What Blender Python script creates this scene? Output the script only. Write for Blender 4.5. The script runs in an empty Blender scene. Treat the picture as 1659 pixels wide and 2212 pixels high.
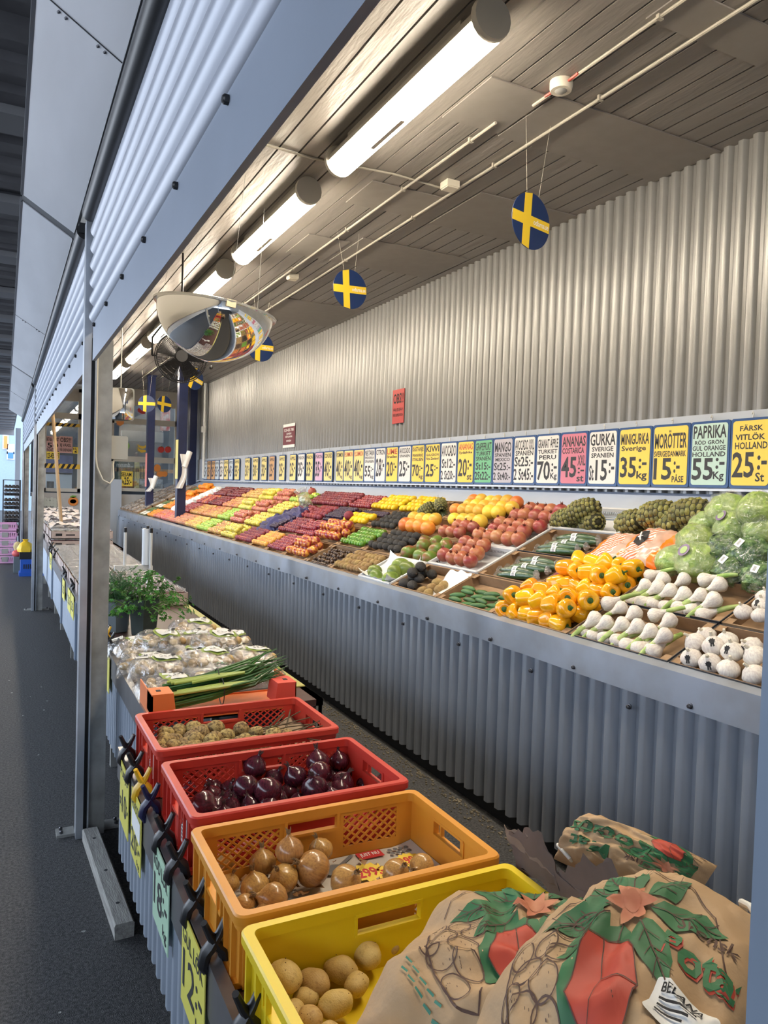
import bpy, math, random
from mathutils import Vector, Matrix, noise
random.seed(7)
rnd = random.random
def ru(a, b): return a + (b - a) * random.random()
SC = bpy.context.scene
COL = SC.collection
PI = math.pi
# ------------------------------------------------------------------ camera
EYE = 1.6
RW = ((0.89165147, 0.01343849, 0.45252301), (-0.45166461, -0.04188714, 0.89120399), (0.03093133, -0.99903197, -0.03127904))
cam = bpy.data.cameras.new('camera')
cam.sensor_fit = 'AUTO'; cam.sensor_width = 36.0; cam.lens = 1617.0 / 2212.0 * 36.0
cam.clip_start = 0.02; cam.clip_end = 300
co = bpy.data.objects.new('camera', cam); COL.objects.link(co)
co.matrix_world = Matrix(((RW[0][0], -RW[0][1], -RW[0][2], 0), (RW[1][0], -RW[1][1], -RW[1][2], 0), (RW[2][0], -RW[2][1], -RW[2][2], EYE), (0, 0, 0, 1)))
SC.camera = co
SC.view_settings.view_transform = 'Standard'; SC.view_settings.look = 'None'
SC.view_settings.gamma = 1.0; SC.view_settings.use_curve_mapping = False
SC.view_settings.exposure = 1.0
# ------------------------------------------------------------------ daylight: overcast sky
W = bpy.data.worlds.new('world'); SC.world = W; W.use_nodes = True
wn = W.node_tree.nodes; wl = W.node_tree.links; wn.clear()
wo = wn.new('ShaderNodeOutputWorld'); wb = wn.new('ShaderNodeBackground'); wl.new(wb.outputs[0], wo.inputs[0])
wt = wn.new('ShaderNodeTexCoord'); ws = wn.new('ShaderNodeSeparateXYZ'); wr = wn.new('ShaderNodeValToRGB')
wl.new(wt.outputs['Generated'], ws.inputs[0]); wl.new(ws.outputs[2], wr.inputs[0]); wl.new(wr.outputs[0], wb.inputs[0])
wr.color_ramp.elements[0].position = 0.0; wr.color_ramp.elements[0].color = (0.80, 0.88, 1.0, 1)
wr.color_ramp.elements[1].position = 0.7; wr.color_ramp.elements[1].color = (0.66, 0.80, 1.0, 1)
wb.inputs[1].default_value = 2.9
LAMP_STRENGTH = 34.0
LAMP_COLOUR = (1.0, 0.87, 0.69)
def ray(u, v):
    d = (u - 829.5, v - 1106.0, 1617.0)
    return Vector([sum(RW[i][k] * d[k] for k in range(3)) for i in range(3)])
def at(u, v, axis, val):
    """point of the place seen at photo pixel (u, v) on the plane axis = val (world metres)"""
    d = ray(u, v); i = 'xyz'.index(axis); o = Vector((0, 0, EYE))
    return o + d * ((val - o[i]) / d[i])
# ------------------------------------------------------------------ materials
MATS = {}
def mat(name, col, rough=0.5, metal=0.0, var=0.0, ns=12.0, col2=None, bump=0.0, bs=60.0, rand=0.0, emit=0.0, spec=0.5, coat=0.0, lo=0.35, hi=0.65, stretch=None, sss=0.0, hue=0.0, detail=4.0):
    if name in MATS: return MATS[name]
    m = bpy.data.materials.new(name); MATS[name] = m; m.use_nodes = True
    N = m.node_tree.nodes; L = m.node_tree.links; b = N['Principled BSDF']
    b.inputs['Roughness'].default_value = rough; b.inputs['Metallic'].default_value = metal
    b.inputs['Specular IOR Level'].default_value = spec; b.inputs['Coat Weight'].default_value = coat
    if sss: b.inputs['Subsurface Weight'].default_value = sss; b.inputs['Subsurface Radius'].default_value = (0.01, 0.006, 0.003)
    c = (*col, 1); out = None
    tc = N.new('ShaderNodeTexCoord'); mp = N.new('ShaderNodeMapping'); L.new(tc.outputs['Object'], mp.inputs[0])
    if stretch: mp.inputs['Scale'].default_value = stretch
    if col2 is None and var: col2 = tuple(max(0, x * (1 - var)) for x in col)
    if rand or hue:
        oi = N.new('ShaderNodeObjectInfo')
        va = N.new('ShaderNodeVectorMath'); va.operation = 'ADD'; cm = N.new('ShaderNodeCombineXYZ'); mm = N.new('ShaderNodeMath'); mm.operation = 'MULTIPLY'
        mm.inputs[1].default_value = 37.0; L.new(oi.outputs['Random'], mm.inputs[0]); L.new(mm.outputs[0], cm.inputs[0]); L.new(mm.outputs[0], cm.inputs[2])
        L.new(mp.outputs[0], va.inputs[0]); L.new(cm.outputs[0], va.inputs[1]); vec = va.outputs[0]
    else: vec = mp.outputs[0]
    if col2 is not None:
        n = N.new('ShaderNodeTexNoise'); n.inputs['Scale'].default_value = ns; n.inputs['Detail'].default_value = detail; L.new(vec, n.inputs['Vector'])
        r = N.new('ShaderNodeValToRGB'); r.color_ramp.elements[0].position = lo; r.color_ramp.elements[1].position = hi
        r.color_ramp.elements[0].color = (*col2, 1); r.color_ramp.elements[1].color = c; L.new(n.outputs[0], r.inputs[0]); out = r.outputs[0]
    if rand or hue:
        h = N.new('ShaderNodeHueSaturation')
        if out: L.new(out, h.inputs['Color'])
        else: h.inputs['Color'].default_value = c
        gi = N.new('ShaderNodeNewGeometry'); ad = N.new('ShaderNodeMath'); ad.operation = 'ADD'; fr = N.new('ShaderNodeMath'); fr.operation = 'FRACT'
        L.new(oi.outputs['Random'], ad.inputs[0]); L.new(gi.outputs['Random Per Island'], ad.inputs[1]); L.new(ad.outputs[0], fr.inputs[0])
        a = N.new('ShaderNodeMapRange'); a.inputs[3].default_value = 1 - rand; a.inputs[4].default_value = 1 + rand; L.new(fr.outputs[0], a.inputs[0]); L.new(a.outputs[0], h.inputs['Value'])
        a2 = N.new('ShaderNodeMapRange'); a2.inputs[3].default_value = 0.5 - hue; a2.inputs[4].default_value = 0.5 + hue; L.new(fr.outputs[0], a2.inputs[0]); L.new(a2.outputs[0], h.inputs['Hue'])
        out = h.outputs[0]
    if out: L.new(out, b.inputs['Base Color'])
    else: b.inputs['Base Color'].default_value = c
    if bump:
        n2 = N.new('ShaderNodeTexNoise'); n2.inputs['Scale'].default_value = bs; n2.inputs['Detail'].default_value = 5; L.new(vec, n2.inputs['Vector'])
        bp = N.new('ShaderNodeBump'); bp.inputs['Strength'].default_value = bump; bp.inputs['Distance'].default_value = 0.01
        L.new(n2.outputs[0], bp.inputs['Height']); L.new(bp.outputs[0], b.inputs['Normal'])
    if emit:
        b.inputs['Emission Color'].default_value = c; b.inputs['Emission Strength'].default_value = emit
    return m
def film(name, tint=(1, 1, 1), gloss=0.25, rough=0.12, bump=0.6, bs=14.0, haze=0.12):
    """thin clear plastic: see-through, slightly milky, with crinkled gloss"""
    if name in MATS: return MATS[name]
    m = bpy.data.materials.new(name); MATS[name] = m; m.use_nodes = True
    N = m.node_tree.nodes; L = m.node_tree.links; N.clear()
    o = N.new('ShaderNodeOutputMaterial'); t = N.new('ShaderNodeBsdfTransparent'); g = N.new('ShaderNodeBsdfGlossy'); d = N.new('ShaderNodeBsdfDiffuse')
    t.inputs[0].default_value = (*tint, 1); g.inputs['Roughness'].default_value = rough; d.inputs[0].default_value = (0.85, 0.88, 0.9, 1)
    m1 = N.new('ShaderNodeMixShader'); m2 = N.new('ShaderNodeMixShader'); m1.inputs[0].default_value = haze; m2.inputs[0].default_value = gloss
    L.new(t.outputs[0], m1.inputs[1]); L.new(d.outputs[0], m1.inputs[2]); L.new(m1.outputs[0], m2.inputs[1]); L.new(g.outputs[0], m2.inputs[2]); L.new(m2.outputs[0], o.inputs[0])
    tc = N.new('ShaderNodeTexCoord'); n2 = N.new('ShaderNodeTexNoise'); n2.inputs['Scale'].default_value = bs; n2.inputs['Detail'].default_value = 6; n2.inputs['Distortion'].default_value = 1.5
    bp = N.new('ShaderNodeBump'); bp.inputs['Strength'].default_value = bump; bp.inputs['Distance'].default_value = 0.03
    L.new(tc.outputs['Object'], n2.inputs['Vector']); L.new(n2.outputs[0], bp.inputs['Height']); L.new(bp.outputs[0], g.inputs['Normal']); L.new(bp.outputs[0], d.inputs['Normal'])
    return m
# ------------------------------------------------------------------ mesh building
class MB:
    def __init__(s): s.v = []; s.f = []; s.m = []
    def add(s, vs, fs, mi=0):
        o = len(s.v); s.v += [tuple(x) for x in vs]; s.f += [tuple(i + o for i in f) for f in fs]; s.m += [mi] * len(fs); return s
    def box(s, x0, x1, y0, y1, z0, z1, mi=0):
        vs = [(x, y, z) for z in (z0, z1) for y in (y0, y1) for x in (x0, x1)]
        return s.add(vs, [(0, 2, 3, 1), (4, 5, 7, 6), (0, 1, 5, 4), (2, 6, 7, 3), (0, 4, 6, 2), (1, 3, 7, 5)], mi)
    def obox(s, c, sz, M=None, mi=0):
        t = MB().box(-sz[0] / 2, sz[0] / 2, -sz[1] / 2, sz[1] / 2, -sz[2] / 2, sz[2] / 2)
        M = M or Matrix(); c = Vector(c)
        return s.add([(M @ Vector(p)) + c for p in t.v], t.f, mi)
    def bar(s, a, b, w, h, up=(0, 0, 1), mi=0):
        a = Vector(a); b = Vector(b); d = (b - a); l = d.length; d.normalize(); up = Vector(up)
        sx = d.cross(up); sx = sx.normalized() if sx.length > 1e-6 else Vector((1, 0, 0)); uz = sx.cross(d)
        vs = [p + sx * (i * w / 2) + uz * (j * h / 2) for p in (a, b) for j in (-1, 1) for i in (-1, 1)]
        return s.add(vs, [(0, 1, 3, 2), (4, 6, 7, 5), (0, 4, 5, 1), (2, 3, 7, 6), (0, 2, 6, 4), (1, 5, 7, 3)], mi)
    def tube(s, pts, r, n=8, mi=0, cap=True):
        pts = [Vector(p) for p in pts]; rs = r if isinstance(r, (list, tuple)) else [r] * len(pts)
        vs = []; up = Vector((0.13, 0.31, 0.94)); px = None
        for i, p in enumerate(pts):
            d = (pts[min(i + 1, len(pts) - 1)] - pts[max(i - 1, 0)])
            d = d.normalized() if d.length > 1e-9 else Vector((0, 0, 1))
            if px is None: px = d.cross(up).normalized() if d.cross(up).length > 0.05 else d.cross(Vector((1, 0, 0))).normalized()
            else:
                q = px - d * px.dot(d); px = q.normalized() if q.length > 1e-6 else px
            py = d.cross(px)
            for k in range(n):
                a = 2 * PI * k / n; vs.append(p + (px * math.cos(a) + py * math.sin(a)) * rs[i])
        fs = [(i * n + k, i * n + (k + 1) % n, (i + 1) * n + (k + 1) % n, (i + 1) * n + k) for i in range(len(pts) - 1) for k in range(n)]
        if cap: fs += [tuple(range(n - 1, -1, -1)), tuple((len(pts) - 1) * n + k for k in range(n))]
        return s.add(vs, fs, mi)
    def lathe(s, prof, n=16, M=None, mi=0, wob=None):
        vs = []; M = M or Matrix()
        for (r, z) in prof:
            for k in range(n):
                a = 2 * PI * k / n; q = r * (wob(a, z) if wob else 1)
                vs.append(M @ Vector((q * math.cos(a), q * math.sin(a), z)))
        fs = [(i * n + k, i * n + (k + 1) % n, (i + 1) * n + (k + 1) % n, (i + 1) * n + k) for i in range(len(prof) - 1) for k in range(n)]
        fs += [tuple(range(n - 1, -1, -1)), tuple((len(prof) - 1) * n + k for k in range(n))]
        return s.add(vs, fs, mi)
    def grid(s, fn, nu, nv, mi=0):
        vs = [fn(i / nu, j / nv) for j in range(nv + 1) for i in range(nu + 1)]
        w = nu + 1
        return s.add(vs, [(j * w + i, j * w + i + 1, (j + 1) * w + i + 1, (j + 1) * w + i) for j in range(nv) for i in range(nu)], mi)
    def prism(s, poly, a, b, fn, mi=0):
        """2-D outline swept between t = a and t = b; fn(p, t) gives the point"""
        n = len(poly); vs = [fn(p, t) for t in (a, b) for p in poly]
        return s.add(vs, [(i, (i + 1) % n, n + (i + 1) % n, n + i) for i in range(n)] + [tuple(range(n - 1, -1, -1)), tuple(range(n, 2 * n))], mi)
    def ball(s, c, r, n=10, m=7, mi=0):
        c = Vector(c); r = r if isinstance(r, (tuple, list)) else (r, r, r)
        pr = []
        for j in range(m + 1):
            t = -PI / 2 + PI * (j + 0.0001) / m
            pr.append((max(1e-4, math.cos(t)), math.sin(t)))
        return s.lathe(pr, n, Matrix.Translation(c) @ Matrix.Diagonal((*r, 1)), mi)
    def plus(s, o, M=None, mi=None):
        M = M or Matrix(); b = len(s.v)
        s.v += [tuple(M @ Vector(p)) for p in o.v]; s.f += [tuple(i + b for i in f) for f in o.f]; s.m += o.m if mi is None else [mi] * len(o.f); return s
    def mesh(s, name, mats, smooth=40):
        me = bpy.data.meshes.new(name); me.from_pydata(s.v, [], s.f)
        for m in (mats if isinstance(mats, (list, tuple)) else [mats]): me.materials.append(m)
        me.polygons.foreach_set('material_index', s.m)
        if smooth:
            me.polygons.foreach_set('use_smooth', [True] * len(me.polygons)); me.set_sharp_from_angle(angle=math.radians(smooth))
        me.update(); return me
    def build(s, name, mats, parent=None, loc=None, smooth=40, label=None):
        return ob(name, s.mesh(name, mats, smooth), parent, loc, label)
def ob(name, me, parent=None, loc=None, label=None, M=None):
    o = bpy.data.objects.new(name, me); COL.objects.link(o)
    if parent: o.parent = parent
    if loc: o.location = loc
    if M is not None: o.matrix_basis = M
    if label: o['label'] = label
    return o
def tag(o, label, cat, group=None, kind=None):
    o['label'] = label; o['category'] = cat
    if group: o['group'] = group
    if kind: o['kind'] = kind
    return o
def thing(name, label, cat, loc=(0, 0, 0), group=None, M=None):
    o = bpy.data.objects.new(name, None); o.empty_display_size = 0.05; COL.objects.link(o)
    if M is not None: o.matrix_basis = M
    else: o.location = loc
    return tag(o, label, cat, group)
def struct(name, mb, m, smooth=40, loc=None):
    o = mb.build(name, m, None, loc, smooth); o['kind'] = 'structure'; return o
def frame(p, U, V):
    """matrix whose x axis runs along U, y along V and z out of that plane"""
    U = Vector(U).normalized(); V = Vector(V); V = (V - U * V.dot(U)).normalized(); N = U.cross(V)
    return Matrix(((U.x, V.x, N.x, p[0]), (U.y, V.y, N.y, p[1]), (U.z, V.z, N.z, p[2]), (0, 0, 0, 1)))
# ------------------------------------------------------------------ lettering
TXT = {}
def text_raw(body, bold=0.0):
    k = (body, bold)
    if k not in TXT:
        c = bpy.data.curves.new('lettering', 'FONT'); c.body = body; c.size = 1.0; c.resolution_u = 2; c.offset = bold
        o = bpy.data.objects.new('lettering', c); me = bpy.data.meshes.new_from_object(o)
        v = [(p.co.x, p.co.y) for p in me.vertices]; f = [tuple(p.vertices) for p in me.polygons]
        bpy.data.objects.remove(o); bpy.data.curves.remove(c); bpy.data.meshes.remove(me)
        xs = [p[0] for p in v] or [0]; ys = [p[1] for p in v] or [0]
        x0, x1, y0, y1 = min(xs), max(xs), min(ys), max(ys)
        TXT[k] = ([((p[0] - x0) / max(1e-6, x1 - x0), (p[1] - y0) / max(1e-6, y1 - y0)) for p in v], f)
    return TXT[k]
def put_text(mb, body, x0, y0, x1, y1, z=0.0, mi=0, bold=0.012, fn=None):
    v, f = text_raw(body, bold)
    pts = [(x0 + (x1 - x0) * p[0], y0 + (y1 - y0) * p[1]) for p in v]
    mb.add([fn(*p) if fn else (p[0], p[1], z) for p in pts], f, mi)
def rrect(x0, y0, x1, y1, r, n=4):
    P = []
    for cx, cy, a0 in ((x1 - r, y1 - r, 0), (x0 + r, y1 - r, 90), (x0 + r, y0 + r, 180), (x1 - r, y0 + r, 270)):
        for k in range(n + 1):
            a = math.radians(a0 + 90 * k / n); P.append((cx + r * math.cos(a), cy + r * math.sin(a)))
    return P
def plate(mb, poly, z0, z1, mi=0): return mb.prism(poly, z0, z1, lambda p, t: (p[0], p[1], t), mi)
def circ(cx, cy, r, n=24, ry=None, a0=0.0): return [(cx + r * math.cos(a0 + 2 * PI * k / n), cy + (ry or r) * math.sin(a0 + 2 * PI * k / n)) for k in range(n)]
# ------------------------------------------------------------------ shared materials
M_galv = mat('galvanised_steel', (0.42, 0.42, 0.40), 0.55, 0.35, col2=(0.27, 0.27, 0.25), ns=9)
M_alu = mat('aluminium', (0.62, 0.66, 0.72), 0.35, 0.7, var=0.25, ns=6)
M_steelblue = mat('painted_blue_grey_sheet', (0.28, 0.34, 0.43), 0.42, 0.25, var=0.15, ns=3)
M_cladding = mat('corrugated_blue_grey_sheet', (0.42, 0.48, 0.57), 0.38, 0.3, var=0.12, ns=2.5)
M_black = mat('black_plastic', (0.012, 0.012, 0.014), 0.4)
M_dark = mat('dark_void', (0.02, 0.022, 0.026), 0.7)
M_white = mat('white_paint', (0.72, 0.73, 0.72), 0.5, var=0.1)
M_cream = mat('cream_plastic', (0.62, 0.58, 0.48), 0.45)
M_screw = mat('screw_steel', (0.10, 0.10, 0.11), 0.35, 0.8)
M_ink = mat('black_ink', (0.012, 0.012, 0.014), 0.7)
M_paper = mat('white_paper', (0.80, 0.80, 0.78), 0.7)
M_yellow = mat('yellow_card', (0.85, 0.62, 0.07), 0.6)
M_card = mat('brown_cardboard', (0.34, 0.21, 0.11), 0.85, var=0.25, ns=14, bump=0.1)
M_carddark = mat('printed_dark_cardboard', (0.035, 0.035, 0.04), 0.7, col2=(0.10, 0.08, 0.06), ns=9, lo=0.3, hi=0.4)
M_mirror = mat('mirror_plastic', (0.93, 0.93, 0.92), 0.03, 1.0)
M_navy = mat('navy_paint', (0.010, 0.018, 0.07), 0.35, var=0.15)
# ================================================================== SETTING
Y0, Y1 = -9.0, 16.9
CEIL = EYE + 1.975
mb = MB().box(-14, 8, -6, 60, -0.1, 0)
M_asph = mat('asphalt', (0.105, 0.105, 0.108), 0.7, col2=(0.022, 0.022, 0.024), ns=90, bump=0.8, bs=260, lo=0.36, hi=0.74, detail=10)
struct('floor', mb, M_asph, 0)
def corr(mb, y0, y1, period, amp, fn, z0, z1, nz=1):
    """ribbed sheet running along Y"""
    prof = [(0, -1), (0.28, -1), (0.42, 0.85), (0.5, 1), (0.72, 1), (0.8, 0.85), (0.94, -1)]
    ys = []; k = 0
    while y0 + k * period < y1:
        for t, a in prof:
            y = y0 + (k + t) * period
            if y <= y1: ys.append((y, a))
        k += 1
    vs = []
    for j in range(nz + 1):
        z = z0 + (z1 - z0) * j / nz
        vs += [fn(y, a * amp, z) for y, a in ys]
    n = len(ys)
    mb.add(vs, [(j * n + i, j * n + i + 1, (j + 1) * n + i + 1, (j + 1) * n + i) for j in range(nz) for i in range(n - 1)])
WX = 3.6
M_wall = mat('corrugated_wall_sheet', (0.30, 0.30, 0.295), 0.36, 0.45, var=0.1, ns=2)
mb = MB(); corr(mb, Y0, Y1, 0.093, 0.016, lambda y, a, z: (WX - a, y, z), 0.5, CEIL + 0.02)
mb.box(WX + 0.02, WX + 0.12, Y0, Y1, 0, CEIL + 0.1)
struct('wall_right', mb, M_wall, 50)
struct('wall_near', MB().box(0.4, WX + 0.1, Y0 - 0.1, Y0, 0, CEIL + 0.05), M_wall, 0)  # unseen end wall, added to cut the light coming from behind
# ceiling: painted boards with dark gaps, and flat sheets patched over them
M_board = mat('painted_ceiling_boards', (0.23, 0.21, 0.19), 0.38, var=0.18, ns=5, bump=0.5, bs=16, stretch=(1.4, 0.25, 1))
mb = MB(); x = 0.42
while x < WX + 0.1:
    mb.box(x, x + 0.113, Y0, Y1, CEIL, CEIL + 0.02); x += 0.124
struct('ceiling', mb, M_board, 0)
struct('trim_1', MB().box(0.36, WX + 0.12, Y0, Y1, CEIL + 0.03, CEIL + 0.06), M_dark, 0)
patch = [((965, 245), (1069, 168), (1180, 212), (1075, 288)), ((1080, 290), (1225, 215), (1540, 335), (1400, 388)), ((975, 455), (1040, 415), (1270, 480), (1195, 540)), ((765, 425), (805, 390), (935, 435), (900, 470)), ((628, 540), (668, 505), (735, 530), (700, 560)), ((1470, 0), (1659, 55), (1659, 130), (1395, 40)),
         ((745, 540), (790, 515), (960, 570), (920, 600)), ((590, 660), (625, 645), (740, 690), (700, 705))]
for i, P in enumerate(patch):
    Q = [at(*p, 'z', CEIL - 0.004) for p in P]
    xs = [q.x for q in Q]; ys = [q.y for q in Q]
    mb = MB().box(min(xs), max(xs), min(ys), max(ys), CEIL - 0.008, CEIL - 0.001)
    struct('trim_%d' % (i + 2), mb, mat('ceiling_patch_sheet', (0.23, 0.21, 0.19), 0.5, var=0.08), 0)
# dirt drift at the foot of the bench
mb = MB(); random.seed(3)
for k in range(1500):
    y = ru(2.5, 9.0); x = 2.13 - abs(random.gauss(0, 0.055)); r = ru(0.002, 0.008)
    mb.ball((x, y, r * 0.4), (r, r * 1.2, r * 0.8), 5, 3)
o = mb.build('dirt', mat('dry_dirt', (0.20, 0.17, 0.12), 0.95, var=0.4)); tag(o, 'dry grit and plant litter drifted against the foot of the corrugated bench', 'dirt', None, 'stuff')
# canopy over the walkway
RZ = EYE + 2.05
M_roofd = mat('dark_roof_sheet', (0.13, 0.13, 0.145), 0.6, var=0.3, ns=4)
mb = MB(); n = 0; y = -9.0
prof = [(0, 0), (0.10, 0), (0.13, 0.035), (0.27, 0.035), (0.30, 0)]
P = []
while y < 36:
    for a, b in prof: P.append((y + a, RZ + b))
    y += 0.34
mb.add([(x, p[0], p[1]) for x in (-4.4, 0.34) for p in P], [(i, i + 1, len(P) + i + 1, len(P) + i) for i in range(len(P) - 1)])
mb.box(-4.4, 0.34, -9, 36.2, RZ + 0.06, RZ + 0.1)
struct('canopy_roof', mb, M_roofd, 30)
mb = MB(); corr(mb, -9, 5.0, 0.18, 0.02, lambda y, a, z: (-4.4 + a, y, z), 0, 2.4); mb.box(-4.6, -4.44, -9, 5.0, 0, 2.4)
struct('shade_wall_left', mb, mat('shade_wall_sheet', (0.16, 0.18, 0.21), 0.5, 0.1), 40)  # added across the walkway, out of view, to shade the near end
struct('shade_wall_behind', MB().box(-4.6, 0.4, -9.2, -9.0, 0, RZ), mat('shade_wall_sheet', (0, 0, 0)), 0)  # added out of view, shuts off sky light behind the camera
for k in range(-8, 22):
    y = 3.2 + k * 1.5
    struct('roof_beam', MB().box(-4.4, 0.3, y, y + 0.28, RZ - 0.05, RZ + 0.01), mat('roof_beam_steel', (0.20, 0.20, 0.215), 0.5, 0.2), 0)
struct('canopy_end_beam', MB().box(-4.4, 0.34, 36.0, 36.2, RZ - 0.25, RZ), mat('roof_beam_steel', (0, 0, 0)), 0)
# hinged white flaps over the opening
M_flap = mat('white_flap_sheet', (0.74, 0.75, 0.79), 0.4, 0.1, var=0.1, ns=2.2, stretch=(2.5, 0.5, 1))
def flap(y0, y1, seams, label, gap):
    t = thing('hinged_flap', label, 'awning panel', (0.29, y0, EYE + 1.19), 'white flaps hinged open over the stall front')
    L = y1 - y0; a = Vector((0, 0, 0)); b = Vector((-0.235, 0, 0.145)); N = Vector((0.145, 0, 0.235)).normalized()
    mb = MB(); vs = [a, b, b + N * 0.02, a + N * 0.02]
    mb.prism([0, 1, 2, 3], 0, L, lambda i, t_: vs[i] + Vector((0, t_, 0)))
    mb.build('panel', M_flap, t, None, 0)
    mb = MB()
    for p in (a, b): mb.box(p.x - 0.006, p.x + 0.006, 0, L, p.z - 0.004, p.z + 0.022)
    mb.build('edge_profile', mat('grey_profile', (0.22, 0.23, 0.25), 0.4, 0.3), t, None, 0)
    for sy in seams:
        s = MB(); c = Vector((0, sy - y0, 0)); s.bar(a + c - N * 0.001, b + c - N * 0.001, 0.004, 0.002, N)
        s.build('seam', M_dark, t, None, 0)
        for f in (0.22, 0.3, 0.66, 0.74):
            q = a.lerp(b, f) + c + Vector((0, 0.02, 0)); sc = MB(); sc.lathe([(0.006, 0), (0.006, 0.004), (0.003, 0.006)], 8, Matrix.Translation(q) @ Matrix.Rotation(math.atan2(-0.145, 0.235) + PI, 4, 'Y'))
            sc.build('bolt', M_screw, t)
    if gap:
        s = MB(); c = Vector((0, L + 0.05, 0)); s.bar(a + c + N * 0.01, b + c + N * 0.01, 0.10, 0.012, N); s.build('joint_strap', mat('grey_strap', (0.10, 0.105, 0.115), 0.5, 0.2), t, None, 0)
flap(-9.0, 3.98, [0.8, 2.3], 'long white flap nearest the camera, hinged above the stall opening', 1)
flap(4.08, 9.95, [6.9], 'white flap beyond the first steel post, hinged above the opening', 1)
flap(10.05, 16.6, [13], 'farthest white flap, small, catching sky reflections above the stall opening', 0)
# ribbed roller cladding, lintels with bolts
def profile_ribs(z0, z1, n, x):
    P = []
    h = (z1 - z0) / n
    for k in range(n):
        for t in range(7):
            P.append((x - 0.022 * math.sin(PI * t / 7) - 0.001, z0 + h * (k + t / 7 * 0.9)))
    P.append((x, z1)); return P
def shutter(y0, y1, label):
    t = thing('roller_shutter', label, 'shutter', (0.33, y0, EYE + 0.66), 'ribbed metal shutter lengths over the stall front')
    P = [(x - 0.33, z - EYE - 0.66) for x, z in profile_ribs(EYE + 0.665, EYE + 1.10, 6, 0.335)]
    P += [(0.03, P[-1][1]), (0.03, P[0][1])]
    mb = MB().prism(P, 0, y1 - y0, lambda p, t_: (p[0], t_, p[1])); mb.build('slats', mat('shutter_slats', (0.45, 0.48, 0.56), 0.36, 0.2, var=0.06, ns=2), t, None, 50)
    MB().box(-0.045, 0.05, 0.01, y1 - y0 - 0.01, 0.455, 0.50).build('top_roll', M_dark, t)
    MB().tube([(-0.02, 0.02, 0.465), (-0.02, y1 - y0 - 0.02, 0.465)], 0.035, 12).build('roll_tube', M_black, t)
    # lintel: folded angle plate
    t2 = thing('lintel', label.replace('ribbed shutter', 'flat folded lintel plate under the ribbed shutter'), 'lintel', (0.33, y0, EYE + 0.51), 'folded lintel plates over the opening')
    MB().prism([(0, 0), (0.014, 0.0), (0.014, 0.006), (0.006, 0.006), (0.006, 0.155), (0, 0.155)], 0, y1 - y0, lambda p, t_: (p[0], t_, p[1])).build('plate', mat('lintel_sheet', (0.34, 0.39, 0.48), 0.4, 0.2, var=0.1, ns=2), t2, None, 30)
    y = 0.2
    while y < y1 - y0:
        s = MB().lathe([(0.009, 0), (0.009, 0.008), (0.006, 0.011)], 8, Matrix.Translation((0, y, 0.14)) @ Matrix.Rotation(-PI / 2, 4, 'Y')); s.build('bolt', M_black, t2); y += 0.42
shutter(-9.0, 3.46, 'ribbed shutter over the nearest bay of the stall')
shutter(3.68, 9.80, 'ribbed shutter over the second bay of the stall')
shutter(10.05, 16.5, 'ribbed shutter over the farthest bay of the stall')
struct('wall_above_opening', MB().box(0.40, 0.42, Y0, Y1, EYE + 0.72, CEIL + 0.05), mat('inner_header_board', (0.28, 0.27, 0.25), 0.6), 0)
# posts with guide rails and foot plates
def post(x, y, label, box=False):
    t = thing('steel_post', label, 'post', (x, y, 0), 'steel posts along the stall front')
    H = EYE + 0.62
    mb = MB().box(0.052, 0.122, 0, 0.10, 0, H); mb.build('post', M_galv, t, None, 0)
    mb = MB().box(0, 0.03, -0.02, 0.05, 0, H + 0.5); mb.box(0.046, 0.052, -0.02, 0.03, 0, H); mb.build('guide_rail', M_alu, t, None, 0)
    MB().box(0.03, 0.046, 0.0, 0.04, 0, H).build('guide_channel', M_black, t, None, 0)
    mb = MB().box(-0.075, 0.0, 0.02, 0.1, 0, 0.012); mb.box(0.122, 0.20, 0.03, 0.11, 0, 0.012); fp = mb.build('foot_plate', M_galv, t, None, 0)
    for px, py in ((-0.055, 0.04), (-0.055, 0.08), (0.18, 0.05), (0.18, 0.09)):
        MB().lathe([(0.008, 0), (0.008, 0.01), (0.004, 0.014)], 6, Matrix.Translation((px, py, 0.012))).build('foot_bolt', M_screw, fp)
    return t
pt = post(0.302, 3.54, 'galvanised steel post with black guide channel, white switch box on its side')
MB().tube([(0.056, -0.006, 2.2), (0.056, -0.006, 1.70), (0.062, -0.012, 1.655), (0.085, -0.02, 1.60), (0.115, -0.02, 1.585), (0.132, -0.01, 1.61), (0.132, 0.02, 1.67), (0.14, 0.04, 1.70)], 0.004, 8).build('cable', mat('white_cable', (0.7, 0.66, 0.55), 0.5), pt)
bx = MB(); plate(bx, rrect(0.122, 1.695, 0.195, 1.80, 0.008), 0.0, 0.06); bx.v = [(p[0], p[2] + 0.02, p[1]) for p in bx.v]; bx.build('switch_box', mat('box_plastic', (0.50, 0.49, 0.43), 0.5), pt, None, 30)
post(0.305, 9.9, 'slim galvanised post between the second and third bays')
post(0.305, 16.3, 'farthest galvanised post beside the kiosk')
t = thing('painted_post', 'blue-grey painted post cutting the right edge of the view', 'post', (0.36, 0.14, 0))
MB().box(0, 0.10, 0, 0.12, 0, EYE + 0.62).build('post', M_steelblue, t, None, 0)
MB().box(-0.02, 0.16, -0.04, 0.16, 0, 0.012).build('foot_plate', M_galv, t, None, 0)
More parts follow.
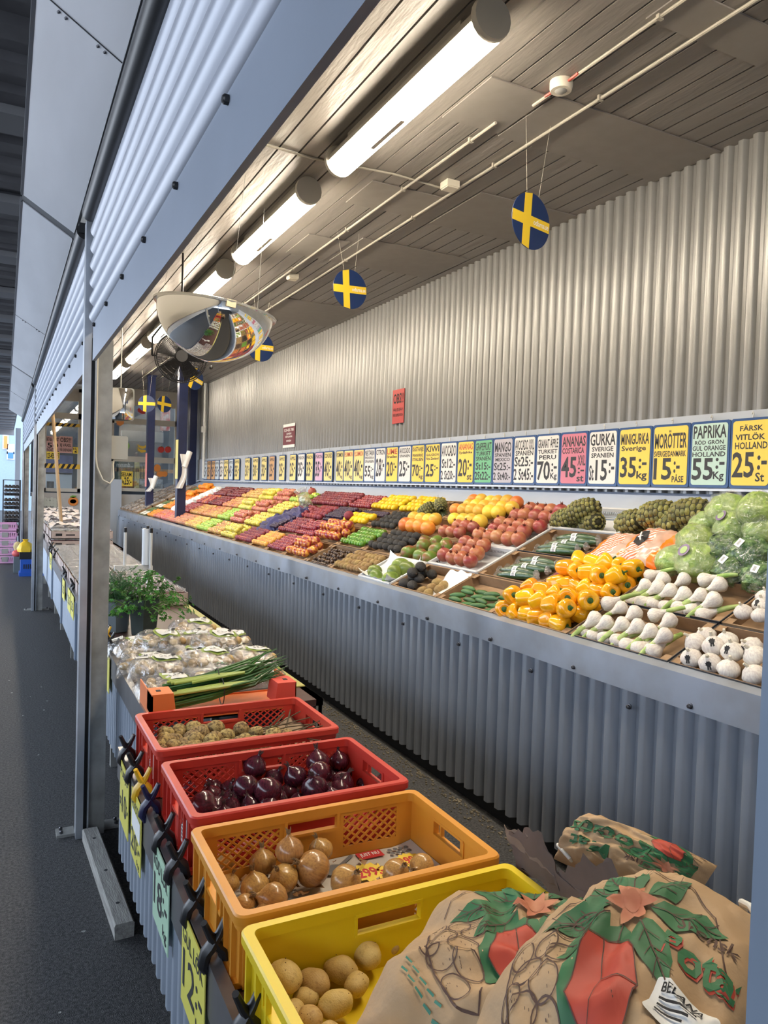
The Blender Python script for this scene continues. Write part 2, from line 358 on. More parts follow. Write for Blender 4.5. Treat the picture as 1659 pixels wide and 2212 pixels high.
# timber offcut on the asphalt
a = Vector((0.36, 3.50, 0)); b = Vector((0.395, 2.68, 0)); d = (b - a)
M = frame(a, d, (-d.y, d.x, 0)); t = thing('timber_block', 'weathered grey timber offcut with nail holes, lying on the asphalt', 'plank', M=M)
mb = MB().prism([(-0.032, 0), (0.032, 0), (0.034, 0.05), (0.028, 0.056), (-0.030, 0.056), (-0.034, 0.048)], 0, d.length, lambda p, t_: (t_ + p[1] * 0.15 * (t_ < 0.1), p[0], p[1]))
mb.build('block', mat('weathered_timber', (0.42, 0.41, 0.38), 0.85, col2=(0.26, 0.25, 0.23), ns=14, stretch=(0.6, 5, 5), bump=0.3), t, None, 30)
for k in (0.12, 0.42, 0.68):
    MB().lathe([(0.007, 0.0), (0.007, 0.0012), (0.003, 0.0014)], 8, Matrix.Translation((k, 0, 0.056))).build('nail_hole', M_dark, t)
random.seed(5)
mb = MB()
for k in range(60):
    x = ru(-1.0, 0.33); y = ru(1.5, 8); r = ru(0.003, 0.010); mb.add([(x + r * math.cos(a + ru(-.4, .4)) * ru(.5, 1.2), y + r * math.sin(a) * ru(.5, 1.3), 0.002 + 0.002 * rnd()) for a in (0, 1.2, 2.5, 3.8, 5)], [(0, 1, 2, 3, 4)])
tag(mb.build('litter', mat('pale_litter', (0.4, 0.4, 0.38), 0.8), None, None, 0), 'tiny pale scraps trodden into the dark asphalt', 'litter', None, 'stuff')
# ================================================================== CEILING FITTINGS
M_tube = mat('lit_tube', LAMP_COLOUR, 0.4, emit=LAMP_STRENGTH)
M_cap = mat('lamp_cap', (0.40, 0.38, 0.33), 0.4)
def lamp(y, label):
    L = 1.56; t = thing('fluorescent_lamp', label, 'lamp', (1.71, y, CEIL), 'row of tube lamps along the ceiling')
    # opaque housing over the upper half, lit diffuser below
    hs = [(0.078 * math.cos(PI * k / 12), -0.104 + 0.078 * math.sin(PI * k / 12)) for k in range(13)] + [(-0.074, -0.104), (0.074, -0.104)]
    MB().prism(hs[:13], 0.045, L - 0.045, lambda p, q: (p[0], q, p[1])).build('housing', M_cap, t)
    df = [(0.075 * math.cos(PI + PI * k / 14), -0.105 + 0.075 * math.sin(PI + PI * k / 14)) for k in range(15)]
    MB().prism(df, 0.045, L - 0.045, lambda p, q: (p[0], q, p[1])).build('diffuser', M_tube, t)
    MB().box(-0.03, 0.03, 0.2, L - 0.2, -0.03, 0.0).build('back_plate', M_cap, t, None, 0)
    for yy, s in ((0.0, 1), (L, -1)):
        MB().lathe([(0.085, 0.0), (0.088, 0.006), (0.088, 0.03), (0.07, 0.045)], 20, Matrix.Translation((0, yy, -0.085)) @ Matrix.Rotation(-PI / 2 * s, 4, 'X')).build('end_cap', M_cap, t)
        MB().bar((0, yy + 0.06 * s, -0.03), (0, yy + 0.06 * s, 0.0), 0.03, 0.02, (0, 1, 0)).build('clip', M_galv, t)
    o_ = MB(); plate(o_, rrect(-0.012, 0.75, 0.012, 1.10, 0.004), -0.1815, -0.1798); o_.build('ballast_label', mat('label_strip', (0.55, 0.53, 0.5), 0.4, 0.5), t, None, 0)
nm = ['hidden above the camera at the near end', 'nearest in view, brightest and largest', 'second in view from the near end', 'third in view, partly behind the dome mirror', 'fourth in view, beyond the fan', 'fifth in view, near the flat mirror', 'sixth, small, near the kiosk end']
for k in range(1, 7): lamp(0.52 + 2.02 * k, 'lit tube lamp on the ceiling, ' + nm[k])
lamp(0.52, 'lit tube lamp on the ceiling, ' + nm[0])
# conduits
M_pipe = mat('cream_conduit', (0.36, 0.335, 0.28), 0.45)
def pipe(name, label, X, y0, y1, clips):
    t = thing(name, label, 'pipe', (X, y0, CEIL))
    MB().tube([(0, 0, -0.016), (0, y1 - y0, -0.016)], 0.0085, 8).build('tube', M_pipe, t)
    for y in clips:
        MB().box(-0.014, 0.014, y - y0 - 0.008, y - y0 + 0.008, -0.027, 0.0).build('clip', M_pipe, t, None, 0)
pipe('conduit', 'thin cream conduit beside the tube lamps, broken by a round junction box', 2.30, 3.36, 15.5, [3.6, 4.4, 5.3, 6.5, 8, 10])
pipe('conduit', 'thin cream conduit running from the round junction box toward the camera', 2.36, 0.5, 3.12, [1.6, 2.3, 2.9])
pipe('conduit', 'thin pale conduit nearer the corrugated wall, running the whole ceiling', 2.60, 0.5, 15.5, [1.2, 2, 2.9, 3.8, 4.8, 6, 8, 10])
jb = at(1212, 190, 'z', CEIL - 0.03)
t = thing('junction_box', 'round cream junction box with red wires on the ceiling conduit', 'junction box', (jb.x, jb.y, CEIL))
MB().lathe([(0.05, -0.045), (0.055, -0.03), (0.055, 0)], 16).build('body', M_cream, t)
MB().lathe([(0.02, -0.052), (0.03, -0.045), (0.03, -0.04)], 12).build('lid_screw', M_galv, t)
for s in (1, -1): MB().tube([(0, 0.05 * s, -0.02), (0.0, 0.12 * s, -0.016)], 0.007, 6).build('red_wire', mat('red_wire', (0.5, 0.06, 0.04), 0.4), t)
for (u, v, nm_) in ((972, 400, 'small square cream junction box on the ceiling near the first flag'), (632, 598, 'small square cream junction box on the ceiling by the second lamp')):
    p = at(u, v, 'z', CEIL - 0.02); t = thing('junction_box', nm_, 'junction box', (p.x, p.y, CEIL))
    MB().box(-0.045, 0.045, -0.045, 0.045, -0.04, 0).build('body', M_cream, t, None, 0); MB().box(-0.04, 0.04, -0.04, 0.04, -0.048, -0.04).build('lid', M_cream, t, None, 0)
p0 = at(548, 305, 'z', CEIL - 0.008); p1 = at(960, 408, 'z', CEIL - 0.008)
o = MB().tube([p0, p0.lerp(p1, .3) + Vector((0, .03, 0)), p0.lerp(p1, .7) + Vector((0, -.03, 0)), p1], 0.007, 6).build('ceiling_cable', M_pipe); tag(o, 'thin pale cable crossing the ceiling boards beside the nearest lamp', 'cable')
# ================================================================== FLAG DISCS
M_blue = mat('flag_blue', (0.008, 0.028, 0.11), 0.45); M_fy = mat('flag_yellow', (0.80, 0.55, 0.03), 0.5)
def flag(u, v, depth, R, yaw, label, roll=0.0, text=True, right=True):
    d = ray(u, v); d = d / (RW[0][2] * d.x + RW[1][2] * d.y + RW[2][2] * d.z); p = Vector((0, 0, EYE)) + d * depth
    a = math.atan2(p.x, p.y) + math.radians(yaw)
    U = Vector((math.cos(a), -math.sin(a), 0)); V = Vector((0, 0, 1)); N = U.cross(V)
    r = math.radians(roll); U, V = U * math.cos(r) + V * math.sin(r), V * math.cos(r) - U * math.sin(r)
    t = thing('flag_disc', label, 'sign', M=frame(p, U, V), group='round flag signs hung from the ceiling')
    m = MB(); plate(m, circ(0, 0, R, 40), -0.0015, 0.0015); m.build('disc', M_blue, t, None, 0)
    w = 0.19 * R
    for sgn in (1,):
        m = MB(); xv = -0.22 * R; c = lambda q: math.sqrt(max(0, R * R - q * q)) * 0.998
        plate(m, [(xv - w, -c(xv - w)), (xv + w, -c(xv + w)), (xv + w, c(xv + w)), (xv - w, c(xv - w))], 0.0016, 0.0022)
        plate(m, [(-c(w), -w), (xv - w, -w), (xv - w, w), (-c(w), w)], 0.0016, 0.0022); plate(m, [(xv + w, -w), (c(w), -w), (c(w), w), (xv + w, w)], 0.0016, 0.0022)
        yc = m.build('yellow_cross', M_fy, t, None, 0)
    if text:
        m = MB(); put_text(m, 'odlarna.se', 0.12 * R, -0.09 * R, 0.93 * R, 0.11 * R, 0.0026); m.build('lettering', M_paper, yc, None, 0)
    top = CEIL - p.z; m = MB()
    for s in (-0.3, 0.3): m.tube([(s * R, R * 0.8, 0), (s * R * 2.2, top / max(0.2, math.cos(r)), 0.0)], 0.0008, 4)
    m.build('string', M_cream, t)
flag(1147, 478, 3.95, 0.147, -48, 'blue and yellow disc flag nearest, hung before the corrugated wall', -3)
flag(756, 625, 5.8, 0.15, -30, 'blue and yellow disc flag hung between the near flag and dome mirror', 4)
flag(563, 750, 7.6, 0.145, -25, 'blue and yellow disc flag half hidden behind the dome mirror', 0)
flag(420, 818, 10.2, 0.15, -38, 'blue and yellow disc flag peeping out behind the fan', -20)
flag(317, 872, 12.6, 0.14, 5, 'blue and yellow disc flag before the far blue column, left of a pair', 0, False)
flag(355, 873, 12.6, 0.14, -35, 'blue and yellow disc flag hung right of the flag pair between blue columns', -4, False)
# ================================================================== DOME MIRROR, FAN, FLAT MIRROR
c = Vector((1.25, 5.05, EYE + 1.16))
t = thing('dome_mirror', 'large silver convex dome mirror hung from the ceiling', 'mirror', M=Matrix.Translation(c) @ Matrix.Rotation(0.12, 4, (0.45, 0.89, 0)))
prof = [(0.002, -0.3455)] + [(0.385 * math.sin(PI / 2 * k / 14) ** 1.12, -0.345 * math.cos(PI / 2 * k / 14) ** 1.0) for k in range(1, 14)] + [(0.385, 0.0)]
MB().lathe(prof, 56).build('dome', M_mirror, t, None, 80)
MB().lathe([(0.383, -0.002), (0.405, -0.006), (0.408, 0.006), (0.383, 0.012)], 56).build('rim', mat('clear_rim', (0.6, 0.6, 0.57), 0.15, 0.6), t)
m = MB().box(-0.03, 0.03, -0.405, -0.385, -0.035, 0.01); m.build('bracket', mat('bracket_cream', (0.7, 0.6, 0.42), 0.3, 0.4), t, None, 0)
m = MB()
for a in (0.5, 2.6, 4.7): m.tube([(0.39 * math.cos(a), 0.39 * math.sin(a), 0), (0.3 * math.cos(a), 0.3 * math.sin(a), CEIL - c.z)], 0.0015, 5)
m.build('hanging_wire', M_galv, t)
c = at(391, 772, 'y', 6.6)
d = Vector((c.x * -0.55, -c.y, -0.6)); U = Vector((0, 0, 1)).cross(d).normalized()
t = thing('ceiling_fan', 'black caged fan hung below the ceiling behind the dome mirror', 'fan', M=frame(c, U, (0, 0, 1)))
R = 0.218; m = MB()
for z, r in ((0.0, R), (0.05, R * 0.95), (-0.07, R * 0.9)): m.tube([(r * math.cos(2 * PI * k / 40), r * math.sin(2 * PI * k / 40), z) for k in range(41)], 0.004, 6)
for k in range(84):
    a = 2 * PI * k / 84; ca, sa = math.cos(a), math.sin(a)
    m.tube([(0.05 * ca, 0.05 * sa, 0.075), (0.15 * ca, 0.15 * sa, 0.072), (R * 0.95 * ca, R * 0.95 * sa, 0.05), (R * ca, R * sa, 0)], 0.0022, 4, cap=False)
    if k % 2: m.tube([(0.04 * ca, 0.04 * sa, -0.11), (R * 0.85 * ca, R * 0.85 * sa, -0.08), (R * ca, R * sa, 0)], 0.0015, 4, cap=False)
for rr in (0.09, 0.13, 0.17): m.tube([(rr * math.cos(2 * PI * k / 30), rr * math.sin(2 * PI * k / 30), 0.073) for k in range(31)], 0.0015, 4)
m.build('cage', M_black, t)
MB().lathe([(0.05, 0.08), (0.055, 0.07), (0.055, -0.14), (0.03, -0.17)], 16).build('motor', M_black, t)
for k in range(5):
    a = 2 * PI * k / 5 + 0.2; m = MB()
    m.grid(lambda i, j: Matrix.Rotation(a, 3, 'Z') @ Vector((0.05 + 0.14 * i, (j - 0.5) * (0.07 + 0.07 * i), 0.02 + (j - 0.5) * 0.05)), 4, 3)
    m.build('blade', mat('fan_blade', (0.03, 0.03, 0.032), 0.35), t)
m = MB().tube([(-R - 0.02, 0, -0.02), (-R - 0.02, R * 0.7, -0.02), (-R * .6, R + 0.09, -0.03), (0, R + 0.1, -0.03), (0, CEIL - c.z, -0.03)], 0.009, 8); m.tube([(-R - 0.02, 0, -0.02), (-R + 0.02, 0, 0)], 0.008, 6); m.tube([(0, R + .1, -.03), (R * .8, R + .05, -.03), (R + 0.02, 0.0, -0.02), (R, -0.02, 0)], 0.008, 6)
br = m.build('bracket', M_black, t)
MB().lathe([(0.012, 0), (0.016, 0.01), (0.016, 0.04), (0.008, 0.055)], 10, Matrix.Translation((R + 0.035, -0.07, 0))).build('knob', M_black, br)
c = at(260, 873, 'y', 10.0)
t = thing('flat_mirror', 'small rounded rectangular convex mirror hung beside the first post', 'mirror', M=frame(c, (0.97, -0.25, 0), (0, 0, 1)))
m = MB(); w, h = 0.155, 0.195
m.grid(lambda i, j: ((2 * i - 1) * w * (1 - 0.06 * abs(2 * j - 1) ** 6), (2 * j - 1) * h * (1 - 0.05 * abs(2 * i - 1) ** 6), 0.05 * (1 - (2 * i - 1) ** 2) + 0.02 * (1 - (2 * j - 1) ** 2)), 16, 16); m.build('glass', M_mirror, t, None, 80)
m = MB(); plate(m, rrect(-w - 0.012, -h - 0.012, w + 0.012, h + 0.012, 0.035), -0.02, 0.004); m.build('backing', mat('mirror_backing', (0.2, 0.2, 0.19), 0.5), t, None, 30)
MB().tube([(0, h * .9, -0.02), (0, CEIL - c.z, -0.02)], 0.008, 6).build('hanger_rod', M_galv, t)
# ================================================================== BLUE COLUMNS WITH BAG ROLLS
M_plastic = mat('white_bag_plastic', (0.80, 0.82, 0.84), 0.35, sss=0.0)
def column(x, y, w, label, roll, card):
    t = thing('blue_column', label, 'column', (x, y, 0), 'navy columns rising through the fruit bench')
    MB().box(-w / 2, w / 2, -w * .55, w * .55, 0, CEIL).build('shaft', M_navy, t, None, 0)
    MB().box(-w / 2 - 0.012, w / 2 + .012, -w * .55 - .012, w * .55 + .012, CEIL - 0.03, CEIL).build('cap', M_navy, t, None, 0)
    if card:
        m = MB().box(-w / 2 - 0.004, -w / 2 - 0.001, -0.09, 0.09, card[1], card[2]); m.build('note', card[0], t, None, 0)
    if roll:
        r = thing('bag_roll', 'white roll of produce bags with a torn strip hanging from the %s blue column' % roll[2], 'bag roll', (x - 0.0, y - w * .55 - 0.03, roll[0]), 'bag rolls hung on the blue columns')
        MB().tube([(0.10 * roll[1], 0, 0.10), (0.02 * roll[1], -0.03, -0.13)], 0.042, 14).build('roll', M_plastic, r)
        MB().tube([(0.102 * roll[1], 0.001, 0.106), (0.10 * roll[1], 0, 0.099)], 0.02, 10).build('core', M_dark, r)
        m = MB(); m.grid(lambda i, j: (0.05 * roll[1] - 0.10 + 0.08 * i + 0.06 * math.sin(4 * j) * j + 0.01 * math.sin(9 * i + 5 * j), -0.05 - 0.01 * math.sin(7 * i + 3 * j), 0.06 - roll[3] * j), 6, 16); m.build('loose_bag', M_plastic, r)
column(2.31, 11.18, 0.125, 'navy column nearest, standing in the red apple trays', (EYE + 0.35, 1, 'nearest', 0.5), (mat('yellow_note', (0.6, 0.56, 0.22), 0.7), EYE + 0.05, EYE + 0.62))
column(2.42, 14.5, 0.13, 'navy column behind, rising from the boxes at the bench end', (EYE + 0.0, 1, 'farther', 0.25), (mat('pink_note', (0.62, 0.22, 0.2), 0.7), EYE - .1, EYE + 0.52))
column(3.42, 15.5, 0.14, 'navy column at the corrugated wall, end of the price sign row', None, None)
t = thing('white_post', 'slim white pole with hook against the wall beside the last blue column', 'pole', (3.52, 14.9, EYE + 0.1)); MB().tube([(0, 0, 0), (0, 0, CEIL - EYE - 0.1)], 0.03, 10).build('pole', M_white, t); MB().box(-0.06, 0.02, -0.03, 0.03, 0.9, 1.02).build('hook_box', M_white, t, None, 0)
# ================================================================== BENCH
SA = math.atan(0.48); CX, SX = math.cos(SA), math.sin(SA)
BX, BZ = 2.185, EYE - 0.655
def MBench(s, y, n=0.0): 
    """frame on the sloping deck: x up the slope, y along the bench, z out of the deck"""
    p = (BX + s * CX - n * SX, y, BZ + s * SX + n * CX)
    return Matrix(((CX, 0, -SX, p[0]), (0, 1, 0, p[1]), (SX, 0, CX, p[2]), (0, 0, 0, 1)))
BY0, BY1 = 0.9, 16.35
t = thing('display_bench', 'long corrugated blue-grey market bench carrying all the fruit trays', 'bench', (2.13, BY0, 0))
mb = MB(); corr(mb, 0, BY1 - BY0, 0.089, 0.017, lambda y, a, z: (0.019 - a, y, z), 0.075, 0.93)
mb.box(0.04, 0.06, 0, BY1 - BY0, 0.075, 0.93); mb.build('front_panel', mat('bench_front_sheet', (0.33, 0.365, 0.42), 0.36, 0.4, var=0.12, ns=2.5), t, None, 50)
MB().box(0.045, 0.075, 0, BY1 - BY0, 0, 0.12).build('plinth', M_dark, t, None, 0)
mb = MB(); N = 150; L = BY1 - BY0; random.seed(11)
dents = [(ru(1.5, 9), ru(0.04, 0.12), ru(0.003, 0.009)) for k in range(24)]
def dent(y, f):
    return sum(d * math.exp(-((y - c) / w) ** 2) for c, w, d in dents) * f + 0.003 * math.sin(y * 3.1) * f
pr = [(-0.016, EYE - 0.735, 1.0), (-0.016, EYE - 0.612, 0.35), (0.050, EYE - 0.598, 0), (0.050, EYE - 0.66, 0)]
vs = []
for k in range(N * 3 + 1):
    y = L * k / (N * 3)
    for x, z, f in pr: vs.append((x + dent(y, f), y, z))
mb.add(vs, [(k * 4 + i, k * 4 + i + 1, (k + 1) * 4 + i + 1, (k + 1) * 4 + i) for k in range(N * 3) for i in range(3)])
mb.build('lip', mat('lip_sheet', (0.33, 0.37, 0.44), 0.4, 0.3, col2=(0.27, 0.29, 0.32), ns=5), t, None, 35)
mb = MB(); M = MBench(0, 0); 
for s0, s1, n0, n1 in ((-0.02, 1.26, -0.03, -0.002),):
    q = MB().box(s0, s1, BY0, BY1, n0, n1); mb.plus(q, Matrix.Translation((-2.13, -BY0, 0)) @ M)
mb.build('deck', mat('grey_deck', (0.16, 0.16, 0.165), 0.6), t, None, 0)
mb = MB(); mb.box(1.10, 1.46, 0, L, 0.0, EYE - 0.14); mb.build('back_support', M_steelblue, t, None, 0)
for k in range(46):
    y = 0.6 + k * 0.29 * (1 + k * 0.004); z = EYE - 0.715 if k % 2 else EYE - 0.80
    if y > L: break
    MB().lathe([(0.011, 0), (0.011, 0.004), (0.0075, 0.005), (0.0075, 0.013), (0.005, 0.015)], 8, Matrix.Translation((-0.014 if k % 2 else 0.002, y, z)) @ Matrix.Rotation(-PI / 2, 4, 'Y')).build('screw', M_screw, t)
mb = MB().box(-0.02, 0.06, L - 0.01, L + 0.02, 0, EYE - 0.62); mb.build('end_panel', M_cladding, t, None, 0)
t = thing('back_flashing', 'pale blue flat flashing sheet behind the back row of trays', 'flashing', (3.25, BY0, EYE - 0.13))
MB().prism([(0, 0), (0.02, -0.01), (0.33, 0.145), (0.325, 0.155)], 0, L, lambda p, t_: (p[0], t_, p[1])).build('sheet', mat('pale_blue_sheet', (0.50, 0.57, 0.70), 0.45, 0.2, var=0.12, ns=2), t, None, 0)
t = thing('sign_rail', 'flat pale board with ledge along the wall, carrying the price signs', 'rail', (3.56, BY0, EYE + 0.055))
MB().box(0, 0.015, 0, L, 0, 0.425).build('board', mat('pale_board', (0.45, 0.49, 0.55), 0.5, 0.1, var=0.1, ns=2), t, None, 0)
MB().box(-0.05, 0.01, 0, L, -0.012, 0.0).build('ledge', mat('pale_ledge', (0.60, 0.65, 0.74), 0.4), t, None, 0)
# ------------------------------------------------------------------ price signs
def cm(name, c): return mat('card_' + name, c, 0.55, var=0.04, ns=6)
CARD = {'y': cm('yellow', (0.86, 0.62, 0.10)), 'w': cm('white', (0.75, 0.74, 0.70)), 'g': cm('mint', (0.50, 0.68, 0.60)), 'G': cm('green', (0.17, 0.48, 0.26)), 'p': cm('rose', (0.62, 0.20, 0.27)), 'l': cm('lilac', (0.50, 0.47, 0.52)), 'Y': cm('pale_yellow', (0.80, 0.66, 0.25)), 'k': cm('pink', (0.66, 0.42, 0.56)), 'o': cm('orange', (0.62, 0.36, 0.16)), 'b': cm('pale_blue', (0.55, 0.62, 0.68))}
INK = {'k': mat('sign_ink', (0.035, 0.035, 0.04), 0.6), 'r': mat('sign_red_ink', (0.55, 0.09, 0.05), 0.6)}
M_frame = mat('blue_sign_frame', (0.012, 0.06, 0.20), 0.35)
def sign(u0, u1, card, lines, label, ink='k'):
    X = 3.545; y0 = at(u0, 1040, 'x', X).y; y1 = at(u1, 1040, 'x', X).y
    w = (y0 - y1); h = 0.375; c = (X, (y0 + y1) / 2, EYE + 0.062)
    M = Matrix(((0, 0, -1, c[0]), (-1, 0, 0, c[1]), (0, 1, 0, c[2]), (0, 0, 0, 1)))
    t = thing('price_sign', label, 'sign', M=M, group='price signs on the wall rail')
    w = min(w, 0.30) * 0.985; m = MB()
    plate(m, rrect(-w / 2, 0, w / 2, h, 0.015), 0, 0.009); m.build('frame', M_frame, t, None, 30)
    m = MB(); a, b = -w / 2 + 0.014, w / 2 - 0.014; plate(m, rrect(a, 0.014, b, h - 0.014, 0.018), 0.0091, 0.0115); cd = m.build('card', CARD[card], t, None, 30)
    groups = {}
    for (s, x0, yb, x1, yt, *k) in lines:
        kk = k[0] if k else ink
        groups.setdefault(kk, MB()); W_ = b - a; H_ = h - 0.028
        put_text(groups[kk], s, a + W_ * x0, 0.014 + H_ * yb, a + W_ * x1, 0.014 + H_ * yt, 0.0122, 0, 0.022)
    for kk, g in groups.items(): g.build('lettering', INK[kk], cd, None, 0)
    m = MB().tube([(0, h - 0.005, 0.004), (0.008, h + 0.02, 0.006), (0, h + 0.032, 0.003), (-0.008, h + 0.02, 0.0)], 0.004, 6); m.build('hook', mat('clear_hook', (0.62, 0.62, 0.6), 0.3), t)
def two(a, b, n, unit='', sub=(), ia=None):
    """title, sub lines, a large price"""
    r = [(a, 0.04, 0.80, 0.96, 0.96, ia or 'k')]; y = 0.78
    if b: r.append((b, 0.06, 0.69, 0.94, 0.77)); y = 0.67
    for s in sub: r.append((s, 0.06, y - 0.10, 0.94, y - 0.01)); y -= 0.11
    r.append((n, 0.04, 0.14, 0.62, y - 0.08)); r.append((':-', 0.66, 0.30, 0.92, y - 0.12))
    if unit: r.append((unit, 0.64, 0.06, 0.94, 0.20))
    return r
SG = [
 (1576, 1668, 'y', [('FÄRSK', .2, .84, .82, .94), ('VITLÖK', .08, .70, .88, .81), ('HOLLAND', .08, .56, .95, .67), ('25', .02, .12, .62, .52), (':-', .7, .24, .95, .46), ('St', .66, .06, .9, .2)], 'yellow price sign FÄRSK VITLÖK HOLLAND 25, cut by the right frame'),
 (1490, 1576, 'g', [('PAPRIKA', .03, .76, .97, .97), ('RÖD GRÖN', .08, .66, .9, .74), ('GUL ORANGE', .02, .56, .96, .64), ('HOLLAND', .02, .46, .96, .54), ('55', .02, .08, .64, .44), (':-', .7, .26, .95, .44), ('Kg', .64, .06, .94, .22)], 'mint price sign PAPRIKA HOLLAND 55'),
 (1408, 1490, 'y', [('MORÖTTER', .03, .62, .97, .94), ('SVERIGE/DANMARK', .02, .48, .96, .58), ('15', .02, .08, .56, .46), (':-', .62, .2, .8, .4), ('PÅSE', .58, .04, .92, .18)], 'yellow price sign MORÖTTER 15 PÅSE'),
 (1335, 1408, 'y', [('MINIGURKA', .04, .72, .97, .92), ('Sverige', .06, .58, .88, .70), ('35', .04, .12, .58, .50), (':-', .66, .28, .92, .46), ('kg', .6, .06, .94, .24)], 'yellow price sign MINIGURKA Sverige 35'),
 (1270, 1335, 'w', [('GURKA', .03, .73, .97, .96), ('SVERIGE', .1, .62, .9, .71), ('SPANIEN', .08, .50, .92, .59), ('St', .02, .06, .2, .36), ('15', .26, .06, .7, .46), (':-', .76, .2, .96, .4)], 'white price sign GURKA SVERIGE SPANIEN 15'),
 (1210, 1270, 'p', [('ANANAS', .03, .74, .97, .95), ('COSTARICA', .04, .60, .92, .72), ('45', .02, .12, .64, .54), ('XXL', .68, .36, .98, .56), (':-', .7, .2, .95, .32), ('st', .66, .04, .94, .16)], 'rose red price sign ANANAS COSTARICA 45'),
 (1158, 1210, 'w', [('GRANAT ÄPPLE', .03, .74, .97, .97), ('TURKIET', .05, .62, .95, .71), ('PERU', .1, .50, .9, .59), ('70', .02, .06, .64, .47), (':-', .7, .24, .95, .42), ('Kg', .66, .06, .96, .22)], 'white price sign GRANAT ÄPPLE 70'),
 (1109, 1158, 'w', [('AVOCADO XXL', .03, .72, .97, .95), ('SPANIEN', .06, .60, .94, .71), ('St25:-', .02, .36, .95, .58), ('2 St45:-', .0, .06, .97, .32)], 'white price sign AVOCADO XXL 25 and 45'),
 (1065, 1109, 'l', [('MANGO', .05, .70, .95, .93), ('SPANIEN', .06, .59, .94, .68), ('MEXICO', .1, .49, .9, .57), ('St25:-', .03, .28, .94, .46), ('2 St40:-', .0, .06, .95, .24)], 'grey lilac price sign MANGO 25 and 40'),
 (1025, 1065, 'G', [('GRAPEFRUKT', .03, .76, .97, .95), ('TURKIET', .06, .64, .94, .74), ('SPANIEN', .06, .52, .94, .62), ('St15:-', .05, .30, .95, .48), ('2St22:-', .0, .06, .95, .26)], 'green price sign GRAPEFRUKT 15 and 22'),
 (988, 1025, 'y', two('ANANAS', 'Sydafrika', '20', 'st', ia='r'), 'yellow price sign ANANAS Sydafrika 20 in red letters'),
 (952, 988, 'w', [('AVOCADO', .03, .66, .97, .95), ('St12:-', .05, .36, .95, .60), ('2 St20:-', .0, .06, .95, .30)], 'white price sign AVOCADO 12 and 20'),
 (918, 952, 'y', two('KIWI', 'GUL/GRÖN', '25', '', ('Nya Zeeland',)), 'yellow price sign KIWI GUL/GRÖN 25'),
 (889, 918, 'y', two('KASTANJE', 'FRANKRIKE', '70', 'kg', ('ITALIEN',)), 'yellow price sign KASTANJE 70'),
 (861, 889, 'w', two('AVOCADO', 'SPANIEN', '25'), 'white price sign AVOCADO SPANIEN 25'),
 (834, 861, 'y', two('LIME', 'Brasilien', '20', ia='r'), 'yellow price sign LIME 20 in red letters'),
 (811, 834, 'w', two('CITRON', '', '28'), 'white price sign CITRON 28'),
 (787, 811, 'w', two('NEKTARIN', 'PERSIKA', '55', 'kg', ('SPANIEN',)), 'white price sign NEKTARIN PERSIKA 55'),
 (764, 787, 'Y', two('PLOMMON', '', '40', 'kg', ia='r'), 'pale yellow price sign PLOMMON 40, right of two with red letters'),
 (743, 764, 'Y', two('PLOMMON', '', '40', 'kg', ia='r'), 'pale yellow price sign PLOMMON 40, left of two with red letters'),
 (726, 743, 'Y', two('PLOMMON', '', '40', 'kg'), 'pale yellow price sign PLOMMON 40 with black letters'),
 (700, 719, 'Y', two('CONORD', '', '40', 'kg'), 'pale yellow price sign CONORD 40'),
 (681, 698, 'k', two('PÄRON', '', '35'), 'pink price sign PÄRON 35'),
 (662, 677, 'Y', two('PÄRON', '', '35'), 'pale yellow price sign PÄRON 35'),
 (644, 659, 'w', two('PÄRON', '', '35'), 'white price sign PÄRON 35'),
 (626, 640, 'Y', two('ÄPPLE', '', '25'), 'pale yellow price sign ÄPPLE 25, left of the white pear sign'),
 (603, 616, 'Y', two('ÄPPLE', '', '25'), 'pale yellow price sign ÄPPLE 25, right of the orange sign'),
 (582, 594, 'o', two('ÄPPLE', '', '25'), 'orange price sign ÄPPLE 25'),
 (565, 577, 'Y', two('ÄPPLE', '', '30'), 'yellow price sign ÄPPLE 30, left of the orange sign'),
 (546, 559, 'Y', two('ÄPPLE', '', '30'), 'yellow price sign ÄPPLE 30, middle of three'),
 (529, 541, 'Y', two('ÄPPLE', '', '30'), 'yellow price sign ÄPPLE 30, leftmost of three'),
 (507, 518, 'Y', two('ÄPPLE', '', '35'), 'small yellow price sign 35, first before the gap'),
 (495, 504, 'b', two('ÄPPLE', '', '45'), 'tiny pale blue price sign 45'),
 (484, 494, 'Y', two('ÄPPLE', '', '25'), 'tiny yellow price sign beside the pale blue one'),
 (475, 484, 'w', two('ÄPPLE', '', '25'), 'tiny white price sign among far yellow ones'),
 (465, 474, 'b', two('ÄPPLE', '', '35'), 'tiny pale blue price sign left of the tiny white one'),
 (457, 465, 'o', two('APELSIN', '', '25'), 'tiny orange price sign, right of a pair near the wall column'),
 (448, 456, 'o', two('APELSIN', '', '25'), 'tiny orange price sign, left of a pair near the wall column'),
 (440, 448, 'b', two('LÖK', '', '25'), 'farthest tiny price sign beside the blue wall column')]
for s in SG: sign(*s)
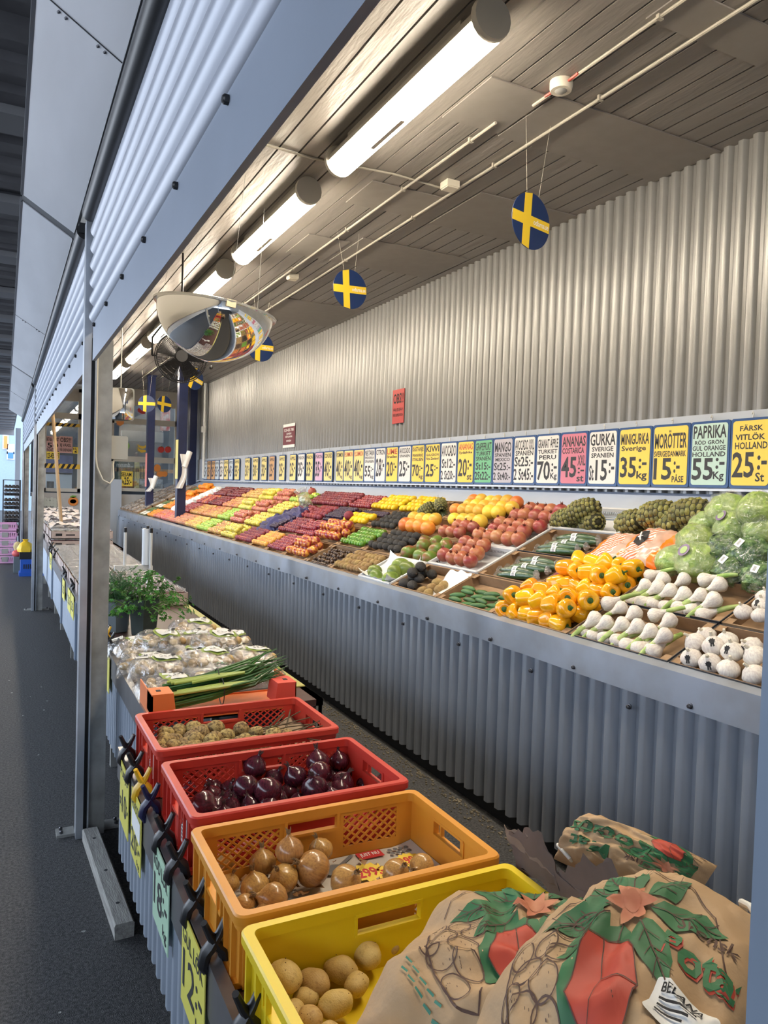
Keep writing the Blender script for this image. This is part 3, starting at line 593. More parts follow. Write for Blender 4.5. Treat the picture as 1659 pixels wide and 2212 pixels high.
def poster(u0, u1, v0, v1, m_, lines, label, bands=None):
    a = at(u0, v1, 'x', 3.575); b = at(u1, v0, 'x', 3.575); c = (3.578, (a.y + b.y) / 2, a.z); w = a.y - b.y; h = abs(b.z - a.z)
    t = thing('poster', label, 'poster', M=Matrix(((0, 0, -1, c[0]), (-1, 0, 0, c[1]), (0, 1, 0, c[2]), (0, 0, 0, 1))))
    m = MB(); plate(m, [(-w / 2, 0), (w / 2, 0), (w / 2, h), (-w / 2, h)], 0, 0.004); sh = m.build('sheet', m_, t, None, 0)
    if bands:
        m = MB(); m.box(-w / 2, w / 2, 0, h * .12, 0.004, 0.005); m.box(-w / 2, w / 2, h * .88, h, 0.004, 0.005); m.build('white_band', M_paper, t, None, 0)
    m = MB()
    for s, x0, y0, x1, y1 in lines: put_text(m, s, w * (x0 - .5), h * y0, w * (x1 - .5), h * y1, 0.0055, 0, 0.02)
    m.build('lettering', M_paper if bands else M_ink, sh, None, 0)
poster(847, 874, 838, 916, mat('red_poster', (0.50, 0.05, 0.045), 0.5), [('OBS!!', .08, .58, .94, .88), ('VÄLJ EJ SJÄLV', .08, .34, .92, .46), ('FÖR EXPEDITION', .08, .2, .92, .3)], 'red poster OBS!! with black letters on the corrugated wall')
poster(611, 638, 913, 968, mat('maroon_poster', (0.14, 0.018, 0.03), 0.5), [('123-435 785', .1, .68, .9, .8), ('SWISH', .3, .54, .7, .62), ('BETALNING', .22, .42, .78, .5), ('SWISH', .3, .24, .7, .32)], 'small maroon poster with white bands on the corrugated wall', True)
# ------------------------------------------------------------------ produce shapes (real size, base at z = 0 plane through the middle)
def fm(name, c1, c2, rough=0.35, ns=9, rand=0.15, hue=0.01, lo=0.35, hi=0.65, coat=0.0, bump=0.0, bs=80, **k): return mat(name, c1, rough, col2=c2, ns=ns, rand=rand, hue=hue, lo=lo, hi=hi, coat=coat, bump=bump, bs=bs, **k)
M_stem = fm('green_stem', (0.06, 0.16, 0.02), (0.10, 0.13, 0.03), rand=0.2)
M_twig = mat('brown_stem', (0.09, 0.055, 0.03), 0.8)
PROTO = {}
def proto(key, parts): PROTO[key] = parts        # [(name, MB, material), ...] first is the fruit itself
def apple_mb(r):
    pr = [(0.05, -0.80), (0.35, -0.88), (0.68, -0.72), (0.92, -0.3), (1.0, 0.08), (0.93, 0.48), (0.66, 0.80), (0.32, 0.86), (0.10, 0.68), (0.02, 0.62)]
    return MB().lathe([(a * r, b * r) for a, b in pr], 12)
def stem_mb(r, z0, z1): return MB().tube([(0, 0, z0 * r), (0.05 * r, 0, (z0 + z1) / 2 * r), (0.12 * r, 0.03 * r, z1 * r)], 0.06 * r, 5)
def apples(key, c1, c2, **k): proto(key, [('apple', apple_mb(1), fm('skin_' + key, c1, c2, ns=k.pop('ns', 1.6), coat=0.3, **k)), ('stem', stem_mb(1, 0.65, 1.05), M_twig)])
apples('apple_red', (0.34, 0.028, 0.03), (0.20, 0.012, 0.018)); apples('apple_dark', (0.20, 0.012, 0.02), (0.10, 0.008, 0.012)); apples('apple_pink', (0.52, 0.10, 0.09), (0.48, 0.22, 0.10))
apples('apple_yellow', (0.68, 0.56, 0.07), (0.60, 0.52, 0.10)); apples('apple_green', (0.36, 0.52, 0.06), (0.30, 0.46, 0.06)); apples('apple_mix', (0.62, 0.44, 0.09), (0.48, 0.14, 0.06)); apples('apple_orange', (0.62, 0.20, 0.05), (0.42, 0.06, 0.04))
def round_mb(n=12, m=8, sq=1.0): return MB().ball((0, 0, 0), (1, 1, sq), n, m)
def rounds(key, name, c1, c2, sq=0.95, extra=None, n=12, m=8, **k): proto(key, [(name, round_mb(n, m, sq), fm('skin_' + key, c1, c2, **k))] + (extra or []))
rounds('plum_red', 'plum', (0.30, 0.025, 0.035), (0.20, 0.012, 0.022), ns=2, coat=0.3); rounds('plum_dark', 'plum', (0.13, 0.012, 0.025), (0.26, 0.03, 0.04), ns=2, coat=0.1, rough=0.45); rounds('plum_yellow', 'plum', (0.72, 0.38, 0.06), (0.62, 0.24, 0.05), ns=2)
rounds('nectarine', 'nectarine', (0.70, 0.30, 0.05), (0.32, 0.03, 0.03), ns=1.3, lo=0.45, hi=0.56, coat=0.15, n=16, m=10)
rounds('peach', 'peach', (0.30, 0.04, 0.045), (0.20, 0.02, 0.03), ns=1.3, rough=0.6)
rounds('orange', 'orange', (0.78, 0.24, 0.012), (0.70, 0.20, 0.01), ns=3, bump=0.15, bs=30); rounds('grapefruit_yellow', 'grapefruit', (0.80, 0.54, 0.06), (0.80, 0.48, 0.05), ns=1.5, n=16, m=10, hue=0.015, bump=0.1, bs=22); rounds('grapefruit_orange', 'grapefruit', (0.80, 0.28, 0.04), (0.74, 0.20, 0.04), ns=1.5, n=16, m=10, bump=0.1, bs=22)
rounds('chestnut', 'chestnut', (0.10, 0.055, 0.03), (0.055, 0.03, 0.018), sq=0.75, ns=3, n=8, m=6, rand=0.4); rounds('berry', 'grape', (0.025, 0.012, 0.03), (0.05, 0.02, 0.05), n=8, m=6)
def egg(rx, rz, p=0.0, n=14, m=9, tip=0.0):
    pr = []
    for j in range(m + 1):
        t = -PI / 2 + PI * (j + 0.0001) / m; z = math.sin(t); r = max(1e-3, math.cos(t)) * (1 + p * z)
        if tip and abs(z) > 0.93: z *= 1 + tip
        pr.append((r * rx, z * rz))
    return MB().lathe(pr, n)
proto('lemon', [('lemon', egg(0.8, 1.0, 0, tip=0.12), fm('skin_lemon', (0.86, 0.58, 0.015), (0.82, 0.52, 0.01), ns=2, hue=0.008, bump=0.1, bs=30))])
proto('lime', [('lime', egg(0.85, 1.0, tip=0.08), fm('skin_lime', (0.14, 0.30, 0.02), (0.07, 0.19, 0.015), ns=1.2, hue=0.02, coat=0.2))])
proto('kiwi', [('kiwi', egg(0.78, 1.0), fm('skin_kiwi', (0.36, 0.24, 0.10), (0.27, 0.17, 0.07), rough=0.9, ns=2, bump=0.2))])
proto('avocado', [('avocado', egg(0.74, 1.05, -0.22), fm('skin_avocado', (0.035, 0.030, 0.025), (0.016, 0.014, 0.012), rough=0.55, ns=4, bump=0.8, bs=14)), ('stem', MB().ball((0, 0, 1.04), 0.09, 6, 4), M_twig)])
proto('mango', [('mango', egg(0.78, 1.0, -0.15, 16, 11), fm('skin_mango', (0.13, 0.22, 0.03), (0.26, 0.07, 0.035), rough=0.4, ns=1.0, lo=0.36, hi=0.56, hue=0.015, coat=0.1)), ('stem', MB().ball((0.05, 0, 0.99), 0.05, 6, 4), M_twig)])
proto('mango_green', [('mango', egg(0.80, 1.0, -0.15, 16, 11), fm('skin_mango_green', (0.20, 0.27, 0.04), (0.11, 0.17, 0.03), rough=0.4, ns=1.2, coat=0.1)), ('stem', MB().ball((0.05, 0, 0.99), 0.05, 6, 4), M_twig)])
mb = MB()
for k in range(6):
    a = 2 * PI * k / 6; mb.add([(0.16 * math.cos(a - .5), 0.16 * math.sin(a - .5), 0.9), (0.16 * math.cos(a + .5), 0.16 * math.sin(a + .5), 0.9), (0.26 * math.cos(a), 0.26 * math.sin(a), 1.32)], [(0, 1, 2)])
mb.lathe([(0.20, 0.82), (0.16, 1.0), (0.12, 1.12), (0.11, 0.98)], 8)
proto('pomegranate', [('pomegranate', MB().lathe([(0.05, -0.93), (0.4, -0.88), (0.75, -0.66), (0.98, -0.15), (0.98, 0.2), (0.78, 0.62), (0.42, 0.86), (0.2, 0.92)], 14, None, 0, lambda a, z: 1 + 0.03 * math.cos(5 * a)), fm('skin_pomegranate', (0.36, 0.055, 0.04), (0.44, 0.18, 0.085), rough=0.42, ns=1.1, rand=0.2, hue=0.02, coat=0.15)), ('crown', mb, mat('pomegranate_crown', (0.20, 0.05, 0.03), 0.7))])
# pepper on its side: axis z, shoulder at top
pp = [(0.05, -0.86), (0.28, -0.97), (0.52, -0.92), (0.70, -0.68), (0.82, -0.3), (0.90, 0.1), (0.94, 0.36), (0.93, 0.60), (0.82, 0.82), (0.58, 0.95), (0.32, 0.90), (0.12, 0.74), (0.02, 0.72)]
def pep_mb(l, ph): return MB().lathe(pp, 24, None, 0, lambda a, z: 1 + (0.13 - 0.05 * z) * (abs(math.cos(l / 2 * a + ph)) ** 0.7 - 0.7) + (0.05 * math.sin(a + 2 * z)))
mb = MB().lathe([(0.34, 0.84), (0.22, 0.90), (0.10, 0.92), (0.085, 1.15), (0.11, 1.30), (0.02, 1.31)], 9)
for k, (l, ph) in enumerate(((4, 0), (3, .6), (4, .9))):
    proto('pepper%d' % k, [('yellow_pepper', pep_mb(l, ph), fm('skin_pepper', (0.92, 0.47, 0.010), (0.88, 0.38, 0.008), rough=0.16, ns=1, rand=0.06, hue=0.012, coat=0.4)), ('stem', mb, mat('pepper_stem', (0.04, 0.11, 0.02), 0.5))])
proto('chili', [('red_pepper', egg(0.5, 1.0, 0.25), fm('skin_chili', (0.28, 0.01, 0.015), (0.2, 0.01, 0.012), rough=0.2, coat=0.4)), ('stem', MB().tube([(0, 0, .95), (.05, 0, 1.15), (.15, 0, 1.3)], 0.08, 6), mat('pepper_stem', (0, 0, 0)))])
def bent(rx, rz, bend, n=12, m=12, kn=0.0):
    o = egg(rx, rz, 0, n, m); o.v = [(x + bend * (1 - (z / rz) ** 2), y, z) for x, y, z in o.v]; return o
proto('minicucumber', [('mini_cucumber', bent(0.25, 1.0, 0.06), fm('skin_minicucumber', (0.035, 0.12, 0.02), (0.055, 0.17, 0.03), rough=0.35, ns=3, stretch=(3, 3, .4), bump=0.3, bs=20))])
mbw = MB().lathe([(0.166, -0.98), (0.03, -1.08), (0.05, -1.12), (0.001, -1.12)], 8); mbw.lathe([(0.166, 0.98), (0.03, 1.08), (0.05, 1.12), (0.001, 1.12)], 8)
lab = MB(); lab.grid(lambda i, j: (0.155 * math.cos(i * 1.7 - 0.2) + 0.045, 0.155 * math.sin(i * 1.7 - 0.2), -0.12 + 0.24 * j), 6, 2)
lab.v = [((x - .045) * 1.06 + .045, y * 1.06, z) for x, y, z in lab.v]
lx = MB()
for i in range(5): lx.grid(lambda a, b, i=i: (0.168 * math.cos((0.25 + 0.16 * i + .07 * a) * 1.7 - 0.2) + 0.045, 0.168 * math.sin((0.25 + .16 * i + .07 * a) * 1.7 - 0.2), -0.06 + 0.12 * b), 1, 1)
proto('cucumber', [('cucumber', bent(0.15, 1.0, 0.045, 14), fm('skin_cucumber', (0.022, 0.065, 0.018), (0.04, 0.10, 0.03), rough=0.12, ns=2.5, coat=0.8, rand=0.15, stretch=(3, 3, .5), bump=0.35, bs=16)), ('wrap_end', mbw, film('clear_wrap')), ('label', lab, M_paper), ('label>bar_code', lx, M_ink)])
M_garlic = fm('garlic_skin', (0.80, 0.76, 0.68), (0.62, 0.55, 0.50), rough=0.55, ns=2.2, rand=0.06, stretch=(3, 3, .5))
def garlic_mb(): return MB().lathe([(0.08, -0.72), (0.35, -0.75), (0.72, -0.62), (0.98, -0.2), (0.95, 0.18), (0.70, 0.52), (0.38, 0.74), (0.2, 0.86)], 20, None, 0, lambda a, z: 1 + 0.13 * abs(math.sin(4.5 * a)) ** .6 - 0.09)
nk = MB().tube([(0, 0, 0.8), (0.03, 0, 1.0), (0.12, 0.03, 1.25)], [0.2, 0.14, 0.12], 7)
st = MB()
st.v = []; 
sp = []
for k in range(16):
    a = 2 * PI * k / 16; rr = 0.30 if k % 2 else 0.22; sp.append((rr * math.cos(a), rr * math.sin(a)))
plate(st, sp, 0, 0.02); plate(st, [(-.14, -.2), (-.02, -.2), (-.05, -.5), (-.17, -.46)], 0, .02); plate(st, [(.14, -.2), (.02, -.2), (.05, -.5), (.17, -.46)], 0, .02)
stk = MB().plus(st, Matrix.Translation((0.62, 0, 0.56)) @ Matrix.Rotation(0.85, 4, 'Y') @ Matrix.Rotation(PI / 2, 4, 'Z'))
proto('garlic', [('garlic', garlic_mb(), M_garlic), ('neck', nk, mat('garlic_neck', (0.62, 0.56, 0.44), 0.7))])
proto('garlic_tagged', [('garlic', garlic_mb(), M_garlic), ('neck', nk, mat('garlic_neck', (0, 0, 0))), ('sticker', stk, M_ink)])
M_gstalk = fm('garlic_stalk', (0.46, 0.55, 0.20), (0.22, 0.36, 0.07), rough=0.45, ns=1.2, rand=0.15, stretch=(1, 1, 0.7))
rt = MB().lathe([(0.30, -0.70), (0.33, -0.76), (0.2, -0.79), (0.02, -0.77)], 10)
proto('green_garlic', [('green_garlic', MB().lathe([(0.2, -0.72), (0.6, -0.66), (0.95, -0.25), (1.0, 0.1), (0.82, 0.55), (0.52, 1.0), (0.34, 1.5), (0.30, 1.9)], 18, None, 0, lambda a, z: 1 + 0.035 * math.sin(6 * a)), M_garlic), ('stalk', MB().tube([(0, 0, 1.2), (0.02, 0, 2.2), (0.12, 0.0, 3.2), (0.3, 0.0, 4.1)], [0.33, 0.34, 0.30, 0.25], 9), M_gstalk), ('root', rt, mat('garlic_root', (0.40, 0.31, 0.24), 0.9))])
# pineapple: eyes raised in a spiral pattern
def pine_mb():
    m = MB(); nr, nc = 9, 12
    def prof(z): return max(0.12, (1 - abs(z) ** 2.6) ** 0.5)
    for j in range(nr):
        z = -0.93 + 1.86 * j / (nr - 1); r = prof(z); k_ = max(5, int(nc * (0.45 + 0.55 * r)))
        for k in range(k_):
            a = 2 * PI * (k + 0.5 * (j % 2)) / k_; s = 2 * PI * 0.8 * r / k_ * 0.56; h = 0.13
            n = Vector((math.cos(a), math.sin(a), 0.55 * z)).normalized(); c = Vector((0.78 * r * math.cos(a), 0.78 * r * math.sin(a), z * 1.22))
            tx = Vector((-math.sin(a), math.cos(a), 0)); ty = n.cross(tx); pts = [c + tx * (s * 0.93 * math.cos(b)) + ty * (0.158 * math.sin(b)) for b in [PI / 6 + PI / 3 * q for q in range(6)]]
            in_ = [c + n * 0.07 + (p - c) * 0.62 for p in pts]
            m.add(pts + in_ + [c + n * h], [(q, (q + 1) % 6, 6 + (q + 1) % 6, 6 + q) for q in range(6)] + [(6 + q, 6 + (q + 1) % 6, 12) for q in range(6)])
    return m
M_pine = fm('pineapple_skin', (0.26, 0.23, 0.06), (0.12, 0.13, 0.04), rough=0.5, ns=2.4, rand=0.3)
def pcore():
    pf = lambda z: max(0.12, (1 - abs(z) ** 2.6) ** 0.5)
    return MB().lathe([(0.80 * pf(-1 + 2 * k / 12.0), (-1 + 2 * k / 12.0) * 1.22) for k in range(13)], 20)
M_pcore = mat('pineapple_groove', (0.035, 0.035, 0.015), .8)
cr = MB(); random.seed(2)
for k in range(34):
    a = k * 2.4; l = ru(0.6, 1.25) * (1.2 - k / 60); tl = 0.9 - k / 45
    d = Vector((math.cos(a) * tl, math.sin(a) * tl, 1)).normalized(); w = Vector((-math.sin(a), math.cos(a), 0)) * 0.09; o = Vector((0, 0, 1.12)) + Vector((math.cos(a), math.sin(a), 0)) * 0.1
    e = o + d * l + Vector((math.cos(a), math.sin(a), 0)) * 0.25 * l
    cr.add([o - w, o + w, o + d * l * .55 + w * .7, e, o + d * l * .55 - w * .7], [(0, 1, 2, 4), (4, 2, 3)])
proto('pineapple', [('pineapple', pcore(), M_pcore), ('eyes', pine_mb(), M_pine)])
proto('pineapple_crown', [('pineapple', pcore(), M_pcore), ('eyes', pine_mb(), M_pine), ('crown', cr, fm('pineapple_leaf', (0.07, 0.12, 0.05), (0.12, 0.15, 0.06), rand=0.2, bump=0.0))])
def cabbage_mb(seed, rough=0.05, n=26, m=18):
    off = Vector((seed * 3.1, seed, 0)); g = MB().ball((0, 0, 0), (1, 1, 0.86), n, m)
    out = []
    for p in g.v:
        q = Vector(p); s = 1 + rough * 2.0 * (noise.noise(q * 1.3 + off)) + rough * 2.4 * abs(noise.noise(q * 2.4 + off)) + rough * 0.8 * noise.noise(q * 7 + off); out.append(tuple(q * s))
    g.v = out; return g
disc = MB(); pl_ = MB()
plate(pl_, circ(0, 0, 0.30, 20), 0, 0.01)
ringm = MB(); ringm.plus(pl_, Matrix.Rotation(0.55, 4, 'Y') @ Matrix.Rotation(-0.15, 4, 'X') @ Matrix.Translation((0, 0, 1.0)))
in_ = MB(); plate(in_, circ(0, 0.0, 0.19, 16), 0.0, 0.02); inm = MB(); inm.plus(in_, Matrix.Rotation(0.55, 4, 'Y') @ Matrix.Rotation(-0.15, 4, 'X') @ Matrix.Translation((0, 0, 1.0)))
M_cab = fm('cabbage_leaf', (0.42, 0.54, 0.15), (0.20, 0.33, 0.06), rough=0.3, ns=3.0, rand=0.12, coat=0.4, bump=1.0, bs=5, lo=.3, hi=.7, detail=9)
M_sav = fm('savoy_leaf', (0.17, 0.28, 0.09), (0.03, 0.08, 0.025), rough=0.25, ns=3.5, rand=0.15, coat=0.5, bump=0.9, bs=8)
M_wrap = film('cabbage_wrap', gloss=0.2, bs=3.0, bump=1.0, haze=0.0, rough=.07)
def wrapmb(seed):
    g = cabbage_mb(seed, 0.08, 20, 14); g.v = [(x * 1.05, y * 1.05, z * 1.05) for x, y, z in g.v]; return g
for k in range(3):
    proto('cabbage%d' % k, [('cabbage', cabbage_mb(k), M_cab), ('wrap', wrapmb(k + 5), M_wrap)])
proto('cabbage_sticker', [('cabbage', cabbage_mb(1), M_cab), ('wrap', wrapmb(5), M_wrap), ('sticker', ringm, mat('purple_sticker', (0.17, 0.11, 0.22), 0.4)), ('sticker>sticker_centre', inm, mat('green_sticker', (0.30, 0.44, 0.14), 0.4))])
lbl = MB(); q_ = MB().box(-0.24, 0.24, -0.2, 0.2, 0, 0.01); lbl.plus(q_, Matrix.Rotation(0.5, 4, 'Y') @ Matrix.Rotation(-0.2, 4, 'X') @ Matrix.Translation((0, 0, 1.06)))
lbt = MB(); q_ = MB()
for i in range(9): q_.box(-0.14 + 0.032 * i, -0.125 + 0.032 * i, -0.1, 0.06, 0.011, 0.013)
lbt.plus(q_, Matrix.Rotation(0.5, 4, 'Y') @ Matrix.Rotation(-0.2, 4, 'X') @ Matrix.Translation((0, 0, 1.06)))
proto('savoy', [('savoy_cabbage', cabbage_mb(7, 0.12, 30, 20), M_sav), ('wrap', wrapmb(9), M_wrap), ('label', lbl, M_paper), ('label>bar_code', lbt, M_ink)])
def spud_mb(seed, n=14, m=10, e=(1, 0.78, 0.72), a=0.16):
    g = MB().ball((0, 0, 0), e, n, m); off = Vector((seed * 5.3, 1.7 * seed, 0))
    g.v = [tuple(Vector(p) * (1 + a * noise.noise(Vector(p) * 1.1 + off) + 0.02 * noise.noise(Vector(p) * 4 + off))) for p in g.v]; return g
M_spud = fm('potato_skin', (0.62, 0.43, 0.14), (0.44, 0.28, 0.08), rough=0.55, ns=3.0, rand=0.1, lo=0.28, hi=0.45, bump=0.25, bs=12, detail=8)
M_spud2 = fm('muddy_potato_skin', (0.44, 0.31, 0.12), (0.13, 0.08, 0.035), rough=0.8, ns=3.2, rand=0.18, lo=0.38, hi=0.56, bump=0.4, bs=12, detail=6)
ey = [MB() for _ in range(4)]; random.seed(12)
for k in range(4):
    for q in range(5):
        d = Vector((ru(-1, 1), ru(-1, 1), ru(0, 1))).normalized(); p = Vector((d.x, d.y * .8, d.z * .74)) * 0.985; ey[k].ball(p, (0.03, 0.03, 0.03), 6, 4)
for k in range(4):
    proto('potato%d' % k, [('potato', spud_mb(k, 20, 14), M_spud), ('eye', ey[k], mat('potato_eye', (0.16, 0.09, 0.035), 0.9))]); proto('spud%d' % k, [('new_potato', spud_mb(k + 6, 12, 8, (1, 0.86, 0.8)), M_spud2)])
def onion_mb(): return MB().lathe([(0.04, -0.86), (0.14, -0.87), (0.45, -0.80), (0.80, -0.52), (0.98, -0.12), (0.98, 0.18), (0.80, 0.52), (0.50, 0.77), (0.24, 0.93), (0.13, 1.10), (0.10, 1.24)], 22, None, 0, lambda a, z: 1 + 0.015 * math.sin(7 * a) + 0.02 * math.sin(2 * a + z))
tf = MB(); random.seed(9)
for k in range(9):
    a = 2 * PI * k / 9; tf.tube([(0.08 * math.cos(a), 0.08 * math.sin(a), 1.1), (0.13 * math.cos(a), 0.13 * math.sin(a), 1.28), (ru(.1, .3) * math.cos(a + .5), ru(.1, .3) * math.sin(a + .5), ru(1.38, 1.62))], [0.05, 0.045, 0.012], 5)
rf = MB()
for k in range(16):
    a = 2.4 * k; r = ru(0.02, 0.12); rf.tube([(r * math.cos(a), r * math.sin(a), -0.84), (r * 1.6 * math.cos(a), r * 1.6 * math.sin(a), -0.95), (r * 2.4 * math.cos(a + .5), r * 2.4 * math.sin(a + .5), -0.93)], [0.018, 0.012, 0.006], 4)
M_on = fm('onion_skin', (0.52, 0.29, 0.09), (0.34, 0.17, 0.055), rough=0.28, ns=2.2, rand=0.14, hue=0.01, stretch=(4.5, 4.5, 0.45), coat=0.2, lo=0.32, hi=0.6)
M_ron = fm('red_onion_skin', (0.10, 0.014, 0.03), (0.035, 0.008, 0.014), rough=0.22, ns=2.2, rand=0.25, hue=0.01, stretch=(4, 4, 0.4), coat=0.3)
proto('onion', [('onion', onion_mb(), M_on), ('neck_tuft', tf, mat('dry_onion_leaf', (0.30, 0.19, 0.09), 0.85, var=0.4, ns=6)), ('root_tuft', rf, mat('onion_root', (0.36, 0.29, 0.19), 0.9))])
proto('red_onion', [('red_onion', onion_mb(), M_ron), ('neck_tuft', tf, mat('dry_red_onion_leaf', (0.10, 0.05, 0.045), 0.8, var=0.4, ns=6)), ('root_tuft', rf, mat('red_onion_root', (0.22, 0.16, 0.13), 0.9))])
# ------------------------------------------------------------------ placing produce
MESH = {}; PLACED = {}
def rot_any(a=None): return Matrix.Rotation(ru(0, 6.28), 4, 'Z') @ Matrix.Rotation(ru(-0.6, 0.6) if a is None else ru(-a, a), 4, 'X')
LIE = Matrix.Rotation(PI / 2, 4, 'X')            # long axis along Y
def put(key, M, r, label, group, cat=None):
    name = PROTO[key][0][0]
    PLACED.setdefault(name, []).append(((M.translation - Vector((0, 0, EYE))).length, key, M @ Matrix.Scale(r, 4), label, group, cat or name.replace('_', ' ')))
ORD = ['first', 'second', 'third', 'fourth', 'fifth', 'sixth', 'seventh', 'eighth', 'ninth', 'tenth', 'eleventh', 'twelfth']
def real(limit=290):
    for name, L in PLACED.items():
        L.sort(key=lambda e: e[0]); far = {}
        seen = {}
        for e in L: seen[e[3]] = seen.get(e[3], 0) + 1
        for i, (d, key, M, label, group, cat) in enumerate(L):
            if i >= limit:
                far.setdefault(key, []).append((M, label, group, cat)); continue
            if key not in MESH: MESH[key] = [(n, m.mesh(n.split('>')[-1], mt, 45)) for n, m, mt in PROTO[key]]
            root = None; parts = {}
            for n, me in MESH[key]:
                o = bpy.data.objects.new(n.split('>')[-1], me); COL.objects.link(o); parts[n] = o
                if root is None: root = o; o.matrix_basis = M; tag(o, label, cat, group)
                else: o.parent = parts[n.split('>')[0]] if '>' in n else root
        if far:
            mb = MB(); mats = []
            for key, LL in far.items():
                n, m, mt = PROTO[key][0]; mats.append(mt)
                for M, *_ in LL: mb.plus(m, M, len(mats) - 1)
            o = mb.build(name + ('es' if name.endswith('h') else 's'), mats, None, None, 45)
            tag(o, 'mass of small distant %ss heaped in trays toward the far end of the bench' % cat, cat, None, 'stuff')
def ph(i, j, n=None): return ', %s from left, %s line from front' % (ORD[min(i, 11)], ORD[min(j, 11)])
ROWS = 0.30
def fill(row, y0, y1, keys, d, label, group, dy=None, ds=None, pos=False, n0=0.05, lay=None, s0=0.035, s1=0.285, jit=0.06, hexa=True, skip=None, lift=0.0, elong=False):
    """lines of fruit across a tray; the first line lies nearest the lip"""
    dy = dy or d * 1.02; ds = ds or d * 0.9; row_s = row * ROWS; j = 0; s = row_s + s0 + d * 0.45
    while s < row_s + s1 - d * 0.25:
        y = y1 - 0.03 - d * 0.5 - (dy * 0.5 if (j % 2 and hexa) else 0); i = 0
        while y > y0 + 0.02 + d * 0.3:
            if not (skip and skip(i, j)):
                k = keys[int(rnd() * len(keys))] if isinstance(keys, list) else keys
                M = MBench(s + ru(-jit, jit) * d * .6, y + ru(-jit, jit) * d * .6, n0 + 0.014 + lift + ru(-.05, .05) * d) @ (lay() if lay else rot_any())
                put(k, M, d / 2 * ru(0.94, 1.05), label + (ph(i, j) if pos else ''), group)
            y -= dy; i += 1
        s += ds; j += 1
TRAY = {}
def tray(row, y0, y1, kind, label):
    w = y1 - y0 - 0.008; D = 0.288; key = (kind, round(w, 3))
    M = MBench(row * ROWS + 0.005, y0 + 0.004, 0.0)
    if kind == 'white':
        t = thing('plastic_tray', label, 'tray', M=M, group='white plastic fruit trays')
        m = MB().box(0, D, 0, w, 0, 0.004); m.build('base', mat('white_tray_plastic', (0.62, 0.63, 0.64), 0.4), t, None, 0)
        m = MB(); H = 0.070
        for (a, b, fx) in ((0, D, 0), (0, D, w)):
            m.box(a, b, fx - 0.003, fx + 0.003, 0, 0.03); m.box(a - .006, b + .006, fx - 0.009, fx + 0.009, H - 0.02, H)
            k = 0.0
            while k < D: m.box(k, k + 0.006, fx - 0.002, fx + 0.002, 0.03, H - 0.02); k += 0.016
        for fx in (0, D):
            m.box(fx - 0.003, fx + 0.003, 0, w, 0, 0.03); m.box(fx - 0.009, fx + 0.009, -.006, w + .006, H - 0.02, H)
            k = 0.0
            while k < w: m.box(fx - 0.002, fx + 0.002, k, k + 0.006, 0.03, H - 0.02); k += 0.016
        m.build('slatted_wall', mat('white_tray_plastic', (0, 0, 0)), t, None, 0)
        return
    t = thing('cardboard_tray', label, 'tray', M=M, group='cardboard fruit trays')
    a, b = (M_carddark, M_card) if kind == 'dark' else (M_card, M_card)
    MB().box(0, D, 0, w, 0, 0.004).build('base', M_card, t, None, 0)
    H = 0.062; m = MB()
    for x0, x1, q0, q1 in ((0, 0.004, 0, w), (D - 0.004, D, 0, w), (0, D, 0, 0.004), (0, D, w - 0.004, w)): m.box(x0, x1, q0, q1, 0, H)
    m.build('outer_wall', a, t, None, 0)
    m = MB()
    for x0, x1, q0, q1 in ((0.0042, 0.007, .004, w - .004), (D - 0.007, D - 0.0042, .004, w - .004), (.004, D - .004, 0.0042, 0.007), (.004, D - .004, w - 0.007, w - 0.0042)): m.box(x0, x1, q0, q1, 0.004, H - 0.001)
    for x0, x1, q0, q1 in ((0.007, 0.04, .007, .04), (D - .04, D - .007, .007, .04), (0.007, .04, w - .04, w - .007), (D - .04, D - .007, w - .04, w - .007)): m.box(x0, x1, q0, q1, H - 0.005, H - 0.002)
    m.build('inner_lining', b, t, None, 0)
# ================================================================== PRODUCE ON THE BENCH
def deck(u, v, n):
    """position (s, y) on the sloping deck, n above it, along the line of sight through (u, v)"""
    d = ray(u, v); nn = Vector((-SX, 0, CX)); o = Vector((BX, 0, BZ)) + nn * n; k = nn.dot(o - Vector((0, 0, EYE))) / nn.dot(d); p = Vector((0, 0, EYE)) + d * k - o
    return p.dot(Vector((CX, 0, SX))), p.y
random.seed(21)
LX = lambda: Matrix.Rotation(ru(-0.25, 0.25), 4, 'Z') @ Matrix.Rotation(PI / 2, 4, 'Y')          # long axis up the slope
LY = lambda: Matrix.Rotation(ru(-0.25, 0.25), 4, 'Z') @ Matrix.Rotation(PI / 2, 4, 'X')          # long axis along the bench
UP = lambda: Matrix.Rotation(ru(0, 6.28), 4, 'Z') @ Matrix.Rotation(ru(-0.5, 0.1), 4, 'Y')
RN = ['front', 'second', 'third', 'back']
C = [1.39, 1.94, 2.49, 3.04, 3.58, 4.14, 4.60, 5.15, 5.65, 6.20, 6.70, 7.20, 7.80, 8.40, 9.0, 9.6, 10.4, 11.2, 12.0, 12.7, 13.4]
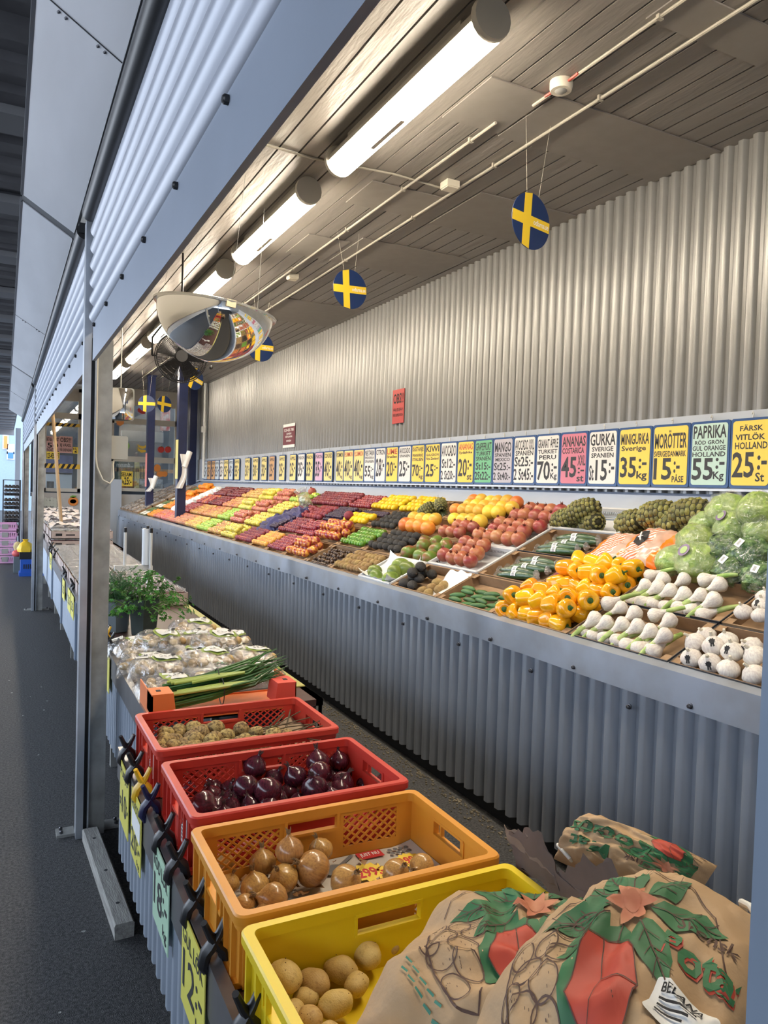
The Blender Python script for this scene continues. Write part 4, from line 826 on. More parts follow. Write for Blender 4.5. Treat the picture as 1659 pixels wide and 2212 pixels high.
# --- garlic
tray(0, C[0], C[1], 'dark', 'cardboard tray of garlic with bare brown base, front row at right')
g = 'tagged garlic bulbs in the front tray'
for (s, y) in ((.06, 1.88), (.06, 1.80), (.055, 1.72), (.06, 1.63), (.055, 1.54), (.06, 1.46), (.115, 1.90), (.12, 1.82), (.115, 1.74), (.12, 1.66), (.12, 1.57), (.115, 1.48), (.165, 1.89), (.165, 1.80), (.16, 1.70)):
    put('garlic_tagged' if rnd() < .5 else 'garlic', MBench(s, y, 0.060 + (0.03 if s > .1 and y > 1.5 else 0)) @ Matrix.Rotation(ru(2.0, 4.2), 4, 'Z') @ Matrix.Rotation(ru(-.4, .5), 4, 'Y'), ru(.037, .043), 'white garlic bulb in the half empty front tray at right', g)
tray(1, C[0], C[1], 'card', 'cardboard tray heaped with garlic, second row at right')
fill(1, C[0], C[1], ['garlic', 'garlic_tagged', 'garlic'], 0.068, 'white garlic bulb in the full second row tray at right', 'garlic bulbs in the second row tray', lay=lambda: Matrix.Rotation(ru(2, 4.2), 4, 'Z') @ Matrix.Rotation(ru(-.4, .5), 4, 'Y'), n0=0.07)
# --- green garlic: bulbs to the front, stalks crossing behind
def ggarlic(row, y0, y1, label, grp):
    for lay, n in ((0, 7), (1, 6), (2, 5)):
        for i in range(n):
            y = y1 - 0.05 - (y1 - y0 - 0.1) * (i + 0.5 * (lay % 2)) / n; b = row * ROWS
            if lay == 0:      # root end to the lip, stalk running back and to the right
                M = MBench(b + 0.045 + ru(-.008, .008), y, 0.05) @ Matrix.Rotation(-ru(-.1, .8), 4, 'Z') @ Matrix.Rotation(PI / 2 - .08, 4, 'Y')
            elif lay == 1:    # bulb high, stalk coming down to the front left
                M = MBench(b + 0.115 + ru(-.015, .015), y, 0.095) @ Matrix.Rotation(PI - ru(.3, .9), 4, 'Z') @ Matrix.Rotation(PI / 2 + .28, 4, 'Y')
            else:
                M = MBench(b + 0.20 + ru(-.02, .02), y, 0.10) @ Matrix.Rotation((PI - ru(.2, .8)) if i % 3 else -ru(.6, 1.3), 4, 'Z') @ Matrix.Rotation(PI / 2 + (.2 if i % 3 else -.1), 4, 'Y')
            put('green_garlic', M, ru(0.030, 0.036), label, grp)
tray(0, C[1], C[2], 'dark', 'dark edged cardboard tray of green garlic, front row'); ggarlic(0, C[1], C[2], 'fresh garlic bulb with green stalk in the front row tray', 'green garlic in the front tray')
tray(1, C[1], C[2], 'dark', 'dark edged cardboard tray of green garlic, second row'); ggarlic(1, C[1], C[2], 'fresh garlic bulb with green stalk in the second row tray', 'green garlic in the second tray')
# --- peppers
def peppers(row, y0, y1, label, grp, top):
    for lay, (nj, ni) in enumerate(((3, 6), (2, top))):
        for j in range(nj):
            for i in range(ni):
                y = y1 - 0.055 - (y1 - y0 - 0.11) * (i + 0.25 * (j % 2) + 0.3 * lay) / max(1, ni - 0.6); s = row * ROWS + 0.055 + 0.088 * j + 0.04 * lay
                if y < y0 + .03: continue
                M = MBench(s + ru(-.01, .01), y + ru(-.008, .008), 0.065 + 0.062 * lay) @ Matrix.Rotation(ru(-2.6, -0.4), 4, 'Z') @ Matrix.Rotation(PI / 2 + ru(-.5, .5), 4, 'Y') @ Matrix.Rotation(ru(0, 6), 4, 'Z')
                put('pepper%d' % int(rnd() * 3), M, ru(.045, .051), label, grp)
tray(0, C[2], C[3], 'card', 'cardboard tray heaped with yellow peppers, front row'); peppers(0, C[2], C[3], 'glossy yellow pepper in the front row heap', 'yellow peppers in the front tray', 5)
tray(1, C[2], C[3], 'card', 'cardboard tray of yellow peppers beside a red one, second row'); peppers(1, C[2] , C[3] - .05, 'glossy yellow pepper in the second row heap', 'yellow peppers in the second tray', 5)
put('chili', MBench(.40, C[3] - .05, .05) @ Matrix.Rotation(-2.2, 4, 'Z') @ Matrix.Rotation(PI / 2 + .1, 4, 'Y'), .065, 'single red pointed pepper lying beside the second row yellow peppers', 'red pepper')
# --- small cucumbers
tray(0, C[3], C[4], 'card', 'cardboard tray of small bare cucumbers, front row')
k = 0
for j, s in enumerate((.045, .085, .125, .165)):
    for i in range(4):
        put('minicucumber', MBench(s + ru(-.006, .006), C[3] + 0.075 + i * .112 + .03 * (j % 2), .035 + .012 * (k % 2)) @ Matrix.Rotation(ru(-.35, .1) + .25, 4, 'Z') @ Matrix.Rotation(PI / 2, 4, 'X'), ru(.058, .064), 'small dark green cucumber in the front tray, %s from left, %s line from front' % (ORD[3 - i], ORD[j]), 'small cucumbers in the front tray'); k += 1
# --- wrapped cucumbers, two trays
for row, nm_ in ((1, 'second'), (2, 'third')):
    tray(row, C[3], C[4], 'dark' if row == 2 else 'card', 'cardboard tray of wrapped cucumbers, %s row' % nm_)
    for j in range(5):
        put('cucumber', MBench(row * ROWS + .06 + .042 * j, C[3] + .25 + .025 * ((j * 2) % 3) - .01 * j, .05) @ Matrix.Rotation(0.12 + ru(-.1, .1), 4, 'Z') @ Matrix.Rotation(PI / 2, 4, 'X') @ Matrix.Rotation(1.25 + ru(-.3, .3), 4, 'Z'), ru(.15, .165), 'cling wrapped long cucumber with white label, %s row tray, %s from the front' % (nm_, ORD[j]), 'wrapped cucumbers')
# --- avocados and kiwis mixed
tray(0, C[4], C[5], 'card', 'cardboard tray shared by dark avocados and a few kiwis, front row')
for i, (s, y, n) in enumerate(((.06, 4.05, .05), (.06, 3.95, .05), (.13, 4.06, .05), (.13, 3.97, .06), (.20, 4.05, .05), (.21, 3.95, .05), (.12, 4.01, .10), (.18, 4.00, .11))):
    put('avocado', MBench(s, y, n) @ LY(), ru(.040, .046), 'large black avocado in the front tray with kiwis, %s of eight from the front' % ORD[i], 'black avocados in the front tray')
for i, (s, y) in enumerate(((.05, 3.83), (.045, 3.75), (.10, 3.80), (.105, 3.72), (.16, 3.83), (.15, 3.74))):
    put('kiwi', MBench(s, y, .038) @ LX(), .034, 'brown kiwi on crinkled white paper beside the black avocados, %s of six from the front' % ORD[i], 'kiwis beside the avocados')
t = thing('wrapping_paper', 'crinkled white paper lining the tray of avocados and kiwis', 'paper', M=MBench(.02, C[4] + .01, .006))
MB().grid(lambda i, j: (.255 * i, .24 * j, .012 * math.sin(9 * i + 4 * j) * math.sin(11 * j) + .05 * max(0, i - .75) * 4 + .014), 20, 20).build('sheet', M_paper, t)
# --- pomegranates
for row, kind, col, lab_ in ((1, 'white', 4, 'second'), (2, 'white', 4, 'third')):
    tray(row, C[col], C[col + 1], kind, 'slatted white plastic tray of pomegranates, %s row' % lab_)
    fill(row, C[col], C[col + 1] - 0.02, 'pomegranate', 0.098, 'pomegranate in the %s row white tray' % lab_, 'pomegranates in the %s row white tray' % lab_, pos=True, n0=.075, lay=UP, skip=(lambda i, j: i > 3 - (j > 0)) if row == 1 else (lambda i, j: i > 4))
tray(3, C[4] - .04, C[5] - .03, 'white', 'slatted white plastic tray of pomegranates, back row')
fill(3, C[4] - .04, C[5] - .03, 'pomegranate', 0.10, 'pomegranate in the back row white tray', 'pomegranates in the back row', pos=True, n0=.08, lay=UP)
tray(2, C[5], C[6] + .55, 'card', 'yellow edged tray of grapefruits and pomegranates, third row')
fill(2, C[5], C[5] + .42, 'pomegranate', 0.096, 'pomegranate in the mixed third row tray', 'pomegranates beside the grapefruits', pos=True, n0=.075, lay=UP, s1=.20)
fill(2, C[5], C[5] + .5, 'grapefruit_yellow', 0.105, 'yellow grapefruit behind mixed tray pomegranates', 'yellow grapefruits behind the pomegranates', pos=True, n0=.09, s0=.18)
fill(2, C[5] + .42, C[7], 'grapefruit_orange', 0.112, 'orange grapefruit fronting the third row', 'orange grapefruits in the third row', pos=True, n0=.08, s1=.12, hexa=False)
fill(2, C[5] + .45, C[7], 'grapefruit_yellow', 0.105, 'yellow grapefruit behind orange ones, third row', 'yellow grapefruits in the third row', pos=True, n0=.095, s0=.13)
tray(3, C[5], C[6] + .25, 'card', 'cardboard tray of yellow grapefruits, back row')
fill(3, C[5] - .02, C[6] + .25, ['grapefruit_yellow', 'grapefruit_yellow', 'grapefruit_yellow', 'grapefruit_orange'], 0.105, 'grapefruit in the back row', 'grapefruits in the back row', pos=True, n0=.085, ds=.085)
# --- mangoes
tray(0, C[5], C[6], 'white', 'slatted white tray of green mangoes, front row'); tray(1, C[5], C[6], 'card', 'cardboard tray of red and green mangoes, second row')
for i, (s, y, n) in enumerate(((.06, 4.24, .06), (.06, 4.46, .05), (.10, 4.54, .055), (.13, 4.30, .07), (.20, 4.25, .06), (.22, 4.38, .06))):
    put('mango_green', MBench(s, y, n) @ Matrix.Rotation(ru(0, 3), 4, 'Z') @ Matrix.Rotation(PI / 2, 4, 'X'), ru(.055, .062), 'plump green mango in the white front tray, %s of six from the front' % ORD[i], 'green mangoes in the front tray')
for i, (s, y, n) in enumerate(((.36, 4.20, .065), (.36, 4.32, .065), (.37, 4.50, .07), (.44, 4.24, .08), (.45, 4.40, .09), (.51, 4.22, .08), (.53, 4.38, .08), (.52, 4.52, .07))):
    put('mango', MBench(s, y, n) @ Matrix.Rotation(ru(0, 3), 4, 'Z') @ Matrix.Rotation(PI / 2 + ru(-.6, .3), 4, 'X'), ru(.056, .066), 'red flushed green mango in the second row tray, %s of eight from the front' % ORD[i], 'mangoes in the second row')
t = thing('wrapping_paper', 'thin white paper lining the front mango tray', 'paper', M=MBench(.01, C[5] + .01, .005)); MB().grid(lambda i, j: (.27 * i, .43 * j, .07 * abs(2 * i - 1) ** 4 + .05 * abs(2 * j - 1) ** 6 + .004 * math.sin(30 * j) + .005), 12, 20).build('sheet', M_paper, t)
# --- kiwis, avocados, chestnuts, limes, lemons
tray(0, C[6], C[7], 'card', 'cardboard tray full of kiwis, front row'); fill(0, C[6], C[7], 'kiwi', 0.062, 'fuzzy brown kiwi in the full front row tray', 'kiwis in the full tray', lay=LX, n0=.055, dy=.056)
tray(1, C[6], C[7], 'card', 'cardboard tray of black avocados, second row'); fill(1, C[6], C[7], 'avocado', 0.082, 'black avocado in the second row tray', 'avocados in the second row', lay=LY, n0=.065, dy=.085, ds=.064)
tray(0, C[7], C[8], 'dark', 'dark lined tray of chestnuts, front row'); fill(0, C[7], C[8] - .02, 'chestnut', 0.032, 'small brown chestnut in the front row tray', 'chestnuts', n0=.025, jit=.35)
fill(0, C[7] + .04, C[8] - .05, 'chestnut', 0.032, 'small brown chestnut in the front row tray', 'chestnuts', n0=.045, jit=.5, s0=.06, s1=.25, dy=.045, ds=.04)
tray(1, C[7], C[8], 'card', 'cardboard tray of limes, second row'); fill(1, C[7], C[8], 'lime', 0.056, 'green lime in the second row tray', 'limes', lay=LX, n0=.06, dy=.052)
tray(2, C[7], C[8], 'card', 'cardboard tray of small black avocados, third row'); fill(2, C[7], C[8], 'avocado', 0.075, 'black avocado in the third row tray beside the grapefruits', 'avocados in the third row', lay=LY, n0=.065, dy=.082, ds=.062)
tray(3, C[7], C[8], 'card', 'cardboard tray of lemons beside the crowned pineapple, back row'); fill(3, C[7], C[8], 'lemon', 0.066, 'lemon in the back tray beside the crowned pineapple', 'lemons beside the pineapple', lay=LX, n0=.075, dy=.066)
tray(3, C[8], C[9], 'card', 'cardboard tray of lemons beside the small plums, back row'); fill(3, C[8], C[9], 'lemon', 0.066, 'lemon in the back tray beside the small red plums', 'lemons beside the plums', lay=LX, n0=.075, dy=.066)
tray(2, C[8], C[9], 'card', 'green lined tray of lemons, grapes and one dark plum, third row'); fill(2, C[8], C[9], 'lemon', 0.075, 'lemon heaped beside dark grapes in the third row', 'lemons in the third row', lay=LX, n0=.085, dy=.075, s1=.22)
put('peach', MBench(2 * ROWS + .05, 6.02, .14), .045, 'single large dark plum sitting on the third row lemons', 'dark plum', 'plum')
fill(2, C[8], C[9], 'berry', 0.03, 'dark grape behind the third row lemons', 'dark grapes behind the lemons', n0=.06, s0=.2)
# --- stone fruit
tray(0, C[8], C[9], 'card', 'tray of nectarines, front row'); fill(0, C[8], C[9], 'nectarine', 0.074, 'yellow and red nectarine in the front row', 'nectarines in the front row', n0=.07); fill(0, C[8] + .05, C[9] - .1, 'nectarine', 0.074, 'yellow and red nectarine in the front row', 'nectarines in the front row', n0=.12, s0=.10, s1=.26)
tray(1, C[8], C[9] + .05, 'card', 'tray of nectarines, second row'); fill(1, C[8], C[9], 'nectarine', 0.078, 'yellow and red nectarine in the second row', 'nectarines in the second row', n0=.08); fill(1, C[8], C[9], 'nectarine', 0.076, 'yellow and red nectarine in the second row', 'nectarines in the second row', n0=.125, s0=.1, s1=.25)
def block(row, c, kind, d, label, tr=True, n0=.065, c1=None, lay=None, two_=False):
    y0, y1 = C[c], C[c1 or c + 1]
    if tr: tray(row, y0, y1, 'card', 'tray of %ss, %s row' % (label, RN[row]))
    lab = '%s in the %s row block' % (label, RN[row]) if not tr else '%s in the %s row tray' % (label, RN[row])
    fill(row, y0, y1, kind, d, lab, lab.replace(label, label + 's'), n0=n0, lay=lay)
    if two_: fill(row, y0 + .04, y1 - .04, kind, d, lab, lab.replace(label, label + 's'), n0=n0 + d * .6, lay=lay, s0=.09, s1=.24)
block(0, 9, 'plum_red', .046, 'small shiny red plum'); block(1, 9, 'plum_red', .048, 'small bright red plum', two_=True); block(2, 9, 'berry', .03, 'blackish grape', n0=.06); block(3, 9, 'plum_red', .050, 'small red plum beside lemons')
fill(2, C[9] + .02, C[10] - .02, 'berry', .032, 'blackish grape in the third row tray', 'blackish grapes in the third row tray', n0=.085, s0=.06, s1=.26)
block(0, 10, 'plum_yellow', .052, 'yellow plum'); block(1, 10, 'plum_dark', .056, 'wine dark plum'); block(2, 10, 'peach', .066, 'fuzzy dark red peach'); block(3, 10, 'plum_dark', .058, 'bloomy dark plum', c1=12)
block(0, 11, 'plum_dark', .054, 'maroon plum'); block(2, 11, ['plum_red', 'peach'], .06, 'mixed red plum')
# grapes under purple tissue
tray(1, C[11], C[12], 'card', 'tray of dark grapes half covered by purple tissue, second row')
fill(1, C[11], C[12], 'berry', .03, 'dark grape spilling from purple tissue', 'dark grapes in purple tissue', n0=.08)
t = thing('tissue_paper', 'crumpled purple tissue paper draped over the dark grapes', 'paper', M=MBench(ROWS - 0.02, C[11] + .02, .07))
MB().grid(lambda i, j: (.50 * i + .05 * math.sin(7 * j), .50 * j + .04 * math.sin(9 * i), .05 + .06 * noise.noise(Vector((5 * i, 4 * j, 1))) + .04 * noise.noise(Vector((13 * i, 11 * j, 3))) - .06 * (abs(2 * i - 1) ** 5 + abs(2 * j - 1) ** 5)), 34, 34).build('sheet', mat('purple_tissue', (0.045, 0.04, 0.14), 0.55, var=0.3, ns=8), t, None, 180)
t = thing('grape_bag', 'clear printed bag of green grapes standing behind the purple tissue', 'bag', M=MBench(2 * ROWS + .22, C[11] + .30, .05))
m = MB(); random.seed(8)
for k in range(40): m.ball((ru(-.04, .04), ru(-.07, .07), ru(0, .11)), .013, 7, 5)
m.build('grapes', fm('green_grape', (0.42, 0.45, 0.13), (0.34, 0.38, 0.1), rand=.2), t)
MB().lathe([(.085, -.01), (.10, .05), (.085, .14), (.07, .20), (.10, .24)], 18, Matrix.Diagonal((.7, 1, 1, 1)), 0, lambda a, z: 1 + .08 * math.sin(5 * a + 20 * z)).build('film', film('clear_bag', gloss=.35), t)
put('pomegranate', MBench(3 * ROWS + .22, C[12] + .22, .12) @ UP(), .05, 'pomegranate topping the far back row red apples', 'pomegranate at the back')
# --- apples and pears
block(0, 12, 'apple_yellow', .066, 'pale yellow apple', two_=True); block(0, 13, 'apple_mix', .066, 'red blushed yellow apple', two_=False); block(0, 14, 'apple_green', .068, 'bright green apple'); block(0, 15, 'apple_mix', .068, 'russet yellow apple', False); block(0, 16, 'apple_pink', .068, 'pinkish red apple', False); block(0, 17, 'apple_pink', .068, 'rosy red apple', False); block(0, 18, ['apple_pink', 'apple_orange'], .066, 'orange red apple', False)
block(1, 12, 'apple_yellow', .07, 'greenish pear yellow apple', True); block(1, 13, 'apple_pink', .07, 'pink streaked apple', two_=True); block(1, 14, 'apple_green', .07, 'lime green apple', False); block(1, 15, 'apple_mix', .07, 'mottled yellow apple', False); block(1, 16, 'apple_mix', .07, 'mottled russet apple', False); block(1, 17, 'apple_red', .07, 'deep red apple', False); block(1, 18, 'orange', .062, 'small tangerine', False); 
block(2, 12, 'apple_yellow', .07, 'yellow green pear apple'); block(2, 13, 'apple_pink', .07, 'pale red apple', two_=True); block(2, 14, 'apple_yellow', .07, 'lemon yellow apple', False, two_=True); block(2, 15, 'apple_mix', .07, 'gold red apple', False); block(2, 16, 'apple_dark', .07, 'blackish red apple', False); block(2, 17, ['apple_red', 'apple_orange'], .07, 'scarlet apple', False)
block(3, 12, ['apple_yellow', 'apple_green'], .075, 'big green yellow pear apple'); block(3, 13, 'apple_pink', .075, 'large rosy apple', two_=True); block(3, 14, 'apple_yellow', .072, 'butter yellow apple', two_=True); block(3, 15, 'apple_mix', .07, 'yellow red apple', False); block(3, 16, 'apple_dark', .072, 'dark crimson apple', False); block(3, 17, 'apple_dark', .07, 'deep crimson apple', False)
fill(0, C[19], 13.3, 'orange', .06, 'small tangerine in the front row', 'tangerines in the front row', n0=.06); fill(1, C[19], 13.3, 'orange', .066, 'tangerine behind the nearest blue column', 'tangerines behind the column', n0=.07)
for r in (2, 3):
    fill(r, C[18] + .42, 13.3, 'orange', .08, 'orange in the %s row beyond the white bags' % RN[r], 'oranges in the %s row' % RN[r], n0=.08); fill(r, C[18] + .5, 13.2, 'orange', .08, 'orange in the %s row beyond the white bags' % RN[r], 'oranges in the %s row' % RN[r], n0=.14, s0=.1, s1=.26)
M_wb = mat('white_net', (0.74, 0.75, 0.76), 0.45, var=.1)
proto('white_bag', [('net_bag', cabbage_mb(3, .1, 12, 9), M_wb)])
for k in range(12):
    s = .34 + .068 * k
    for y in (C[18] + .1, C[18] + .28): put('white_bag', MBench(s, y + .02 * (k % 2), .07) @ rot_any(), .07, 'white net bag in the sloping white line beside oranges, %s from the front' % ORD[k], 'white net bags beside the oranges', 'bag')
# --- carrots in printed bags
random.seed(31)
M_cb = bpy.data.materials.new('striped_carrot_bag'); M_cb.use_nodes = True
N_ = M_cb.node_tree.nodes; L_ = M_cb.node_tree.links; b_ = N_['Principled BSDF']; b_.inputs['Roughness'].default_value = .22
tc = N_.new('ShaderNodeTexCoord'); wv = N_.new('ShaderNodeTexWave'); wv.inputs['Scale'].default_value = 24; wv.inputs['Distortion'].default_value = 1.5; wv.bands_direction = 'DIAGONAL'
rp = N_.new('ShaderNodeValToRGB'); rp.color_ramp.elements[0].position = .55; rp.color_ramp.elements[0].color = (.62, .19, .08, 1); rp.color_ramp.elements[1].position = .62; rp.color_ramp.elements[1].color = (.82, .74, .68, 1)
L_.new(tc.outputs['Object'], wv.inputs['Vector']); L_.new(wv.outputs[0], rp.inputs[0]); L_.new(rp.outputs[0], b_.inputs['Base Color'])
M_or = mat('orange_film', (0.95, 0.22, 0.02), 0.25)
M_clr = mat('carrot_window', (0.62, 0.33, 0.22), 0.2, col2=(0.55, 0.45, 0.38), ns=7, bump=.4, bs=12)
def pillow(L, Wd, H, seed, wr=.012):
    def fn(i, j):
        u, v = 2 * i - 1, 2 * j - 1
        h = H * (max(0, 1 - abs(u) ** 3.2) * max(0, 1 - abs(v) ** 2.6)) ** .6
        w_ = wr * (noise.noise(Vector((u * 3 + seed, v * 3, seed))) * 1.2 + abs(noise.noise(Vector((u * 7, v * 8 + seed, 2)))))
        return (u * L / 2, v * Wd / 2 + .01 * math.sin(6 * u), h + w_ * 1.0)
    return fn
def carrot_bag(s, y, n, rz, tilt, label, emb):
    M = MBench(s, y, n) @ Matrix.Rotation(rz, 4, 'Z') @ Matrix.Rotation(tilt, 4, 'Y')
    t = thing('carrot_bag', label, 'bag', M=M, group='printed carrot bags'); fn = pillow(.27, .34, .055, s * 7)
    def seg(a, b, name, m_, n_=10):
        g = MB(); g.grid(lambda i, j: fn(i, a + (b - a) * j), 20, n_); g.build(name, m_, t, None, 180)
    seg(0, .22, 'orange_end', M_or, 5); seg(.22, .46, 'clear_window', M_clr, 8); seg(.46, .80, 'striped_panel', M_cb, 10); seg(.80, 1, 'orange_top', M_or, 5)
    if emb:
     g = MB(); P = [(.30, .58), (.36, .74), (.52, .78), (.70, .74), (.70, .60), (.56, .54), (.40, .52)]
     c = (sum(p[0] for p in P) / 7, sum(p[1] for p in P) / 7)
     vs = [Vector(fn(*p)) + Vector((0, 0, .006)) for p in P] + [Vector(fn(*c)) + Vector((0, 0, .007))]
     g.add(vs, [(k, (k + 1) % 7, 7) for k in range(7)]); g.build('black_emblem', M_black, t, None, 0)
     g = MB(); g.tube([Vector(fn(.42, .62)) + Vector((0, 0, .009)), Vector(fn(.50, .66)) + Vector((0, 0, .010)), Vector(fn(.62, .70)) + Vector((0, 0, .009))], .004, 5); g.tube([Vector(fn(.48, .70)) + Vector((0, 0, .009)), Vector(fn(.54, .62)) + Vector((0, 0, .009))], .003, 5); g.build('emblem_drawing', M_paper, t)
    g = MB().grid(lambda i, j: (lambda p: (p[0], p[1], -.012))(fn(i, j)), 3, 3); g.build('underside', M_or, t)
tray(2, C[2], C[3], 'card', 'dark tray under the orange carrot bags, third row')
carrot_bag(2 * ROWS + .14, C[2] + .36, .06, .05, -.05, 'orange and clear carrot bag lying flat at the left', 0)
carrot_bag(2 * ROWS + .15, C[2] + .16, .085, -.12, -.18, 'striped carrot bag with black emblem, leaning on the right of the other', 1)
# --- pineapples
tray(3, C[3], C[4] - .04, 'white', 'white plastic tray under the left pineapples, back row'); tray(3, C[2], C[3], 'card', 'tray under the right pineapples, back row')
for key, u, v, n, rz, rx, r, lab_ in (('pineapple', 1222, 1122, .085, .5, 1.45, .080, 'left front pineapple of the back row, yellowish, lying down'), ('pineapple', 1278, 1128, .085, -.3, 1.35, .080, 'pineapple lying beside the left front one, end toward the aisle'), ('pineapple', 1260, 1103, .16, .6, 1.5, .082, 'pineapple stacked on top of the left group'),
      ('pineapple', 1364, 1130, .09, 0.0, 1.3, .086, 'pineapple at the left of the right group, behind carrots'), ('pineapple', 1421, 1112, .16, .3, 1.5, .088, 'pineapple at the rear left of the right group'), ('pineapple', 1446, 1133, .11, -.2, 1.4, .092, 'dark pineapple in the middle of the right group'), ('pineapple', 1492, 1110, .17, .2, 1.5, .092, 'pineapple at the rear right beside the cabbages'), ('pineapple_crown', 922, 1103, .08, .9, 1.25, .070, 'crowned pineapple lying between grapefruits and lemons'), ('pineapple_crown', 952, 1092, .10, -.6, 1.9, .062, 'second crowned pineapple behind the one beside the lemons')):
    s_, y_ = deck(u, v, n); put(key, MBench(s_, y_, n) @ Matrix.Rotation(rz, 4, 'Z') @ Matrix.Rotation(rx, 4, 'X'), r, lab_, 'pineapples in the back row')
tray(3, C[6] + .25, C[7], 'card', 'tray under the crowned pineapples, back row')
# --- cabbages
tray(2, C[1], C[2], 'dark', 'dark blue edged tray of wrapped cabbages, third row'); tray(2, C[0], C[1], 'dark', 'dark edged tray of savoy cabbages, third row'); tray(3, C[1], C[2], 'card', 'tray of wrapped cabbages, back row'); tray(3, C[0] - .2, C[1], 'card', 'tray of wrapped cabbages at the right, back row')
for key, u, v, n, r, rz, lab_ in (('cabbage0', 1456, 1212, .10, .085, 0, 'wrapped pale cabbage at the front left of the cabbage heap'), ('cabbage_sticker', 1509, 1214, .115, .105, 2.7, 'large wrapped pale cabbage with purple sticker at the front'), ('cabbage1', 1503, 1170, .16, .09, 1, 'wrapped cabbage behind the purple stickered one'), ('cabbage2', 1528, 1138, .17, .085, 2, 'wrapped darker cabbage at the left of the upper row'), ('cabbage_sticker', 1586, 1137, .20, .092, 2.6, 'wrapped cabbage with purple sticker in the upper row'), ('cabbage0', 1571, 1104, .25, .095, 1.4, 'topmost wrapped cabbage at the rear'), ('cabbage1', 1638, 1103, .27, .09, .4, 'rear wrapped cabbage cut by the right post'), ('cabbage2', 1648, 1142, .2, .085, 3.0, 'wrapped cabbage at the right end of the upper row'), ('savoy', 1567, 1186, .15, .075, 1.0, 'dark savoy cabbage between pale cabbages, no label showing'), ('savoy', 1621, 1196, .14, .082, 2.7, 'dark savoy cabbage with white label, upper'), ('savoy', 1586, 1231, .09, .082, 2.7, 'dark savoy cabbage with white label, lower'), ('savoy', 1645, 1250, .08, .075, 3.1, 'dark savoy cabbage beside the right post, label at top')):
    s_, y_ = deck(u, v, n); put(key, MBench(s_, y_, n) @ Matrix.Rotation(rz, 4, 'Z'), r * .95, lab_, 'wrapped cabbages at the right', 'cabbage')
# --- boxes at the far end
random.seed(4)
M_lidw = mat('white_card_lid', (0.72, 0.70, 0.62), 0.6); M_olive = mat('olive_card', (0.13, 0.13, 0.05), 0.6, var=.3, ns=10); M_mush = fm('mushroom', (0.55, 0.45, 0.36), (0.36, 0.26, 0.18), rough=.8, rand=.3)
k = 0
for r in range(4):
    for y in (13.45, 13.75):
        t = thing('punnet_box', 'flat olive box with pale lid flap, %s line, %s row, beyond the oranges' % ('near' if y < 13.6 else 'far', RN[r]), 'box', M=MBench(r * ROWS + .01, y, 0))
        MB().box(0, .28, 0, .27, 0, .07).build('box', M_olive, t, None, 0); MB().box(.02, .13, .03, .25, .07, .074).build('lid_flap', M_lidw, t, None, 0); MB().box(.15, .26, .03, .25, .07, .076).build('greens', mat('green_print', (0.16, 0.24, 0.08), 0.7, var=.5, ns=30), t, None, 0)
    for y in (14.15, 14.75, 15.35, 15.9):
        t = thing('mushroom_box', 'open box of pale mushrooms at the bench end, %s row, %s from the columns' % (RN[r], ORD[int((y - 14) / .58)]), 'box', M=MBench(r * ROWS + .01, y, 0))
        m = MB()
        for a in ((0, .005, 0, .5), (.275, .28, 0, .5), (0, .28, 0, .005), (0, .28, .495, .5)): m.box(*a, 0, .09)
        m.box(0, .28, 0, .5, 0, .005); m.build('box', M_card, t, None, 0); m = MB()
        for q in range(40): m.ball((ru(.03, .25), ru(.04, .46), .06 + ru(0, .03)), (ru(.02, .035), ru(.02, .035), .02), 7, 4)
        o = m.build('mushrooms', M_mush, t); o['kind'] = 'stuff'
        MB().grid(lambda i, j: (.28 * i, .5 * j, .10 + .012 * math.sin(12 * j)), 6, 16).build('film', film('box_film', gloss=.3), t)
real()
# ================================================================== FRONT COUNTERS
def counter(x0, x1, y0, y1, z, skirt, label, wood):
    t = thing('market_counter', label, 'counter', (x0, y0, 0), 'front counters along the walkway'); L = y1 - y0
    MB().box(0.02, x1 - x0, 0, L, z - 0.03, z - 0.004).build('top', wood, t, None, 0)
    m = MB().prism([(0, z - .09), (0.004, z - .09), (0.004, z + .011), (0.026, z + .011), (0.026, z + .015), (0, z + .015)], 0, L, lambda p, t_: (p[0], t_, p[1])); m.build('edge_rail', mat('rail_steel', (0.34, 0.34, 0.36), 0.3, 0.75, var=.15), t, None, 0)
    m = MB(); corr(m, 0, L, 0.066, 0.009, lambda y, a, zz: (0.016 - a, y, zz), skirt, z - 0.02); m.build('skirt', M_cladding, t, None, 50)
    MB().box(x1 - x0 - 0.02, x1 - x0 - 0.004, 0, L, 0.03, z - 0.03).build('light_stop_panel', mat('dark_stop_panel', (0.05, 0.05, 0.055), .7), t, None, 0)  # unseen panel, added to keep light from reaching the bench foot
    m = MB(); k = 0.15
    while k < L:
        for x in (0.08, x1 - x0 - 0.06): m.box(x, x + 0.04, k, k + 0.04, 0, z - 0.03)
        k += 1.4
    m.box(x1 - x0 - .03, x1 - x0, 0, L, z - .12, z - .004); m.build('legs', M_galv, t, None, 0)
    return t
M_brown = mat('brown_plastic_cloth', (0.085, 0.040, 0.035), 0.35, var=.2, ns=8, stretch=(1, 6, 1))
ZB = EYE - 0.947; ZA = EYE - 0.86
counter(0.366, 1.03, 0.35, 2.72, ZB, EYE - 1.30, 'near counter under the plastic crates, corrugated skirt', M_brown)
ct = counter(0.468, 1.17, 2.80, 9.4, ZA, EYE - 1.29, 'second counter with brown cloth under the bagged potatoes and berries', M_brown)
MB().box(0.66, 0.70, 0.2, 3.6, ZA - .004, ZA + .001).build('yellow_tape', mat('yellow_tape', (0.46, 0.44, 0.13), 0.5), ct, None, 0)
counter(0.468, 1.30, 9.45, 15.9, ZA + 0.04, EYE - 1.27, 'far counter of stacked berry boxes toward the kiosk', M_brown)
